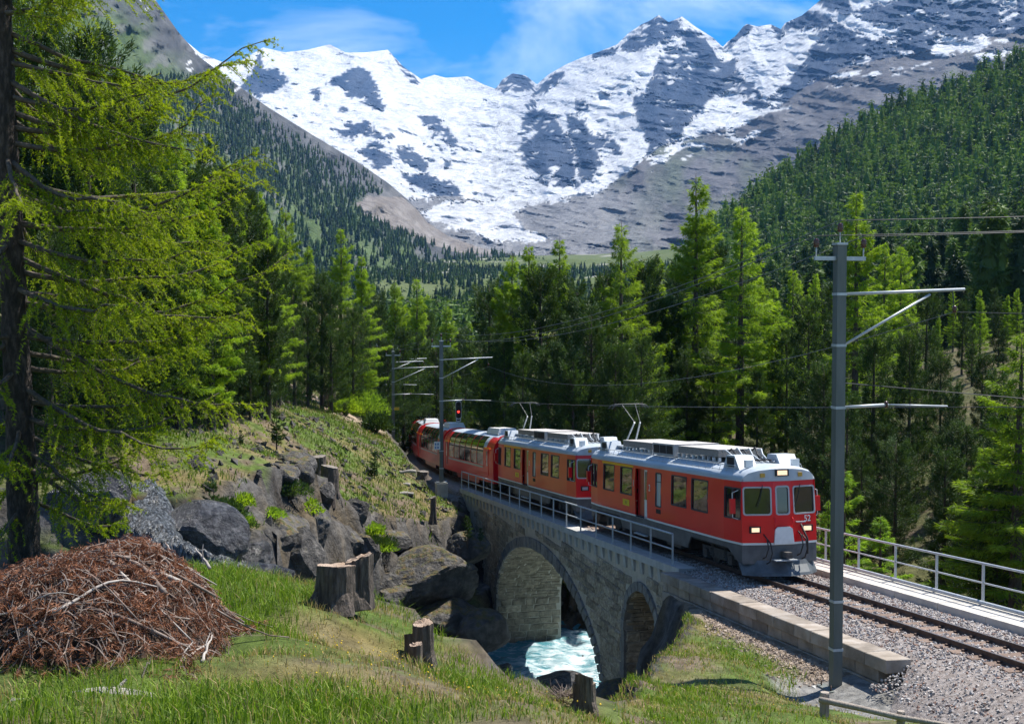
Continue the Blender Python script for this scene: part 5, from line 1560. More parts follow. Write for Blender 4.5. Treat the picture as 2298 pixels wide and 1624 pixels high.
def conifer(seed, kind, H, nb, nc, cl, cw, h0=0.12, Rf=0.16, limbs=True):
    """returns (trunk MB, crown V, crown F): drooping larch or upturned stone pine"""
    r = np.random.default_rng(seed)
    tr = MB()
    k = 9
    zz = np.linspace(0, 1, k)
    bend = np.cumsum(r.normal(0, 0.012 * H / k, (k, 2)), 0)
    path = np.stack([bend[:, 0], bend[:, 1], zz * H], -1)
    tr.tube(np.concatenate([[path[0] - [0, 0, 1.0]], path]), np.concatenate([[0.022 * H], 0.016 * H * (1 - zz) ** 0.85 + 0.012]), 7)
    u = np.sort(r.random(nb)) ** (0.85 if kind == 'L' else 0.9)
    hb = h0 + (0.985 - h0) * u
    az = np.arange(nb) * 2.39996 + r.uniform(-0.5, 0.5, nb)
    q = (hb - h0) / (1 - h0)
    if kind == 'L':
        prof = (1 - q) ** 0.85 * (0.55 + 0.45 * sstep(0.0, 0.22, q)) + 0.03
    else:
        prof = np.sqrt(np.clip(1 - q ** 1.9, 0, 1)) * (0.62 + 0.38 * sstep(0, 0.3, q)) + 0.05
    # whole sectors grow stronger or weaker, so the outline is uneven
    lob = 1 + 0.30 * np.sin(az * 1.0 + 3 * hb + seed) + 0.22 * np.sin(hb * 23 + seed * 1.7 + az)
    Lb = Rf * H * prof * lob * r.uniform(0.6, 1.18, nb)
    root = np.stack([np.interp(hb, zz, path[:, 0]), np.interp(hb, zz, path[:, 1]), hb * H], -1)
    hd = np.stack([np.cos(az), np.sin(az), 0 * az], -1)
    if kind == 'L': slope0 = np.interp(q, [0, 0.5, 1], [-0.38, -0.12, 0.75]); curve = np.interp(q, [0, 1], [0.28, 0.1])
    else: slope0 = np.interp(q, [0, 0.6, 1], [-0.15, 0.20, 1.1]); curve = np.interp(q, [0, 1], [0.35, 0.15])
    def on(t, i): return root[i] + hd[i] * (Lb[i] * t)[:, None] + np.array([0, 0, 1]) * (Lb[i] * (slope0[i] * t + curve[i] * t * t))[:, None]
    if limbs:
        for i in range(nb):
            if Lb[i] < 0.5: continue
            t = np.array([0, 0.3, 0.62, 0.95])
            tr.tube(on(t, np.full(4, i)), np.array([0.028, 0.02, 0.012, 0.004]) * (0.5 + Lb[i] * 0.3), 3, cap=False)
    w = Lb / Lb.sum()
    i = r.choice(nb, nb * nc, p=w)
    t = r.random(len(i)) ** (0.62 if kind == 'L' else 0.55)
    t = 0.10 + 0.92 * t
    p = on(t, i)
    perp = np.stack([-np.sin(az[i]), np.cos(az[i]), 0 * t], -1)
    fan = r.normal(0, 0.30, len(i)) * Lb[i] * (1.05 - t) * (0.95 if kind == 'L' else 0.8)
    fan = np.clip(fan, -1.5, 1.5)
    p = p + perp * fan[:, None]
    if kind == 'L':
        p[:, 2] -= np.abs(fan) * 0.25 + r.random(len(i)) * 0.05 * H * 0.22
        d = unit(hd[i] * 0.55 + perp * np.sign(fan)[:, None] * 0.55 + np.array([0, 0, -0.42]) + r.normal(0, 0.42, (len(i), 3)))
    else:
        p[:, 2] += r.normal(0, 0.012 * H, len(i))
        d = unit(hd[i] * 0.55 + perp * np.sign(fan)[:, None] * 0.35 + np.array([0, 0, 0.65]) + r.normal(0, 0.40, (len(i), 3)))
    L_ = cl * r.uniform(0.6, 1.35, len(i)); W_ = cw * r.uniform(0.6, 1.4, len(i))
    V, F = cards(p, d, L_, W_, r)
    return tr, V, F

def tree_proto(seed, kind, H, nb, nc, cl, cw, leafm, name, h0=0.12, Rf=0.16):
    tr, V, F = conifer(seed, kind, H, nb, nc, cl, cw, h0, Rf)
    return (tr.mesh('trunk', M_bark if kind == 'L' else M_barkd, smooth=True), mesh_from('crown', V, [F], [leafm]), H, name)
LARCH = [tree_proto(20 + k, 'L', 20, 130, 215, 0.36, 0.048, L_larch, 'larch_tree', (0.10, 0.16, 0.06, 0.12)[k % 4], (0.19, 0.165, 0.18, 0.15)[k % 4]) for k in range(4)]
LARCHB = [tree_proto(40, 'L', 20, 80, 170, 0.40, 0.05, L_larch, 'larch_tree', 0.50, 0.15)]
PINE = [tree_proto(60 + k, 'P', 18, 140, 190, 0.30, 0.06, L_pine, 'stone_pine', (0.05, 0.10, 0.03, 0.07)[k % 4], (0.16, 0.14, 0.17, 0.13)[k % 4]) for k in range(4)]
YOUNG = [tree_proto(80 + k, 'L', 6, 70, 160, 0.20, 0.03, L_young, 'young_larch', 0.03, 0.24) for k in range(2)]
SAPL = [tree_proto(90 + k, 'P', 4, 60, 80, 0.16, 0.05, L_pine, 'pine_sapling', 0.03, 0.17) for k in range(2)]

def plant_tree(proto, x, y, ztop=None, H=None, label='', cat='tree', group=None, rot=None, wide=1.0, zb=None):
    zb = float(on_ground(x, y)) if zb is None else zb
    sc_ = ((ztop - zb) if H is None else H) / proto[2]
    t = thing(proto[3], label, cat, (x, y, zb), rot if rot is not None else rng.uniform(0, 6.28), group)
    t.scale = (sc_ * wide, sc_ * wide, sc_)
    for me, nm in ((proto[0], 'trunk'), (proto[1], 'crown')): ob(nm, me, t)
    return t

def grove(spots, protos, label_fn, group):
    for k, sp in enumerate(spots):
        px, top, Y, kd = sp[:4]
        wide = sp[4] if len(sp) > 4 else 1.0
        p = at(px, top, Y)
        pr = {'L': LARCH, 'P': PINE, 'B': LARCHB}[kd]
        lab, g = label_fn(sp)
        plant_tree(pr[(k * 7 + int(px)) % len(pr)], p[0], Y, ztop=p[2], label=lab, group=g, wide=wide)
# named trees that stand out of the wood
special = {
    (640, 470): 'tall larch with a long bare trunk behind the grassy bank', (765, 510): 'tall dark larch standing between the bare trunked larch and the masts',
    (812, 570): 'broad light green larch just left of the overhead masts', (885, 630): 'slim larch right above the overhead masts', (935, 622): 'dark spired larch above the mast at the bridge end',
    (1255, 530): 'larch with a rounded tip above the second railcar', (1395, 495): 'pointed larch left of the tallest tree behind the train', (1560, 390): 'tallest larch behind the train, its tip against the blue slope',
    (1665, 455): 'big light green larch directly behind the leading railcar', (1925, 425): 'tall bright larch behind the head of the tall mast', (1325, 700): 'short dark stone pine in front of the wood behind the second railcar',
    (1810, 690): 'dark stone pine between the big larch and the tall mast', (2290, 740): 'broad light green larch at the right edge beyond the railing', (1185, 545): 'larch at the left end of the wood behind the train'}
left_sp = [(70, 20, 46, 'P'), (130, 180, 47, 'P'), (190, 90, 45, 'P'), (250, 230, 50, 'P'), (300, 190, 49, 'P'), (345, 340, 53, 'P'), (395, 300, 51, 'L'), (440, 400, 56, 'P'), (415, 330, 58, 'L'), (510, 400, 62, 'P'), (555, 430, 64, 'P'), (600, 470, 66, 'L'), (455, 350, 60, 'P'), (592, 520, 68, 'P'), (625, 560, 74, 'P'), (470, 400, 54, 'L'), (330, 250, 55, 'L'), (355, 420, 50, 'P'), (240, 330, 49, 'L'), (150, 300, 48, 'L'), (490, 385, 57, 'P'), (535, 440, 62, 'L'), (578, 425, 66, 'L'),
    (600, 560, 62, 'P'), (110, 520, 41, 'P'), (225, 540, 44, 'P'), (320, 580, 48, 'P'), (420, 610, 52, 'P'), (505, 640, 56, 'P'), (560, 700, 60, 'P'), (20, 150, 44, 'P'), (150, 700, 47, 'P', 1.2), (262, 720, 49, 'P', 1.2), (80, 760, 46, 'P', 1.2), (352, 760, 51, 'P', 1.2), (432, 800, 54, 'P', 1.2), (160, 420, 52, 'P'), (275, 430, 58, 'P'), (370, 470, 62, 'P'), (460, 520, 66, 'P')]
left_sp = [(q[0], q[1], q[2] + 9) + tuple(q[3:]) for q in left_sp]
mid_sp = [(640, 470, 88, 'B'), (690, 548, 96, 'L'), (720, 612, 93, 'P'), (765, 510, 99, 'L'), (742, 640, 92, 'P'), (812, 570, 104, 'L'), (792, 690, 98, 'P'), (850, 665, 122, 'P'), (885, 630, 128, 'L'), (935, 622, 132, 'L'), (962, 705, 142, 'P'),
    (1000, 682, 150, 'L'), (1030, 742, 160, 'P'), (1055, 722, 168, 'L'), (1078, 765, 175, 'P'), (615, 600, 80, 'P'), (590, 650, 74, 'P'), (660, 655, 86, 'P'), (690, 700, 90, 'P'), (830, 720, 112, 'P'), (905, 745, 118, 'P'), (870, 770, 110, 'P'), (980, 775, 128, 'P'), (1015, 790, 126, 'P'), (1045, 800, 130, 'P'), (940, 760, 124, 'P'), (780, 745, 106, 'P')]
right_sp = [(1098, 640, 96, 'P'), (1150, 568, 94, 'L'), (1185, 545, 92, 'L'), (1212, 620, 86, 'P', 1.2), (1255, 530, 88, 'L'), (1292, 650, 82, 'P'), (1325, 700, 76, 'P', 1.1), (1395, 495, 84, 'L'), (1360, 625, 88, 'P'), (1442, 600, 92, 'P'), (1475, 570, 96, 'L'), (1560, 390, 92, 'L'),
    (1605, 560, 98, 'P'), (1665, 455, 86, 'L', 1.1), (1505, 690, 92, 'P'), (1738, 640, 88, 'L'), (1780, 600, 98, 'L'), (1812, 690, 66, 'P'), (1765, 745, 86, 'P'), (1925, 425, 70, 'L'), (1872, 650, 82, 'P'), (1985, 550, 74, 'L'), (2022, 548, 82, 'L'), (1962, 745, 62, 'P', 1.15), (2080, 655, 72, 'P'),
    (2042, 765, 60, 'P'), (2112, 795, 62, 'P'), (2142, 870, 56, 'P'), (2205, 805, 60, 'P'), (2236, 850, 52, 'P'), (2290, 740, 42, 'L', 1.45), (2205, 1000, 45, 'L', 1.2), (2010, 990, 51, 'P', 1.2), (2120, 1020, 47, 'P', 1.3), (2240, 1060, 43.5, 'P', 1.3), (1935, 1020, 53, 'P', 1.1), (2330, 1020, 44, 'P', 1.2), (2160, 680, 100, 'P'), (2200, 650, 110, 'L'), (2242, 680, 98, 'P'), (2284, 645, 106, 'L'), (2312, 690, 90, 'P'), (2182, 740, 86, 'P'), (2252, 740, 80, 'P'), (2140, 650, 120, 'L'), (2342, 640, 110, 'P'), (2402, 650, 100, 'P'), (2232, 650, 138, 'P'), (2185, 725, 92, 'L'), (2262, 660, 112, 'L'), (2105, 705, 106, 'L'), (1132, 760, 84, 'P'), (1172, 800, 80, 'P'), (1230, 790, 76, 'P'), (1285, 800, 74, 'P'), (1380, 790, 74, 'P'), (1440, 770, 76, 'P'), (1540, 800, 88, 'P'), (1600, 790, 88, 'P'), (1480, 830, 86, 'P'), (1700, 840, 84, 'P'), (1850, 830, 60, 'P'), (1905, 900, 56, 'P'), (1100, 800, 92, 'P'), (1985, 960, 54, 'P'), (2170, 960, 50, 'P', 1.2), (2270, 930, 46, 'P', 1.2), (2060, 930, 66, 'P'),
    (1120, 690, 118, 'L'), (1420, 660, 112, 'P'), (1340, 640, 116, 'L'), (1530, 600, 116, 'P'), (1640, 600, 112, 'P'), (1700, 590, 118, 'L'), (1830, 610, 122, 'L'), (1900, 640, 126, 'P'), (1960, 650, 118, 'L'), (2060, 640, 130, 'L'), (2140, 690, 136, 'P'), (2210, 700, 128, 'L'), (2290, 720, 120, 'P'), (2330, 800, 70, 'P'), (2380, 760, 60, 'L'), (2350, 900, 50, 'P')]
ORD = 'first second third fourth fifth sixth seventh eighth ninth tenth eleventh twelfth thirteenth fourteenth fifteenth sixteenth seventeenth eighteenth nineteenth twentieth twenty-first twenty-second twenty-third twenty-fourth twenty-fifth twenty-sixth twenty-seventh twenty-eighth twenty-ninth thirtieth'.split()
def make_labels(sps, zone_fn):
    cnt, out = {}, {}
    for sp in sorted(sps, key=lambda q: q[0]):
        if (sp[0], sp[1]) in special: out[sp] = (special[(sp[0], sp[1])], None); continue
        z = zone_fn(sp[0]); k = ('dark stone pine' if sp[3] == 'P' else 'light green larch')
        i = cnt.get((z, k), 0); cnt[(z, k)] = i + 1
        out[sp] = ('%s %s from the left %s' % (ORD[i], k, z), ('stone pines ' if sp[3] == 'P' else 'larches ') + z)
    return lambda sp: out[sp]
lab_left = make_labels(left_sp, lambda x: 'in the wood behind the foreground larch' if x < 380 else 'between the foreground larch and the grassy bank')
lab_mid = make_labels(mid_sp, lambda x: 'above the grassy bank' if x < 830 else 'around the far overhead masts')
lab_right = make_labels(right_sp, lambda x: 'behind the second railcar' if x < 1320 else 'behind the leading railcar' if x < 1700 else 'around the tall mast' if x < 2030 else 'beyond the railing at right')
grove(left_sp, None, lab_left, None); grove(mid_sp, None, lab_mid, None); grove(right_sp, None, lab_right, None)

for px, top, Y, wd, lab in ((1893, 1052, 46, 1.1, 'bright young larch just beyond the railing behind the tall mast'), (1975, 1155, 45, 1.25, 'smaller bushy young larch beside the railing, right of the tall mast'), (1860, 1120, 47.5, 1.0, 'young larch half hidden behind the nose of the leading railcar')):
    p = at(px, top, Y); plant_tree(YOUNG[int(px) % 2], p[0], Y, ztop=p[2], label=lab, group='young larches by the railing', wide=wd)
for px, top, base, Y, lab in ((840, 1015, 1125, 72, 'lone dark pine sapling on the grassy bank'), (478, 1085, 1190, 50, 'young pine growing on the rocks beside the cascade'), (1049, 1160, 1215, 66.5, 'tiny pine on the boulders beside the bridge pier'), (1078, 1188, 1215, 66, 'smallest pine tuft on the boulder next to the bridge'), (775, 905, 945, 92, 'little pine on the edge of the dirt path'), (620, 925, 1000, 66, 'young pine at the left end of the dirt path'), (540, 1000, 1080, 60, 'young pine above the grey rock face')):
    p = at(px, top, Y); zb = max(at(px, base, Y)[2], float(on_ground(p[0], Y)))
    plant_tree(SAPL[int(px) % 2], p[0], Y, ztop=max(p[2], zb + 0.7), label=lab, group='saplings on the banks', wide=1.2, zb=zb)

# ---- forest on the right hillside
def spire(seed, H, Rf, tiers=6, n=9):
    """dense inner body of a distant conifer: ragged tiers narrowing to a point"""
    r = np.random.default_rng(seed)
    q = MB()
    for k in range(tiers):
        a0 = k / tiers; z0 = H * (0.06 + 0.86 * a0); z1 = min(H, z0 + H * 1.9 / tiers)
        ra = Rf * H * (1 - a0) ** 0.8 * r.uniform(0.85, 1.15) + 0.15
        ang = np.arange(n) * 2 * np.pi / n + r.random()
        rr = ra * r.uniform(0.72, 1.2, n)
        V = np.concatenate([np.stack([np.cos(ang) * rr, np.sin(ang) * rr, z0 - 0.05 * H * r.random(n)], -1), [[0, 0, z1]]])
        i = np.arange(n)
        q.raw(V, np.stack([i, (i + 1) % n, np.full(n, n)], -1))
    return np.concatenate(q.V), np.concatenate(q.F)
def hill_proto(seed, kind, leafm, nb, nc, cl, cw):
    tr, V, F = conifer(seed, 'L', 17, nb, nc, cl, cw, 0.06, 0.20 if kind == 'L' else 0.185, limbs=False)
    q = tr; q.raw(V, F, 1); q.raw(*spire(seed, 16.6, 0.13 if kind == 'L' else 0.125), 1)
    return q, leafm
HILL = [hill_proto(120 + k, 'LP'[k % 2], (L_far1, L_far2)[k % 2], 60, 40, 1.15, 0.24) for k in range(8)]
HILLM = [q.mesh('hill_tree', [M_barkd, lm]) for q, lm in HILL]
us, ts, tp_, bt_, HD, HP = RSLOPE
r = np.random.default_rng(77)
cand = []
tries = 0
cell = {}
while tries < 16000:
    tries += 1
    u = r.uniform(1500, 2640); t = r.random() ** 1.1
    i = (u - us[0]) / (us[1] - us[0]); j = t * (len(ts) - 1)
    i0, j0 = int(i), int(j)
    P = HP[min(i0, HP.shape[0] - 1), min(j0 + 1, HP.shape[1] - 1)]
    i1, j1 = min(i0 + 1, HP.shape[0] - 1), min(j0 + 2, HP.shape[1] - 1)
    fi, fj = i - i0, j - j0
    P = (HP[i0, j0 + 1] * (1 - fi) + HP[i1, j0 + 1] * fi) * (1 - fj) + (HP[i0, j1] * (1 - fi) + HP[i1, j1] * fi) * fj
    key = (int(P[0] // 5.2), int(P[1] // 7.0))
    if key in cell: continue
    cell[key] = 1
    kd = 1 if r.random() < 0.62 - 0.25 * (P[1] > 500) else 0
    cand.append((P, kd, r.uniform(0.72, 1.25), r.uniform(0, 6.28), int(r.integers(4))))
cand.sort(key=lambda c: c[0][1] / c[2])
vis = [c for c in cand if -40 < pix(c[0])[0] - 1149 < 1200]
big = set(id(c) for c in vis[:300])
for c in vis[:300]:
    P, kd, s_, rz, v = c
    o = ob('hill_larch' if kd == 0 else 'hill_pine', HILLM[v * 2 + kd])
    o.location = P.tolist(); o.rotation_euler = (0, 0, rz); o.scale = (s_, s_, s_ * r.uniform(0.92, 1.1))
    tag(o, ('light green larch' if kd == 0 else 'dark stone pine') + ' in the forest on the right hillside', 'tree', ('larches' if kd == 0 else 'stone pines') + ' of the hillside forest')
k = 0
for _ in range(400):
    px, Y = r.uniform(1720, 2420), r.uniform(150, 290)
    x = (px - 1149) / FPX * Y
    if k >= 120: break
    kd = int(r.random() < 0.55); s_ = r.uniform(0.62, 1.05)
    o = ob('hill_larch' if kd == 0 else 'hill_pine', HILLM[int(r.integers(4)) * 2 + kd])
    zb = float(top_z(np.array([x]), np.array([Y]))[0])
    o.location = (x, Y, zb - 0.3); o.rotation_euler = (0, 0, r.uniform(0, 6.28)); o.scale = (s_ * 0.85, s_ * 0.85, s_)
    tag(o, ('light green larch' if kd == 0 else 'dark stone pine') + ' in the wood at the foot of the right hillside', 'tree', ('larches' if kd == 0 else 'stone pines') + ' at the foot of the hillside')
    k += 1
def scatter(name, protos, spots, label):
    """protos: list of (V, F, F2 material split) joined copies"""
    Vs, Fs, Ms, n = [], [], [], 0
    for P, pi, s_, rz in spots:
        V, F, M = protos[pi]
        c_, s2 = math.cos(rz), math.sin(rz)
        W = V * s_
        Vs.append(np.stack([W[:, 0] * c_ - W[:, 1] * s2 + P[0], W[:, 0] * s2 + W[:, 1] * c_ + P[1], W[:, 2] + P[2]], -1))
        Fs.append(F + n); Ms.append(M); n += len(V)
    return np.concatenate(Vs), np.concatenate(Fs), np.concatenate(Ms)
def far_proto(seed, kind, H, nb, nc, cl, cw, m):
    tr, V, F = conifer(seed, 'L', H, nb, nc, cl, cw, 0.05, 0.19, limbs=False)
    V2, F2 = spire(seed, H * 0.9, 0.19, 5, 7)
    F = np.concatenate([F[:, [0, 1, 2]], F[:, [0, 2, 3]]])
    F = np.concatenate([F, F2 + len(V)])
    return np.concatenate([V, V2]), F, np.full(len(F), m)
FP1 = [far_proto(150 + k, 'LP'[k % 2], 17, 26, 8, 1.6, 0.40, k % 2) for k in range(6)]
rest = [(c[0], c[4] % 3 * 2 + c[1], c[2], c[3]) for c in cand if id(c) not in big]
V, F, M = scatter('', FP1, rest, '')
tag(ob('forest', mesh_from('forest', V, [F], [L_far1, L_far2], M)), 'dense conifer forest high on the right hillside', 'forest', kind='stuff')

# ---- sparse wood on the far left slope and valley floor
FP2 = [far_proto(170 + k, 'LP'[k % 2], 16, 6, 2, 2.2, 0.8, k % 2) for k in range(6)]
us, ts, tp_, bt_, HD, HP = LSLOPE
spots = []
uu = r.uniform(120, 1240, 26000); vv = r.uniform(180, 716, 26000)
dnn = fbm(p3(uu, vv), 0.016, 3, 301); tpp = left_top(uu); btt = left_foot(uu); inm = inpoly(uu, vv, MORAINE)
for u, v, dn, tp, bt, im in zip(uu, vv, dnn, tpp, btt, inm):
    t = (v - tp) / (bt - tp)
    if t < 0.02 or t > 0.99 or im: continue
    lim = np.interp(v - tp, [8, 30, 70, 170, 230], [0.6, 0.1, -0.45, -0.2, 0.2])
    if v > 560 and u > 760: lim = 0.12
    if v > 640: lim = -0.3
    dn = 0.55 * dn + r.uniform(-0.45, 0.45)
    if dn < lim: continue
    i0 = int((u - us[0]) / (us[1] - us[0])); j0 = int(t * (len(ts) - 1)) + 1
    P = HP[i0, j0]
    P = P + np.array([r.uniform(-4, 4), 0, -0.5])
    spots.append((P, int(r.integers(6)), r.uniform(0.7, 1.25), r.uniform(0, 6.28)))
xx, yy = r.uniform(-160, 260, 3200), r.uniform(430, 1700, 3200)
for x, y, n_ in zip(xx, yy, fbm(p3(xx, yy), 0.012, 2, 311)):
    if n_ < -0.3: continue
    z = np.interp(y, [330, 430, 700, 1000, 1500, 2600], [-12, -4, 5, 18, 48, 118]) + 0.00016 * (x - 40) ** 2
    spots.append((np.array([x, y, z - 0.5]), int(r.integers(6)), r.uniform(0.45, 0.95), r.uniform(0, 6.28)))
V, F, M = scatter('', FP2, spots, '')
tag(ob('forest', mesh_from('forest', V, [F], [L_far1, L_far2], M)), 'scattered conifers on the far left slope and valley floor', 'forest', kind='stuff')
# the nearer edge of the valley wood, behind the masts
spots = []
for _ in range(520):
    y = r.uniform(175, 420); px = r.uniform(850, 1130)
    x = (px - 1149) / FPX * y
    zb = float(top_z(np.array([x]), np.array([y]))[0])
    hmax = at(px, 655 + 40 * r.random(), y)[2] - zb
    s_ = min(hmax / 17, r.uniform(0.75, 1.1))
    if s_ < 0.35: continue
    spots.append((np.array([x, y, zb]), int(r.integers(6)), s_, r.uniform(0, 6.28)))
V, F, M = scatter('', FP1, spots, '')
tag(ob('forest', mesh_from('forest', V, [F], [L_far1, L_far2], M)), 'conifer wood on the valley floor beyond the overhead masts', 'forest', kind='stuff')
# ================================================================== NEAR THINGS
# ---- the big larch at the left edge
tp = [(62, 1362, .31), (58, 1290, .25), (54, 1200, .225), (50, 1100, .215), (45, 950, .20), (36, 800, .19), (28, 600, .175), (18, 400, .16), (8, 200, .15), (2, 0, .14), (-4, -250, .12), (-8, -500, .08)]
YB = 20.0
larch = thing('larch_tree', 'big old larch with dark trunk and long bright green branches at left edge', 'tree', at(62, 1362, YB))
LO = at(62, 1362, YB)
tpath = np.stack([at(a, b, YB) - LO for a, b, c in tp]); trad = np.array([c for a, b, c in tp])
tpath[0, 2] -= 0.4
q = MB()
zz = np.linspace(0, 1, 90)
par = np.linspace(0, 1, len(tp))
pp = np.stack([np.interp(zz, par, tpath[:, k]) for k in range(3)], -1); rr_ = np.interp(zz, par, trad)
nseg = 22
ang = np.arange(nseg) * 2 * np.pi / nseg
V = pp[:, None] + rr_[:, None, None] * np.stack([np.cos(ang), np.sin(ang), 0 * ang], -1)[None]
nrm = np.stack([np.cos(ang), np.sin(ang), 0 * ang], -1)[None] * np.ones((90, 1, 1))
V = V + nrm * (0.035 * fbm(V * [1, 1, 0.35], 9.0, 3, 401, ridged=True) + 0.012 * fbm(V, 22, 2, 403))[..., None]
V = np.concatenate([V, V[:, :1]], 1)
M_bark2 = mat('old_larch_bark', (0.018, 0.014, 0.012), (0.10, 0.075, 0.065), scale=7, rough=0.95, bump=1.0, bscale=14, stretch=(2, 2, 0.7), c3=(0.04, 0.03, 0.026))
q.grid(V, flip=False).build('trunk', M_bark2, larch, smooth=True)

r = np.random.default_rng(19)
needle_V, needle_F, nn_ = [], [], 0
wood = MB()
tufts_c, tufts_d = [], []
spec = []
for row in np.arange(-330, 1130, 36):
    spec.append((row, r.uniform(-50, 42)))
for row in np.arange(-300, 1150, 95):
    spec.append((row + r.uniform(-20, 20), r.choice([-1, 1]) * r.uniform(65, 110)))
for row in np.arange(-200, 1150, 160):
    spec.append((row, 180 + r.uniform(-50, 50)))
for row, azd in spec:
    t = np.interp(row, [b for a, b, c in tp][::-1], par[::-1])
    p0 = np.array([np.interp(t, par, tpath[:, k]) for k in range(3)])
    Lb = np.interp(row, [-330, -100, 60, 300, 700, 860, 1000, 1130], [2.2, 3.0, 3.5, 3.9, 4.0, 3.4, 2.6, 2.0]) * r.uniform(0.72, 1.08)
    if abs(azd) > 60: Lb *= 0.72
    az = R(azd)
    hd = np.array([math.cos(az), -math.sin(az), 0])
    s0 = r.uniform(-0.75, -0.15); c0 = r.uniform(0.15, 0.5)
    if row < 60: s0 += 0.25
    tt = np.linspace(0, 1, 12)
    wob = np.cumsum(r.normal(0, 0.02, (12, 3)), 0) * Lb
    P = p0 + hd * (Lb * tt)[:, None] + np.array([0, 0, 1]) * (Lb * (s0 * tt + c0 * tt ** 2.2))[:, None] + wob * tt[:, None]
    wood.tube(P, np.linspace(0.030 + 0.006 * Lb, 0.006, 12), 5)
    # twigs
    ntw = int(Lb / 0.052)
    tw = np.sort(r.uniform(0.16, 1.0, ntw))
    base = np.stack([np.interp(tw, tt, P[:, k]) for k in range(3)], -1)
    tang = unit(np.stack([np.interp(tw, tt, np.gradient(P[:, k])) for k in range(3)], -1))
    sd = np.where(np.arange(ntw) % 2, 1, -1) * r.uniform(0.35, 1.2, ntw)
    side = unit(np.cross(tang, np.array([0, 0, 1.0])))
    d0 = unit(tang * 0.8 + side * sd[:, None] + np.array([0, 0, 1]) * r.uniform(-0.75, 0.25, ntw)[:, None])
    Lt = (0.30 + 0.75 * (1.02 - tw)) * r.uniform(0.45, 1.15, ntw) * np.clip(Lb / 3.2, 0.5, 1.1)
    K = 24
    kt = np.linspace(0.06, 1, K)
    droop = r.uniform(0.15, 0.75, ntw)
    C = base[:, None] + d0[:, None] * (Lt[:, None] * kt[None])[..., None] - np.array([0, 0, 1]) * (droop[:, None] * Lt[:, None] * kt[None] ** 1.8)[..., None]
    C = C + np.cumsum(r.normal(0, 0.006, C.shape), 1)
    D = unit(np.gradient(C, axis=1))
    for i in range(ntw):
        if Lt[i] > 0.25: wood.tube(C[i, [0, 6, 12, 18]], [0.007, 0.005, 0.004, 0.002], 3, cap=False)
    keep = r.random((ntw, K)) < np.clip(Lt[:, None] / 0.035 / K, 0.3, 1.0)
    tufts_c.append(C[keep]); tufts_d.append(D[keep])
    # tufts on the limb itself
    m = int(Lb * 12); k_ = r.uniform(0.35, 1, m)
    tufts_c.append(np.stack([np.interp(k_, tt, P[:, k]) for k in range(3)], -1)); tufts_d.append(np.tile(hd, (m, 1)))
wood.build('branches', mat('twig_bark', (0.045, 0.034, 0.026), (0.12, 0.095, 0.075), scale=12, rough=0.9), larch, smooth=True)
C = np.concatenate(tufts_c); D = np.concatenate(tufts_d)
NN = 6
C = np.repeat(C, NN, 0); D = np.repeat(D, NN, 0)
d = unit(D * 0.55 + unit(r.normal(size=C.shape)) * 0.95 + np.array([0, 0, 0.12]))
Ln = r.uniform(0.032, 0.070, len(C))
sd = unit(np.cross(d, r.normal(size=C.shape))) * 0.0072
V = np.stack([C - sd, C + sd, C + d * Ln[:, None]], 1).reshape(-1, 3)
L_near = leaf_mat('fresh_larch_needles', (0.19, 0.285, 0.010), (0.34, 0.43, 0.022), (1.5, 1.45, 0.55), scale=1.6, trans=0.5)
ob('crown', mesh_from('crown', V, [np.arange(len(V)).reshape(-1, 3)], [L_near]), larch)
print('near larch needles', len(V) // 3)

# ---- grass
def grass_mesh(x, y, h, w, tint, r, zoff=0.0):
    n = len(x)
    z = on_ground(x, y) + zoff
    b = np.stack([x, y, z - 0.02], -1)
    az = r.uniform(0, 6.28, n); ln = r.uniform(0.15, 0.75, n)
    dr = np.stack([np.cos(az), np.sin(az), 0 * az], -1)
    fa = r.uniform(0, 6.28, n)
    sd = np.stack([np.cos(fa), np.sin(fa), 0 * fa], -1) * (w / 2)[:, None]
    mid = b + dr * (h * ln * 0.30)[:, None] + np.array([0, 0, 1]) * (h * 0.60)[:, None]
    tip = b + dr * (h * ln * 1.0)[:, None] + np.array([0, 0, 1]) * (h * (1.0 - 0.25 * ln))[:, None]
    V = np.stack([b - sd, b + sd, mid - sd * 0.75, mid + sd * 0.75, tip], 1)
    i = (np.arange(n) * 5)[:, None]
    Q = i + np.array([[0, 1, 3, 2]]); Tt = i + np.array([[2, 3, 4]])
    return V.reshape(-1, 3), [Tt, Q], np.repeat(tint, 5, 0)
def grass_mat():
    m = leaf_mat('grass_blades', (0.5, 0.5, 0.5), (0.6, 0.6, 0.6), (1.1, 1.15, 0.7), trans=0.35, rand=0.0)
    nt = m.node_tree
    rp = [n for n in nt.nodes if n.type == 'VALTORGB'][0]
    a = nt.nodes.new('ShaderNodeAttribute'); a.attribute_name = 'tint'
    for l in list(rp.outputs[0].links):
        nt.links.new(a.outputs['Color'], l.to_socket)
    return m
M_grass = grass_mat()
def tints(n, f, r, green=(0.06, 0.13, 0.012), green2=(0.26, 0.37, 0.030), straw=(0.42, 0.32, 0.15)):
    """f: share of dry stalks"""
    g = np.array(green) + (np.array(green2) - np.array(green)) * r.random((n, 1))
    s_ = np.array(straw) * r.uniform(0.6, 1.2, (n, 1))
    return np.where((r.random(n) < f)[:, None], s_, g)
def near_line(x, y): s, w = SW(x, y); return (np.abs(w) < 3.3) & (y > 15)
r = np.random.default_rng(23)
n = 95000
x = r.uniform(-7.5, 3.2, n); y = 10.2 + 11.5 * r.random(n) ** 1.15
lush = fbm(p3(x, y), 0.55, 3, 411) + 0.25 * sstep(16, 19, y) * (x < -1)
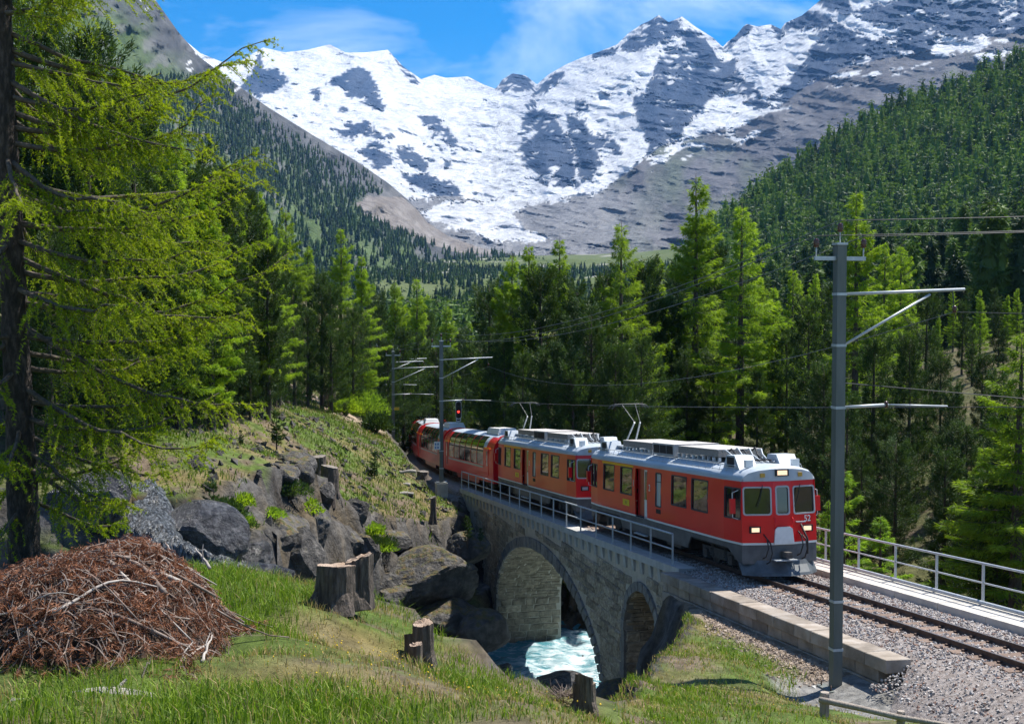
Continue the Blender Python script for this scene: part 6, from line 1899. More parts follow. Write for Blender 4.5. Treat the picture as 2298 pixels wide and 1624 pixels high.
ok = (r.random(n) < np.clip(0.55 + 0.7 * lush, 0.12, 1.0)) & (~inpoly(x, y, GORGE) | ((distpoly(x, y, GORGE) < 1.2) & (x < 0.6))) & ~near_line(x, y)
ok &= ~(((x + 4.4) / 1.75) ** 2 + ((y - 14.0) / 2.0) ** 2 < 0.85)
x, y, lush = x[ok], y[ok], lush[ok]
h = (0.09 + 0.17 * np.clip(lush + 0.30, 0, 1)) * (1 - 0.45 * sstep(-1.0, 0.3, x)) * r.uniform(0.5, 1.5, len(x))
V, F, Tn = grass_mesh(x, y, h, r.uniform(0.006, 0.014, len(x)), tints(len(x), np.clip(0.40 - 1.2 * lush + 0.25 * fbm(p3(x, y), 1.5, 2, 413), 0.06, 0.9), r), r)
tag(ob('grass', mesh_from('grass', V, F, [M_grass], attrs={'tint': Tn})), 'long green and straw coloured grass on the foreground knoll', 'grass', kind='stuff')
n = 60000
x = r.uniform(1.5, 10, n); y = r.uniform(14, 38, n)
s_, w_ = SW(x, y)
lush = fbm(p3(x, y), 0.6, 3, 421)
pth = distpoly(x, y, [(13.5, 19.5), (9.6, 22.2), (7.4, 26.2), (7.2, 28.6)], False)
ok = (w_ > 3.4) & (~inpoly(x, y, GORGE) | (distpoly(x, y, GORGE) < 0.7)) & (pth > 0.75) & (r.random(n) < np.clip(0.7 + 0.8 * lush, 0.1, 1)) & ~((x > 6) & (y < 25) & (r.random(n) < 0.75))
x, y, lush = x[ok], y[ok], lush[ok]
V, F, Tn = grass_mesh(x, y, (0.07 + 0.10 * np.clip(lush + 0.4, 0, 1)) * r.uniform(0.5, 1.5, len(x)), r.uniform(0.010, 0.022, len(x)), tints(len(x), np.clip(0.45 - 0.9 * lush, 0.08, 0.8), r), r)
tag(ob('grass', mesh_from('grass', V, F, [M_grass], attrs={'tint': Tn})), 'short grass on the slope between the bridge and the tall mast', 'grass', kind='stuff')
n = 42000
x = r.uniform(-19, -2.5, n); y = r.uniform(48, 112, n)
s_, w_ = SW(x, y)
lush = fbm(p3(x, y), 0.25, 3, 431)
dirt = distpoly(x, y, [(-17.5, 106), (-15.5, 101), (-13.4, 97), (-11.6, 94)], False)
ok = (w_ > 3.1) & (~inpoly(x, y, GORGE) | (distpoly(x, y, GORGE) < np.where(x < -5, 3.2, 1.1))) & (dirt > 2.3) & (r.random(n) < np.clip(0.6 + 0.9 * lush, 0.08, 1))
x, y, lush = x[ok], y[ok], lush[ok]
V, F, Tn = grass_mesh(x, y, (0.16 + 0.16 * np.clip(lush + 0.3, 0, 1)) * r.uniform(0.5, 1.4, len(x)), r.uniform(0.03, 0.07, len(x)), tints(len(x), np.clip(0.30 - 0.9 * lush, 0.06, 0.7), r, (0.08, 0.14, 0.02), (0.18, 0.255, 0.035), (0.28, 0.22, 0.11)), r)
tag(ob('grass', mesh_from('grass', V, F, [M_grass], attrs={'tint': Tn})), 'tussocky grass on the bank left of the coaches', 'grass', kind='stuff')

# ---- rocks
def ico(sub):
    import bmesh
    bm = bmesh.new(); bmesh.ops.create_icosphere(bm, subdivisions=sub, radius=1.0)
    V = np.array([v.co[:] for v in bm.verts]); F = np.array([[v.index for v in f.verts] for f in bm.faces]); bm.free()
    return V, F
ICO4, ICO3, ICO2 = ico(5), ico(4), ico(3)
M_rock = mat('grey_rock', (0.035, 0.032, 0.03), (0.15, 0.14, 0.13), scale=1.6, rough=0.8, bump=1.0, bscale=4, c3=(0.08, 0.074, 0.07), rand=0.15)
M_rockw = mat('wet_rock', (0.025, 0.025, 0.028), (0.13, 0.13, 0.135), scale=2.2, rough=0.22, bump=1.0, bscale=5, c3=(0.06, 0.06, 0.065), rand=0.1)
def add_moss(m, c1, c2, lo=0.45, hi=0.85):
    nt = m.node_tree; b = nt.nodes['Principled BSDF']; src = b.inputs['Base Color'].links[0].from_socket
    ge = nn(nt, 'ShaderNodeNewGeometry'); sx = nn(nt, 'ShaderNodeSeparateXYZ'); nt.links.new(ge.outputs['Normal'], sx.inputs[0])
    tc = nn(nt, 'ShaderNodeTexCoord'); no = nn(nt, 'ShaderNodeTexNoise', Scale=2.4, Detail=6.0); nt.links.new(tc.outputs['Object'], no.inputs['Vector'])
    ad = nn(nt, 'ShaderNodeMath', operation='MULTIPLY_ADD'); ad.inputs[1].default_value = 2.2; ad.inputs[2].default_value = -1.1
    nt.links.new(no.outputs['Fac'], ad.inputs[0])
    su = nn(nt, 'ShaderNodeMath', operation='ADD'); nt.links.new(sx.outputs[2], su.inputs[0]); nt.links.new(ad.outputs[0], su.inputs[1])
    mr = nn(nt, 'ShaderNodeMapRange'); mr.inputs['From Min'].default_value = lo; mr.inputs['From Max'].default_value = hi; nt.links.new(su.outputs[0], mr.inputs['Value'])
    cr = nn(nt, 'ShaderNodeValToRGB'); cr.color_ramp.elements[0].color = (*c1, 1); cr.color_ramp.elements[1].color = (*c2, 1); cr.color_ramp.elements[0].position = 0.4; cr.color_ramp.elements[1].position = 0.6
    n2 = nn(nt, 'ShaderNodeTexNoise', Scale=7.0); nt.links.new(tc.outputs['Object'], n2.inputs['Vector']); nt.links.new(n2.outputs['Fac'], cr.inputs['Fac'])
    mx = nn(nt, 'ShaderNodeMix', data_type='RGBA'); nt.links.new(mr.outputs[0], mx.inputs[0]); nt.links.new(src, mx.inputs[6]); nt.links.new(cr.outputs[0], mx.inputs[7])
    nt.links.new(mx.outputs[2], b.inputs['Base Color'])
add_moss(M_rock, (0.075, 0.085, 0.02), (0.16, 0.105, 0.04), 0.72, 1.1)
for _m in (M_rock, M_rockw): _m.node_tree.nodes['Bump'].inputs['Distance'].default_value = 0.3
def boulder(px, py, Y, rad, seed, label, rz=0.0, tilt=0.0, m=None, base=None, cuts=16, flat=0.62, group=None):
    V, F = base or ICO3
    r = np.random.default_rng(seed)
    V = V * (1 + 0.16 * fbm(V, 1.3, 3, seed)[:, None])
    for _ in range(cuts):
        n_ = unit(r.normal(size=3)); d_ = r.uniform(flat, 0.95)
        k = V @ n_
        V = V - np.outer(np.maximum(0, k - d_) * 0.94, n_)
    # bedding cracks
    V = V * (1 + 0.05 * fbm(V * [1, 1, 3.0], 2.6, 4, seed + 3, ridged=True)[:, None] + 0.02 * fbm(V, 9, 2, seed + 4)[:, None])
    V = V * np.array(rad)
    c, s_ = math.cos(tilt), math.sin(tilt)
    V = np.stack([V[:, 0] * c - V[:, 2] * s_, V[:, 1], V[:, 0] * s_ + V[:, 2] * c], -1)
    p = at(px, py, Y)
    o = ob('boulder', mesh_from('boulder', V, [F], [m or M_rock]))
    o.location = p.tolist(); o.rotation_euler = (0, 0, rz)
    return tag(o, label, 'rock', group)
BL = [
    (955, 1305, 65.5, (3.2, 2.6, 1.9), 'largest grey boulder, left of the bridge pier', 0.25), (1052, 1228, 67.5, (1.2, 1.3, 0.9), 'cracked block with tiny pines between the largest boulder and the bridge', -0.1),
    (1015, 1385, 63.5, (1.9, 1.6, 1.0), 'low pale rock at the foot of the largest boulder', -0.1), (880, 1345, 63.5, (1.5, 1.4, 1.2), 'dark rock below the left end of the largest boulder', 0.1),
    (1085, 1420, 63, (1.6, 1.4, 1.3), 'shaded rock at the foot of the left bridge pier', 0.0), (655, 1050, 60, (1.15, 1.1, 0.95), 'rounded grey boulder beside the tall stumps on the far bank', 0.3), (600, 1075, 58, (0.8, 0.8, 0.6), 'smaller grey rock left of the rounded boulder', 0.0),
    (452, 1048, 54, (0.7, 0.7, 0.55), 'pale rock under the trees above the cascade', 0.0), (600, 1200, 55, (2.2, 1.5, 1.3), 'broad grey rock face with brown moss below the stumps', 0.15), (670, 1250, 55, (1.2, 1.2, 1.5), 'upright grey rock right of the broad rock face', 0.0),
    (540, 1260, 52, (1.6, 1.2, 1.0), 'wet grey rock just above the brush pile', 0.1), (700, 1180, 58, (0.9, 0.9, 1.2), 'dark rock beneath the tall stumps', 0.0), (860, 1215, 65.5, (1.6, 1.2, 0.8), 'dark overhanging rock beneath the grassy bank edge', -0.1), (760, 1225, 62, (1.4, 1.2, 1.2), 'black shaded rock behind the big stump', 0.0),
    (1278, 1385, 76, (1.4, 1.2, 0.9), 'sunlit rock on the river bank seen through the arch', 0.0), (1255, 1425, 73, (0.9, 0.8, 0.6), 'lower sunlit rock at the water seen through the arch', 0.0), (1300, 1350, 79, (1.2, 1.0, 0.9), 'upper sunlit rock on the slope seen through the arch', 0.2),
    (1250, 1535, 58, (1.5, 1.1, 0.6), 'flat wet rock in the river behind the dark stump', 0.05), (1400, 1575, 47, (1.3, 1.2, 0.9), 'shaded rock in the dark cleft under the small arch', 0.0), (1120, 1510, 60, (0.9, 0.8, 0.5), 'wet rock in the river left of the white water', 0.0)]
for k, (px, py, Y, rad, lab, tl) in enumerate(BL):
    boulder(px, py, Y, rad, 500 + k * 7, lab, rz=0.3 * (k % 5), tilt=tl, base=ICO4 if k == 0 else ICO3, m=M_rockw if 'wet' in lab else None, group='rocks in and above the gorge')
rb_ = np.random.default_rng(97)
out = []
for x in rb_.uniform(-13.2, -5.2, 22):
    yy = np.linspace(46, 74, 90)
    dd = np.where(inpoly(np.full(90, x), yy, GORGE), np.abs(distpoly(np.full(90, x), yy, GORGE) - rb_.uniform(0.4, 3.2)), 99)
    y = float(yy[int(np.argmin(dd))]); out.append((x, y))
out.sort(key=lambda q: q[0] / q[1])
NUM = 'first second third fourth fifth sixth seventh eighth ninth tenth eleventh twelfth thirteenth fourteenth fifteenth sixteenth seventeenth eighteenth nineteenth twentieth twenty-first twenty-second'.split()
for k, (x, y) in enumerate(out):
    u_, v_ = pix(np.array([x, y, float(on_ground(x, y))]))
    a_ = rb_.uniform(0.45, 1.05)
    boulder(float(u_), float(v_), y, (a_ * rb_.uniform(0.8, 1.4), a_, a_ * rb_.uniform(0.6, 1.2)), 900 + k * 3, NUM[k] + ' jagged block from the left in the broken rock face', rz=rb_.uniform(0, 3), tilt=rb_.uniform(-0.4, 0.4), base=ICO3, cuts=22, flat=0.5, group='jagged blocks of the rock face')
# small stones strewn along banks
def st_pos(r, n):
    x = r.uniform(-16, -3, n); y = r.uniform(50, 84, n); z = on_ground(x, y)
    x2 = r.uniform(0, 10, n // 2); y2 = r.uniform(66, 80, n // 2); z2 = on_ground(x2, y2)
    x3 = r.uniform(-3, 3, n // 6); y3 = r.uniform(10.5, 18, n // 6); z3 = on_ground(x3, y3)
    return np.concatenate([np.stack([x, y, z], -1), np.stack([x2, y2, z2], -1)])
V, F = pebbles(700, st_pos, 0.06, 0.28, 31)
tag(ob('loose_stones', mesh_from('loose_stones', V, [F], [M_rock])), 'loose grey stones strewn over the gorge banks', 'stones', kind='stuff')
def st2(r, n):
    s = r.uniform(-9, 1.5, n); w = 2.75 + np.abs(r.normal(0, 0.55, n))
    p = T(s, w, 0); p = p[~inpoly(p[:, 0], p[:, 1], GORGE)]; p[:, 2] = on_ground(p[:, 0], p[:, 1]); return p
V, F = pebbles(2600, st2, 0.02, 0.075, 33)
tag(ob('rubble', mesh_from('rubble', V, [F], [mat('brown_rubble', (0.16, 0.12, 0.09), (0.42, 0.35, 0.29), scale=5, rough=0.95, c3=(0.28, 0.22, 0.17))])), 'brown stony rubble below the retaining wall', 'rubble', kind='stuff')

# ---- the cascade down the wet rocks behind the brush pile
M_fall = mat('falling_water', (0.025, 0.028, 0.032), (0.34, 0.36, 0.39), scale=5.0, rough=0.3, bump=1.0, bscale=6, c3=(0.16, 0.18, 0.20), contrast=(0.44, 0.66), stretch=(2.2, 2.2, 0.6), detail=9.0)
M_fall.node_tree.nodes['Bump'].inputs['Distance'].default_value = 0.25
cp = [at(330, 1085, 50.5), at(318, 1140, 48.5), at(340, 1190, 46.5), at(420, 1235, 45), at(520, 1285, 44), at(640, 1330, 43.5)]
cp = np.array(cp)
kk = np.linspace(0, 1, 90); cpar = np.linspace(0, 1, len(cp))
cc = np.stack([np.interp(kk, cpar, cp[:, a]) for a in range(3)], -1)
wv = np.linspace(-1, 1, 50)
G = np.zeros((90, 50, 3))
for i in range(90):
    G[i] = cc[i] + np.outer(wv * (1.0 + 1.4 * kk[i] + 0.4 * math.sin(9 * kk[i])), [0.93, -0.25, 0.0])
G[..., 2] += 0.30 * fbm(G, 1.5, 4, 441, ridged=True) - 0.9 * (np.abs(wv) ** 3)[None]
G[..., 1] += 0.25 * fbm(G, 0.9, 3, 443)
tag(MB().grid(G, flip=True).build('cascade', M_fall, smooth=True), 'white cascade splashing down wet rocks behind the brush pile', 'cascade')
# rock mass the cascade runs over
for k, (px, py, Y, rad, lab) in enumerate(((300, 1200, 49.5, (2.3, 1.5, 1.7), 'dark wet rock under the cascade'), (450, 1200, 48.5, (2.0, 1.3, 1.3), 'wet ledge right of the cascade'), (200, 1130, 48, (1.8, 1.2, 1.5), 'shaded wet rock left of the cascade'), (560, 1310, 46, (2.0, 1.2, 0.9), 'wet rock shelf at the foot of the cascade'))):
    boulder(px, py, Y, rad, 700 + k * 5, lab, m=M_rockw, group='rocks in and above the gorge')

# ---- stumps
def cut_mat():
    m = mat('cut_wood', (0.30, 0.20, 0.13), (0.46, 0.36, 0.28), scale=4, rough=0.85, bump=0.4)
    nt = m.node_tree
    w = nt.nodes.new('ShaderNodeTexWave'); w.wave_type = 'RINGS'; w.rings_direction = 'Z'
    w.inputs['Scale'].default_value = 9.0; w.inputs['Distortion'].default_value = 2.5; w.inputs['Detail'].default_value = 3.0
    tc = nt.nodes.new('ShaderNodeTexCoord'); nt.links.new(tc.outputs['Object'], w.inputs['Vector'])
    b = nt.nodes['Principled BSDF']; src = b.inputs['Base Color'].links[0].from_socket
    mx = nt.nodes.new('ShaderNodeMix'); mx.data_type = 'RGBA'; mx.blend_type = 'MULTIPLY'; mx.inputs[0].default_value = 0.35
    nt.links.new(src, mx.inputs[6]); nt.links.new(w.outputs['Color'], mx.inputs[7]); nt.links.new(mx.outputs[2], b.inputs['Base Color'])
    return m
M_cut = cut_mat()
M_stump = mat('stump_bark', (0.05, 0.038, 0.030), (0.17, 0.135, 0.11), scale=6, rough=0.95, bump=1.0, bscale=12, stretch=(3, 3, 0.5), c3=(0.10, 0.08, 0.065))
def stump_parts(t, rad, h, seed, off=(0, 0, 0), flare=0.5, names=('bark', 'cut_face'), slant=0.06, cutm=None):
    k = 30
    ang = np.arange(k + 1) * 2 * np.pi / k
    lv = np.array([-0.35, -0.05, 0.08, 0.25, 0.5, 0.75, 0.96, 1.0])
    r = np.random.default_rng(seed)
    ph = r.uniform(0, 6.28, 3)
    P = np.zeros((len(lv), k + 1, 3))
    for i, v in enumerate(lv):
        fl = 1 + flare * max(0, 0.35 - v) ** 1.2 * (1.2 + np.sin(ang * 4 + ph[0]) + 0.6 * np.sin(ang * 7 + ph[1]))
        ro = rad * fl * (1 + 0.06 * np.sin(ang * 3 + ph[2]) + 0.035 * np.sin(ang * 11 + ph[0])) * (0.985 if v == 1.0 else 1.0)
        P[i] = np.stack([np.cos(ang) * ro, np.sin(ang) * ro, v * h + slant * h * np.cos(ang + ph[1]) * max(v, 0)], -1)
    nz = fbm(P * [1, 1, 0.4], 14, 2, seed)
    nz[:, -1] = nz[:, 0]
    P[..., :2] *= (1 + 0.10 * nz)[..., None]
    P = P + np.array(off)
    MB().grid(P, flip=False).build(names[0], M_stump, t)
    c = P[-1, :-1].mean(0) + [0, 0, -0.01]
    ringi = P[-1, :-1] * 0.98 + c * 0.02
    V = np.concatenate([[c], c + (ringi - c) * 0.5, ringi])
    V[1:, 2] += 0.008 * r.normal(size=len(V) - 1)
    i = np.arange(k); j = (i + 1) % k
    MB().raw(V, [np.stack([0 * i, i + 1, j + 1], -1), np.stack([i + 1, i + 1 + k, j + 1 + k, j + 1], -1)]).build(names[1], cutm or M_cut, t)
def stump(px, py, Y, rad, h, label, seed, extra=()):
    p = at(px, py, Y)
    t = thing('tree_stump', label, 'stump', p, group='sawn tree stumps')
    cm = M_cut if Y < 30 else mat('weathered_cut', (0.12, 0.10, 0.085), (0.26, 0.23, 0.20), scale=6, rough=0.95)
    stump_parts(t, rad, h, seed, cutm=cm)
    for ox, oy, oz, r2, h2 in extra: stump_parts(t, r2, h2, seed + 5, (ox, oy, oz), flare=0.15, slant=0.12)
    return t
stump(758, 1340, 17.6, 0.29, 0.46, 'large sawn stump with a pale ringed top at the crest of the knoll', 3, [(0.27, 0.16, 0.0, 0.19, 0.53)])
stump(950, 1474, 16.6, 0.135, 0.46, 'taller of the two narrow stumps at the edge of the gorge', 5, [(-0.13, 0.05, 0.0, 0.12, 0.30)])
stump(934, 1490, 16.0, 0.085, 0.26, 'shorter narrow stump in front of the taller one at the gorge edge', 7)
stump(1312, 1580, 18.0, 0.16, 0.32, 'dark rotten stump in front of the river by the arch', 9, [(0.0, -0.02, 0.0, 0.13, 0.42)])
stump(741, 1112, 62, 0.42, 1.45, 'tall weathered stump at the edge of the far rocks', 11)
stump(716, 1062, 66, 0.38, 0.9, 'weathered stump behind the tall one on the far bank', 13)
stump(739, 902, 96, 0.48, 1.05, 'dark stump standing on the dirt path', 15)
stump(706, 958, 88, 0.35, 0.5, 'low dark stump below the dirt path', 17)
stump(972, 1160, 69, 0.16, 1.1, 'thin charred stump on the grass lip beside the bridge', 19)
stump(950, 1070, 76, 0.35, 0.35, 'low stump in the grass near the bridge mast', 21)
stump(742, 1005, 78, 0.22, 0.35, 'small pale stump in the middle of the far bank', 23)
for px, py, Y, L_, rz, lab in ((900, 1110, 72, 1.5, 0.4, 'pale fallen stick on the far grassy bank'), (905, 1090, 74, 0.8, -0.1, 'short grey log on the far bank beside the sapling'), (915, 1060, 77, 1.0, 0.1, 'grey log half sunk in the far bank grass'), (185, 1580, 11.5, 1.25, 0.10, 'bleached log lying in the grass below the brush pile')):
    p = at(px, py, Y)
    t = thing('fallen_log', lab, 'log', p, rz, group='fallen wood on the ground')
    rad = 0.075 if Y < 20 else 0.10
    nseg = 14
    xs = np.linspace(-L_ / 2, L_ / 2, nseg)
    MB().tube(np.stack([xs, 0.05 * np.sin(xs * 3), 0.03 * np.sin(xs * 5 + 1) + rad * 0.5], -1), rad * (1 + 0.15 * np.sin(xs * 7)), 9).build('trunk', mat('bleached_wood', (0.20, 0.18, 0.16), (0.42, 0.39, 0.35), scale=5, rough=0.9, bump=0.6, stretch=(0.4, 5, 5)), t, smooth=True)
    MB().tube(np.array([(L_ * 0.2, 0, rad), (L_ * 0.3, 0.1, rad + 0.12)]), [rad * 0.35, rad * 0.15], 6).build('broken_branch', MATS['bleached_wood'], t)

# ---- brush pile
pile = thing('brush_pile', 'heap of dead larch branches with rusty brown needles', 'brush pile', (-4.4, 14.0, float(on_ground(-4.4, 14.0))))
PO = np.array(pile.location)
def pile_h(x, y):
    """height of the heap above the ground, local coordinates"""
    d2 = (x / np.where(x > 0, 1.2, 2.3)) ** 2 + (y / 2.0) ** 2
    return 0.95 * np.clip(1 - d2, 0, 1) ** 0.75 * (1 + 0.18 * np.sin(x * 2.3 + 0.5) * np.cos(y * 1.9))
def pile_z(x, y): return on_ground(x + PO[0], y + PO[1]) - PO[2] + pile_h(x, y)
gx_, gy_ = np.meshgrid(np.linspace(-2.35, 1.6, 60), np.linspace(-2.05, 2.05, 60), indexing='ij')
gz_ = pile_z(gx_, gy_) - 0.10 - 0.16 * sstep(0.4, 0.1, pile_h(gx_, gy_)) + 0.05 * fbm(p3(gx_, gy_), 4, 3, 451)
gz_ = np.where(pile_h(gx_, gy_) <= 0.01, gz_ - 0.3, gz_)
MB().grid(np.stack([gx_, gy_, gz_], -1)).build('heap_core', mat('dark_brush', (0.035, 0.022, 0.015), (0.10, 0.06, 0.04), scale=9, rough=1.0, bump=1.0, bscale=20), pile, smooth=True)  # dark brown, soil-like mound filling the heap under the branches
M_dead = mat('dead_branch', (0.11, 0.075, 0.06), (0.30, 0.24, 0.205), scale=6, rough=0.9, bump=0.3, c3=(0.19, 0.145, 0.12))
M_deadp = mat('bleached_branch', (0.30, 0.26, 0.23), (0.46, 0.42, 0.38), scale=6, rough=0.9)
r = np.random.default_rng(41)
def lay_branch(x, y, az, L_, lift, rad, npt=9):
    t = np.linspace(-0.5, 0.5, npt)
    bend = r.uniform(-0.5, 0.5)
    a = az + bend * t
    px_ = x + np.cumsum(np.cos(a)) * L_ / npt - 0.5 * np.cos(az) * L_
    py_ = y + np.cumsum(np.sin(a)) * L_ / npt - 0.5 * np.sin(az) * L_
    z = pile_z(px_, py_)
    z = np.convolve(np.pad(z, 2, 'edge'), np.ones(5) / 5, 'valid') + lift + 0.05 * np.sin(t * 6 + az)
    return np.stack([px_, py_, z], -1)
tw = MB()
tuft_c, tuft_d = [], []
for k in range(58):
    x, y = r.uniform(-2.1, 0.95), r.uniform(-1.8, 1.2)
    L_ = r.uniform(0.8, 2.1); az = r.uniform(-0.9, 0.9) + (math.pi if r.random() < 0.5 else 0)
    rad = r.choice([0.009, 0.013, 0.02, 0.033])
    P = lay_branch(x, y, az, L_, r.uniform(0.0, 0.12), rad)
    MB().tube(P, np.linspace(rad, rad * 0.35, len(P)), 6).build('branch', M_dead if k % 5 else M_deadp, pile, smooth=True)
for k in range(2100):
    x, y = r.uniform(-2.3, 1.3), r.uniform(-2.05, 1.7)
    if pile_h(x, y) < 0.005 and r.random() < 0.7: continue
    L_ = r.uniform(0.2, 0.75); az = r.uniform(0, 6.28)
    P = lay_branch(x, y, az, L_, r.uniform(-0.02, 0.12), 0.005, 5)
    P[-1, 2] += r.uniform(-0.08, 0.12)
    tw.tube(P, [0.006, 0.006, 0.005, 0.004, 0.002], 3, cap=False)
    m = int(r.integers(2, 7))
    kk_ = r.random(m)
    if r.random() < 0.72:
        tuft_c.append(np.stack([np.interp(kk_, np.linspace(0, 1, 5), P[:, a]) for a in range(3)], -1)); tuft_d.append(np.tile(unit(P[-1] - P[0]), (m, 1)))
tag(tw.build('twigs', M_dead, pile), kind='stuff')
C = np.repeat(np.concatenate(tuft_c), 16, 0); D = np.repeat(np.concatenate(tuft_d), 16, 0)
C = C + r.normal(0, 0.018, C.shape)
d = unit(D * 0.9 + r.normal(0, 0.55, C.shape) + np.array([0, 0, -0.25]))
V, F = cards(C, d, r.uniform(0.03, 0.10, len(C)), r.uniform(0.005, 0.013, len(C)), r)
L_brown = leaf_mat('rusty_needles', (0.14, 0.055, 0.028), (0.32, 0.145, 0.078), (1.2, 1.0, 0.8), scale=5, trans=0.2, rand=0)
tag(ob('dead_needles', mesh_from('dead_needles', V, [F], [L_brown]), pile), kind='stuff')
def stray(pts, rad, label):
    P = np.stack([at(*p) for p in pts]); o0 = P[0].copy()
    kf = np.linspace(0, 1, 10); pf = np.linspace(0, 1, len(P))
    Q = np.stack([np.interp(kf, pf, P[:, a]) for a in range(3)], -1) - o0
    Q += r.normal(0, 0.006, Q.shape)
    t = thing('dead_branch', label, 'branch', o0, group='loose dead branches')
    MB().tube(Q, np.linspace(rad, rad * 0.4, 10), 7).build('stick', M_deadp, t, smooth=True)
    MB().tube(np.stack([Q[4], Q[4] + (Q[5] - Q[4]) * 0.6 + [0.0, 0, 0.08], Q[4] + (Q[6] - Q[4]) * 0.8 + [0.03, 0, 0.14]]), [rad * 0.5, rad * 0.4, rad * 0.2], 5).build('side_twig', M_deadp, t)
stray([(376, 1538, 11.95), (392, 1500, 12.3), (430, 1465, 12.9), (470, 1440, 13.4)], 0.022, 'bleached forked branch leaning at the right end of the brush pile')
stray([(455, 1485, 12.6), (462, 1460, 12.9), (475, 1425, 13.4)], 0.018, 'short pale stick right of the bleached forked branch')
stray([(322, 1560, 11.8), (300, 1500, 12.3), (262, 1440, 13.0), (215, 1400, 13.6)], 0.024, 'long brown branch sticking out of the front of the brush pile')
stray([(400, 1260, 15.6), (385, 1235, 15.7), (372, 1218, 15.8)], 0.018, 'dark twig poking up from the top of the brush pile')
stray([(472, 1275, 15.6), (455, 1250, 15.7), (438, 1232, 15.8)], 0.022, 'thick broken branch poking up at the right of the pile top')
# second small twig heap by the river stump
tw = MB()
c0 = at(1265, 1562, 18.2)
h2 = thing('twig_heap', 'little heap of dry grey twigs beside the dark rotten stump', 'brush pile', c0)
for k in range(90):
    a = r.uniform(0, 6.28); L_ = r.uniform(0.10, 0.28); el = r.uniform(0.05, 0.9)
    b = r.normal(0, 0.10, 3) * [1, 0.6, 0.25]
    MB_ = tw.tube(np.array([b, b + np.array([math.cos(a) * math.cos(el), math.sin(a) * math.cos(el), math.sin(el)]) * L_]), [0.006, 0.003], 3, cap=False)
tag(tw.build('twigs', M_dead, h2), kind='stuff')

# ---- shrubs
def shrub(px, py, Y, rx, h, label, m, seed, n=5000, cl=0.22, cw=0.07):
    r = np.random.default_rng(seed)
    p = at(px, py, Y); p[2] = min(p[2], float(on_ground(p[0], Y)) + 0.2) if Y > 70 else p[2]
    t = thing('shrub', label, 'shrub', p, group='shrubs on the banks')
    u = unit(r.normal(size=(n, 3))); u[:, 2] = np.abs(u[:, 2])
    rad = (r.random(n) ** 0.4) * (1 + 0.3 * fbm(u, 2.2, 3, seed))
    P = u * rad[:, None] * np.array([rx, rx * 0.8, h])
    V, F = cards(P, unit(u + [0, 0, 0.6] + r.normal(0, 0.5, (n, 3))), r.uniform(0.6, 1.3, n) * cl, r.uniform(0.6, 1.3, n) * cw, r)
    ob('foliage', mesh_from('foliage', V, [F], [m]), t)
    q = MB()
    for k in range(14):
        e = unit(r.normal(size=3) * [1, 1, 0.4] + [0, 0, 0.9]) * np.array([rx, rx * 0.8, h]) * 0.8
        q.tube(np.array([[0, 0, -0.3], e * 0.4, e]), [0.04, 0.03, 0.01], 4, cap=False)
    q.build('stems', M_barkd, t)
shrub(812, 905, 98, 2.1, 2.0, 'light green round shrub beside the dirt path', L_young, 61)
shrub(775, 925, 94, 1.2, 1.0, 'low green shrub at the near side of the dirt path', L_larch, 62, 2500)
shrub(690, 1010, 76, 1.4, 1.1, 'bright green bush among the dry stalks on the bank', L_larch, 63, 3000)
shrub(730, 1040, 72, 1.0, 0.7, 'low bush beside the tall weathered stump', L_larch, 64, 2000)
shrub(590, 1085, 58, 0.8, 0.6, 'leafy plant in the shade of the grey rocks', L_young, 65, 1800)
shrub(500, 1160, 50.5, 0.9, 0.7, 'dark green bush on the rock beside the young pine', L_pine, 66, 2000)
shrub(845, 955, 92, 1.3, 1.3, 'dark spreading shrub at the top of the cutting', L_pine, 67, 2600)
shrub(950, 905, 140, 2.0, 2.4, 'sunlit yellow green bush above the tail coach', L_young, 68, 2600)

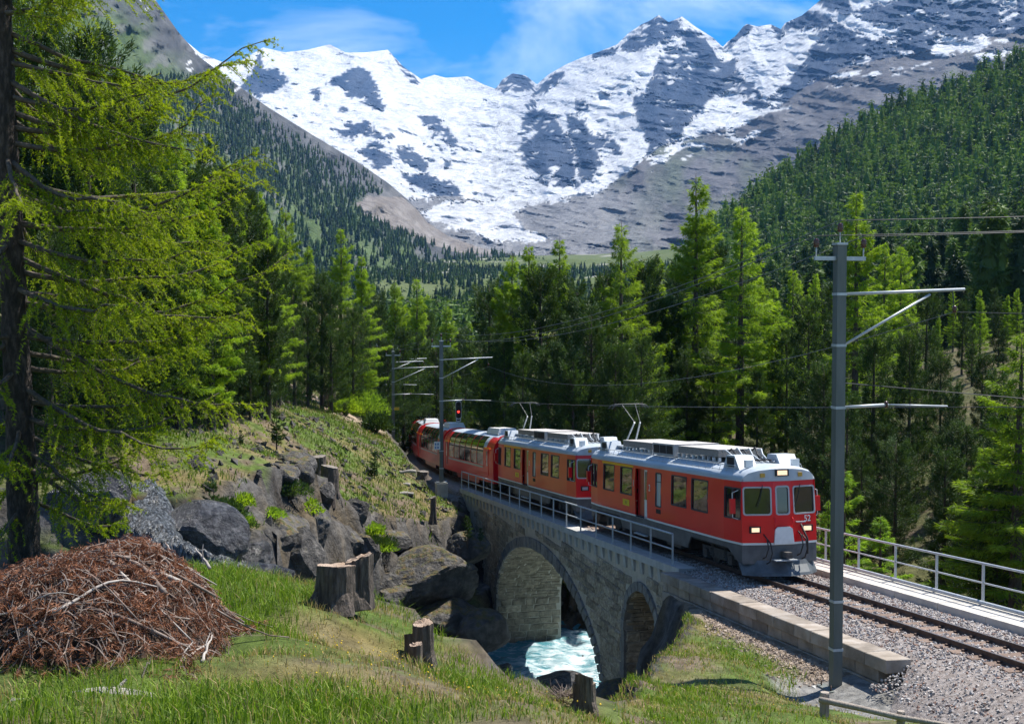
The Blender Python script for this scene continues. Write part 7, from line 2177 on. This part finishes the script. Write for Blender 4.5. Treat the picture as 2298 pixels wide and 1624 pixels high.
rs_ = np.random.default_rng(91)
led = []
for x in sorted(rs_.uniform(-13.5, -6, 16)):
    yy = np.linspace(50, 72, 45)
    dd = np.where(inpoly(np.full(45, x), yy, GORGE), np.abs(distpoly(np.full(45, x), yy, GORGE) - 1.2), 99)
    led.append((x, float(yy[int(np.argmin(dd))]) + rs_.uniform(-0.6, 0.8)))
led.sort(key=lambda q: q[0] / q[1])
for k, (x, y) in enumerate(led):
    p = np.array([x, y, float(on_ground(x, y))]); u_, v_ = pix(p)
    shrub(float(u_), float(v_), y, rs_.uniform(0.5, 1.0), rs_.uniform(0.3, 0.7), ORD[k] + ' low bush from the left on the rock ledges above the gorge', (L_pine, L_larch, L_young)[k % 3], 200 + k, 1400, 0.16, 0.05)
# ---- small yellow flowers in the grass
rf = np.random.default_rng(93)
def fl_pos(r, n):
    x = np.concatenate([r.uniform(-2.5, 1.0, n // 2), r.uniform(2.2, 7, n // 2)]); y = np.concatenate([r.uniform(11, 16, n // 2), r.uniform(17, 33, n // 2)])
    k = ~inpoly(x, y, GORGE) & (SW(x, y)[1] > 3.6)
    x, y = x[k], y[k]
    return np.stack([x, y, on_ground(x, y) + r.uniform(0.06, 0.16, len(x))], -1)
V, F = pebbles(420, fl_pos, 0.006, 0.012, 35)
tag(ob('flowers', mesh_from('flowers', V, [F], [mat('yellow_petals', (0.75, 0.50, 0.02), rough=0.7)])), 'tiny yellow flowers dotted in the grass', 'flowers', kind='stuff')

# ---- haze: the air over the valley
hz = MB().box(-4200, 5200, -60, 11500, -17, 2300)
M_haze = bpy.data.materials.new('haze_air'); M_haze.use_nodes = True
nt = M_haze.node_tree; nt.nodes.clear()
ho = nn(nt, 'ShaderNodeOutputMaterial'); hv = nn(nt, 'ShaderNodeVolumePrincipled')
hv.inputs['Color'].default_value = (0.20, 0.48, 1.0, 1)
hv.inputs['Density'].default_value = 3.4e-5
hv.inputs['Anisotropy'].default_value = 0.1
nt.links.new(hv.outputs[0], ho.inputs['Volume'])
tag(hz.build('haze', M_haze), kind='stuff')
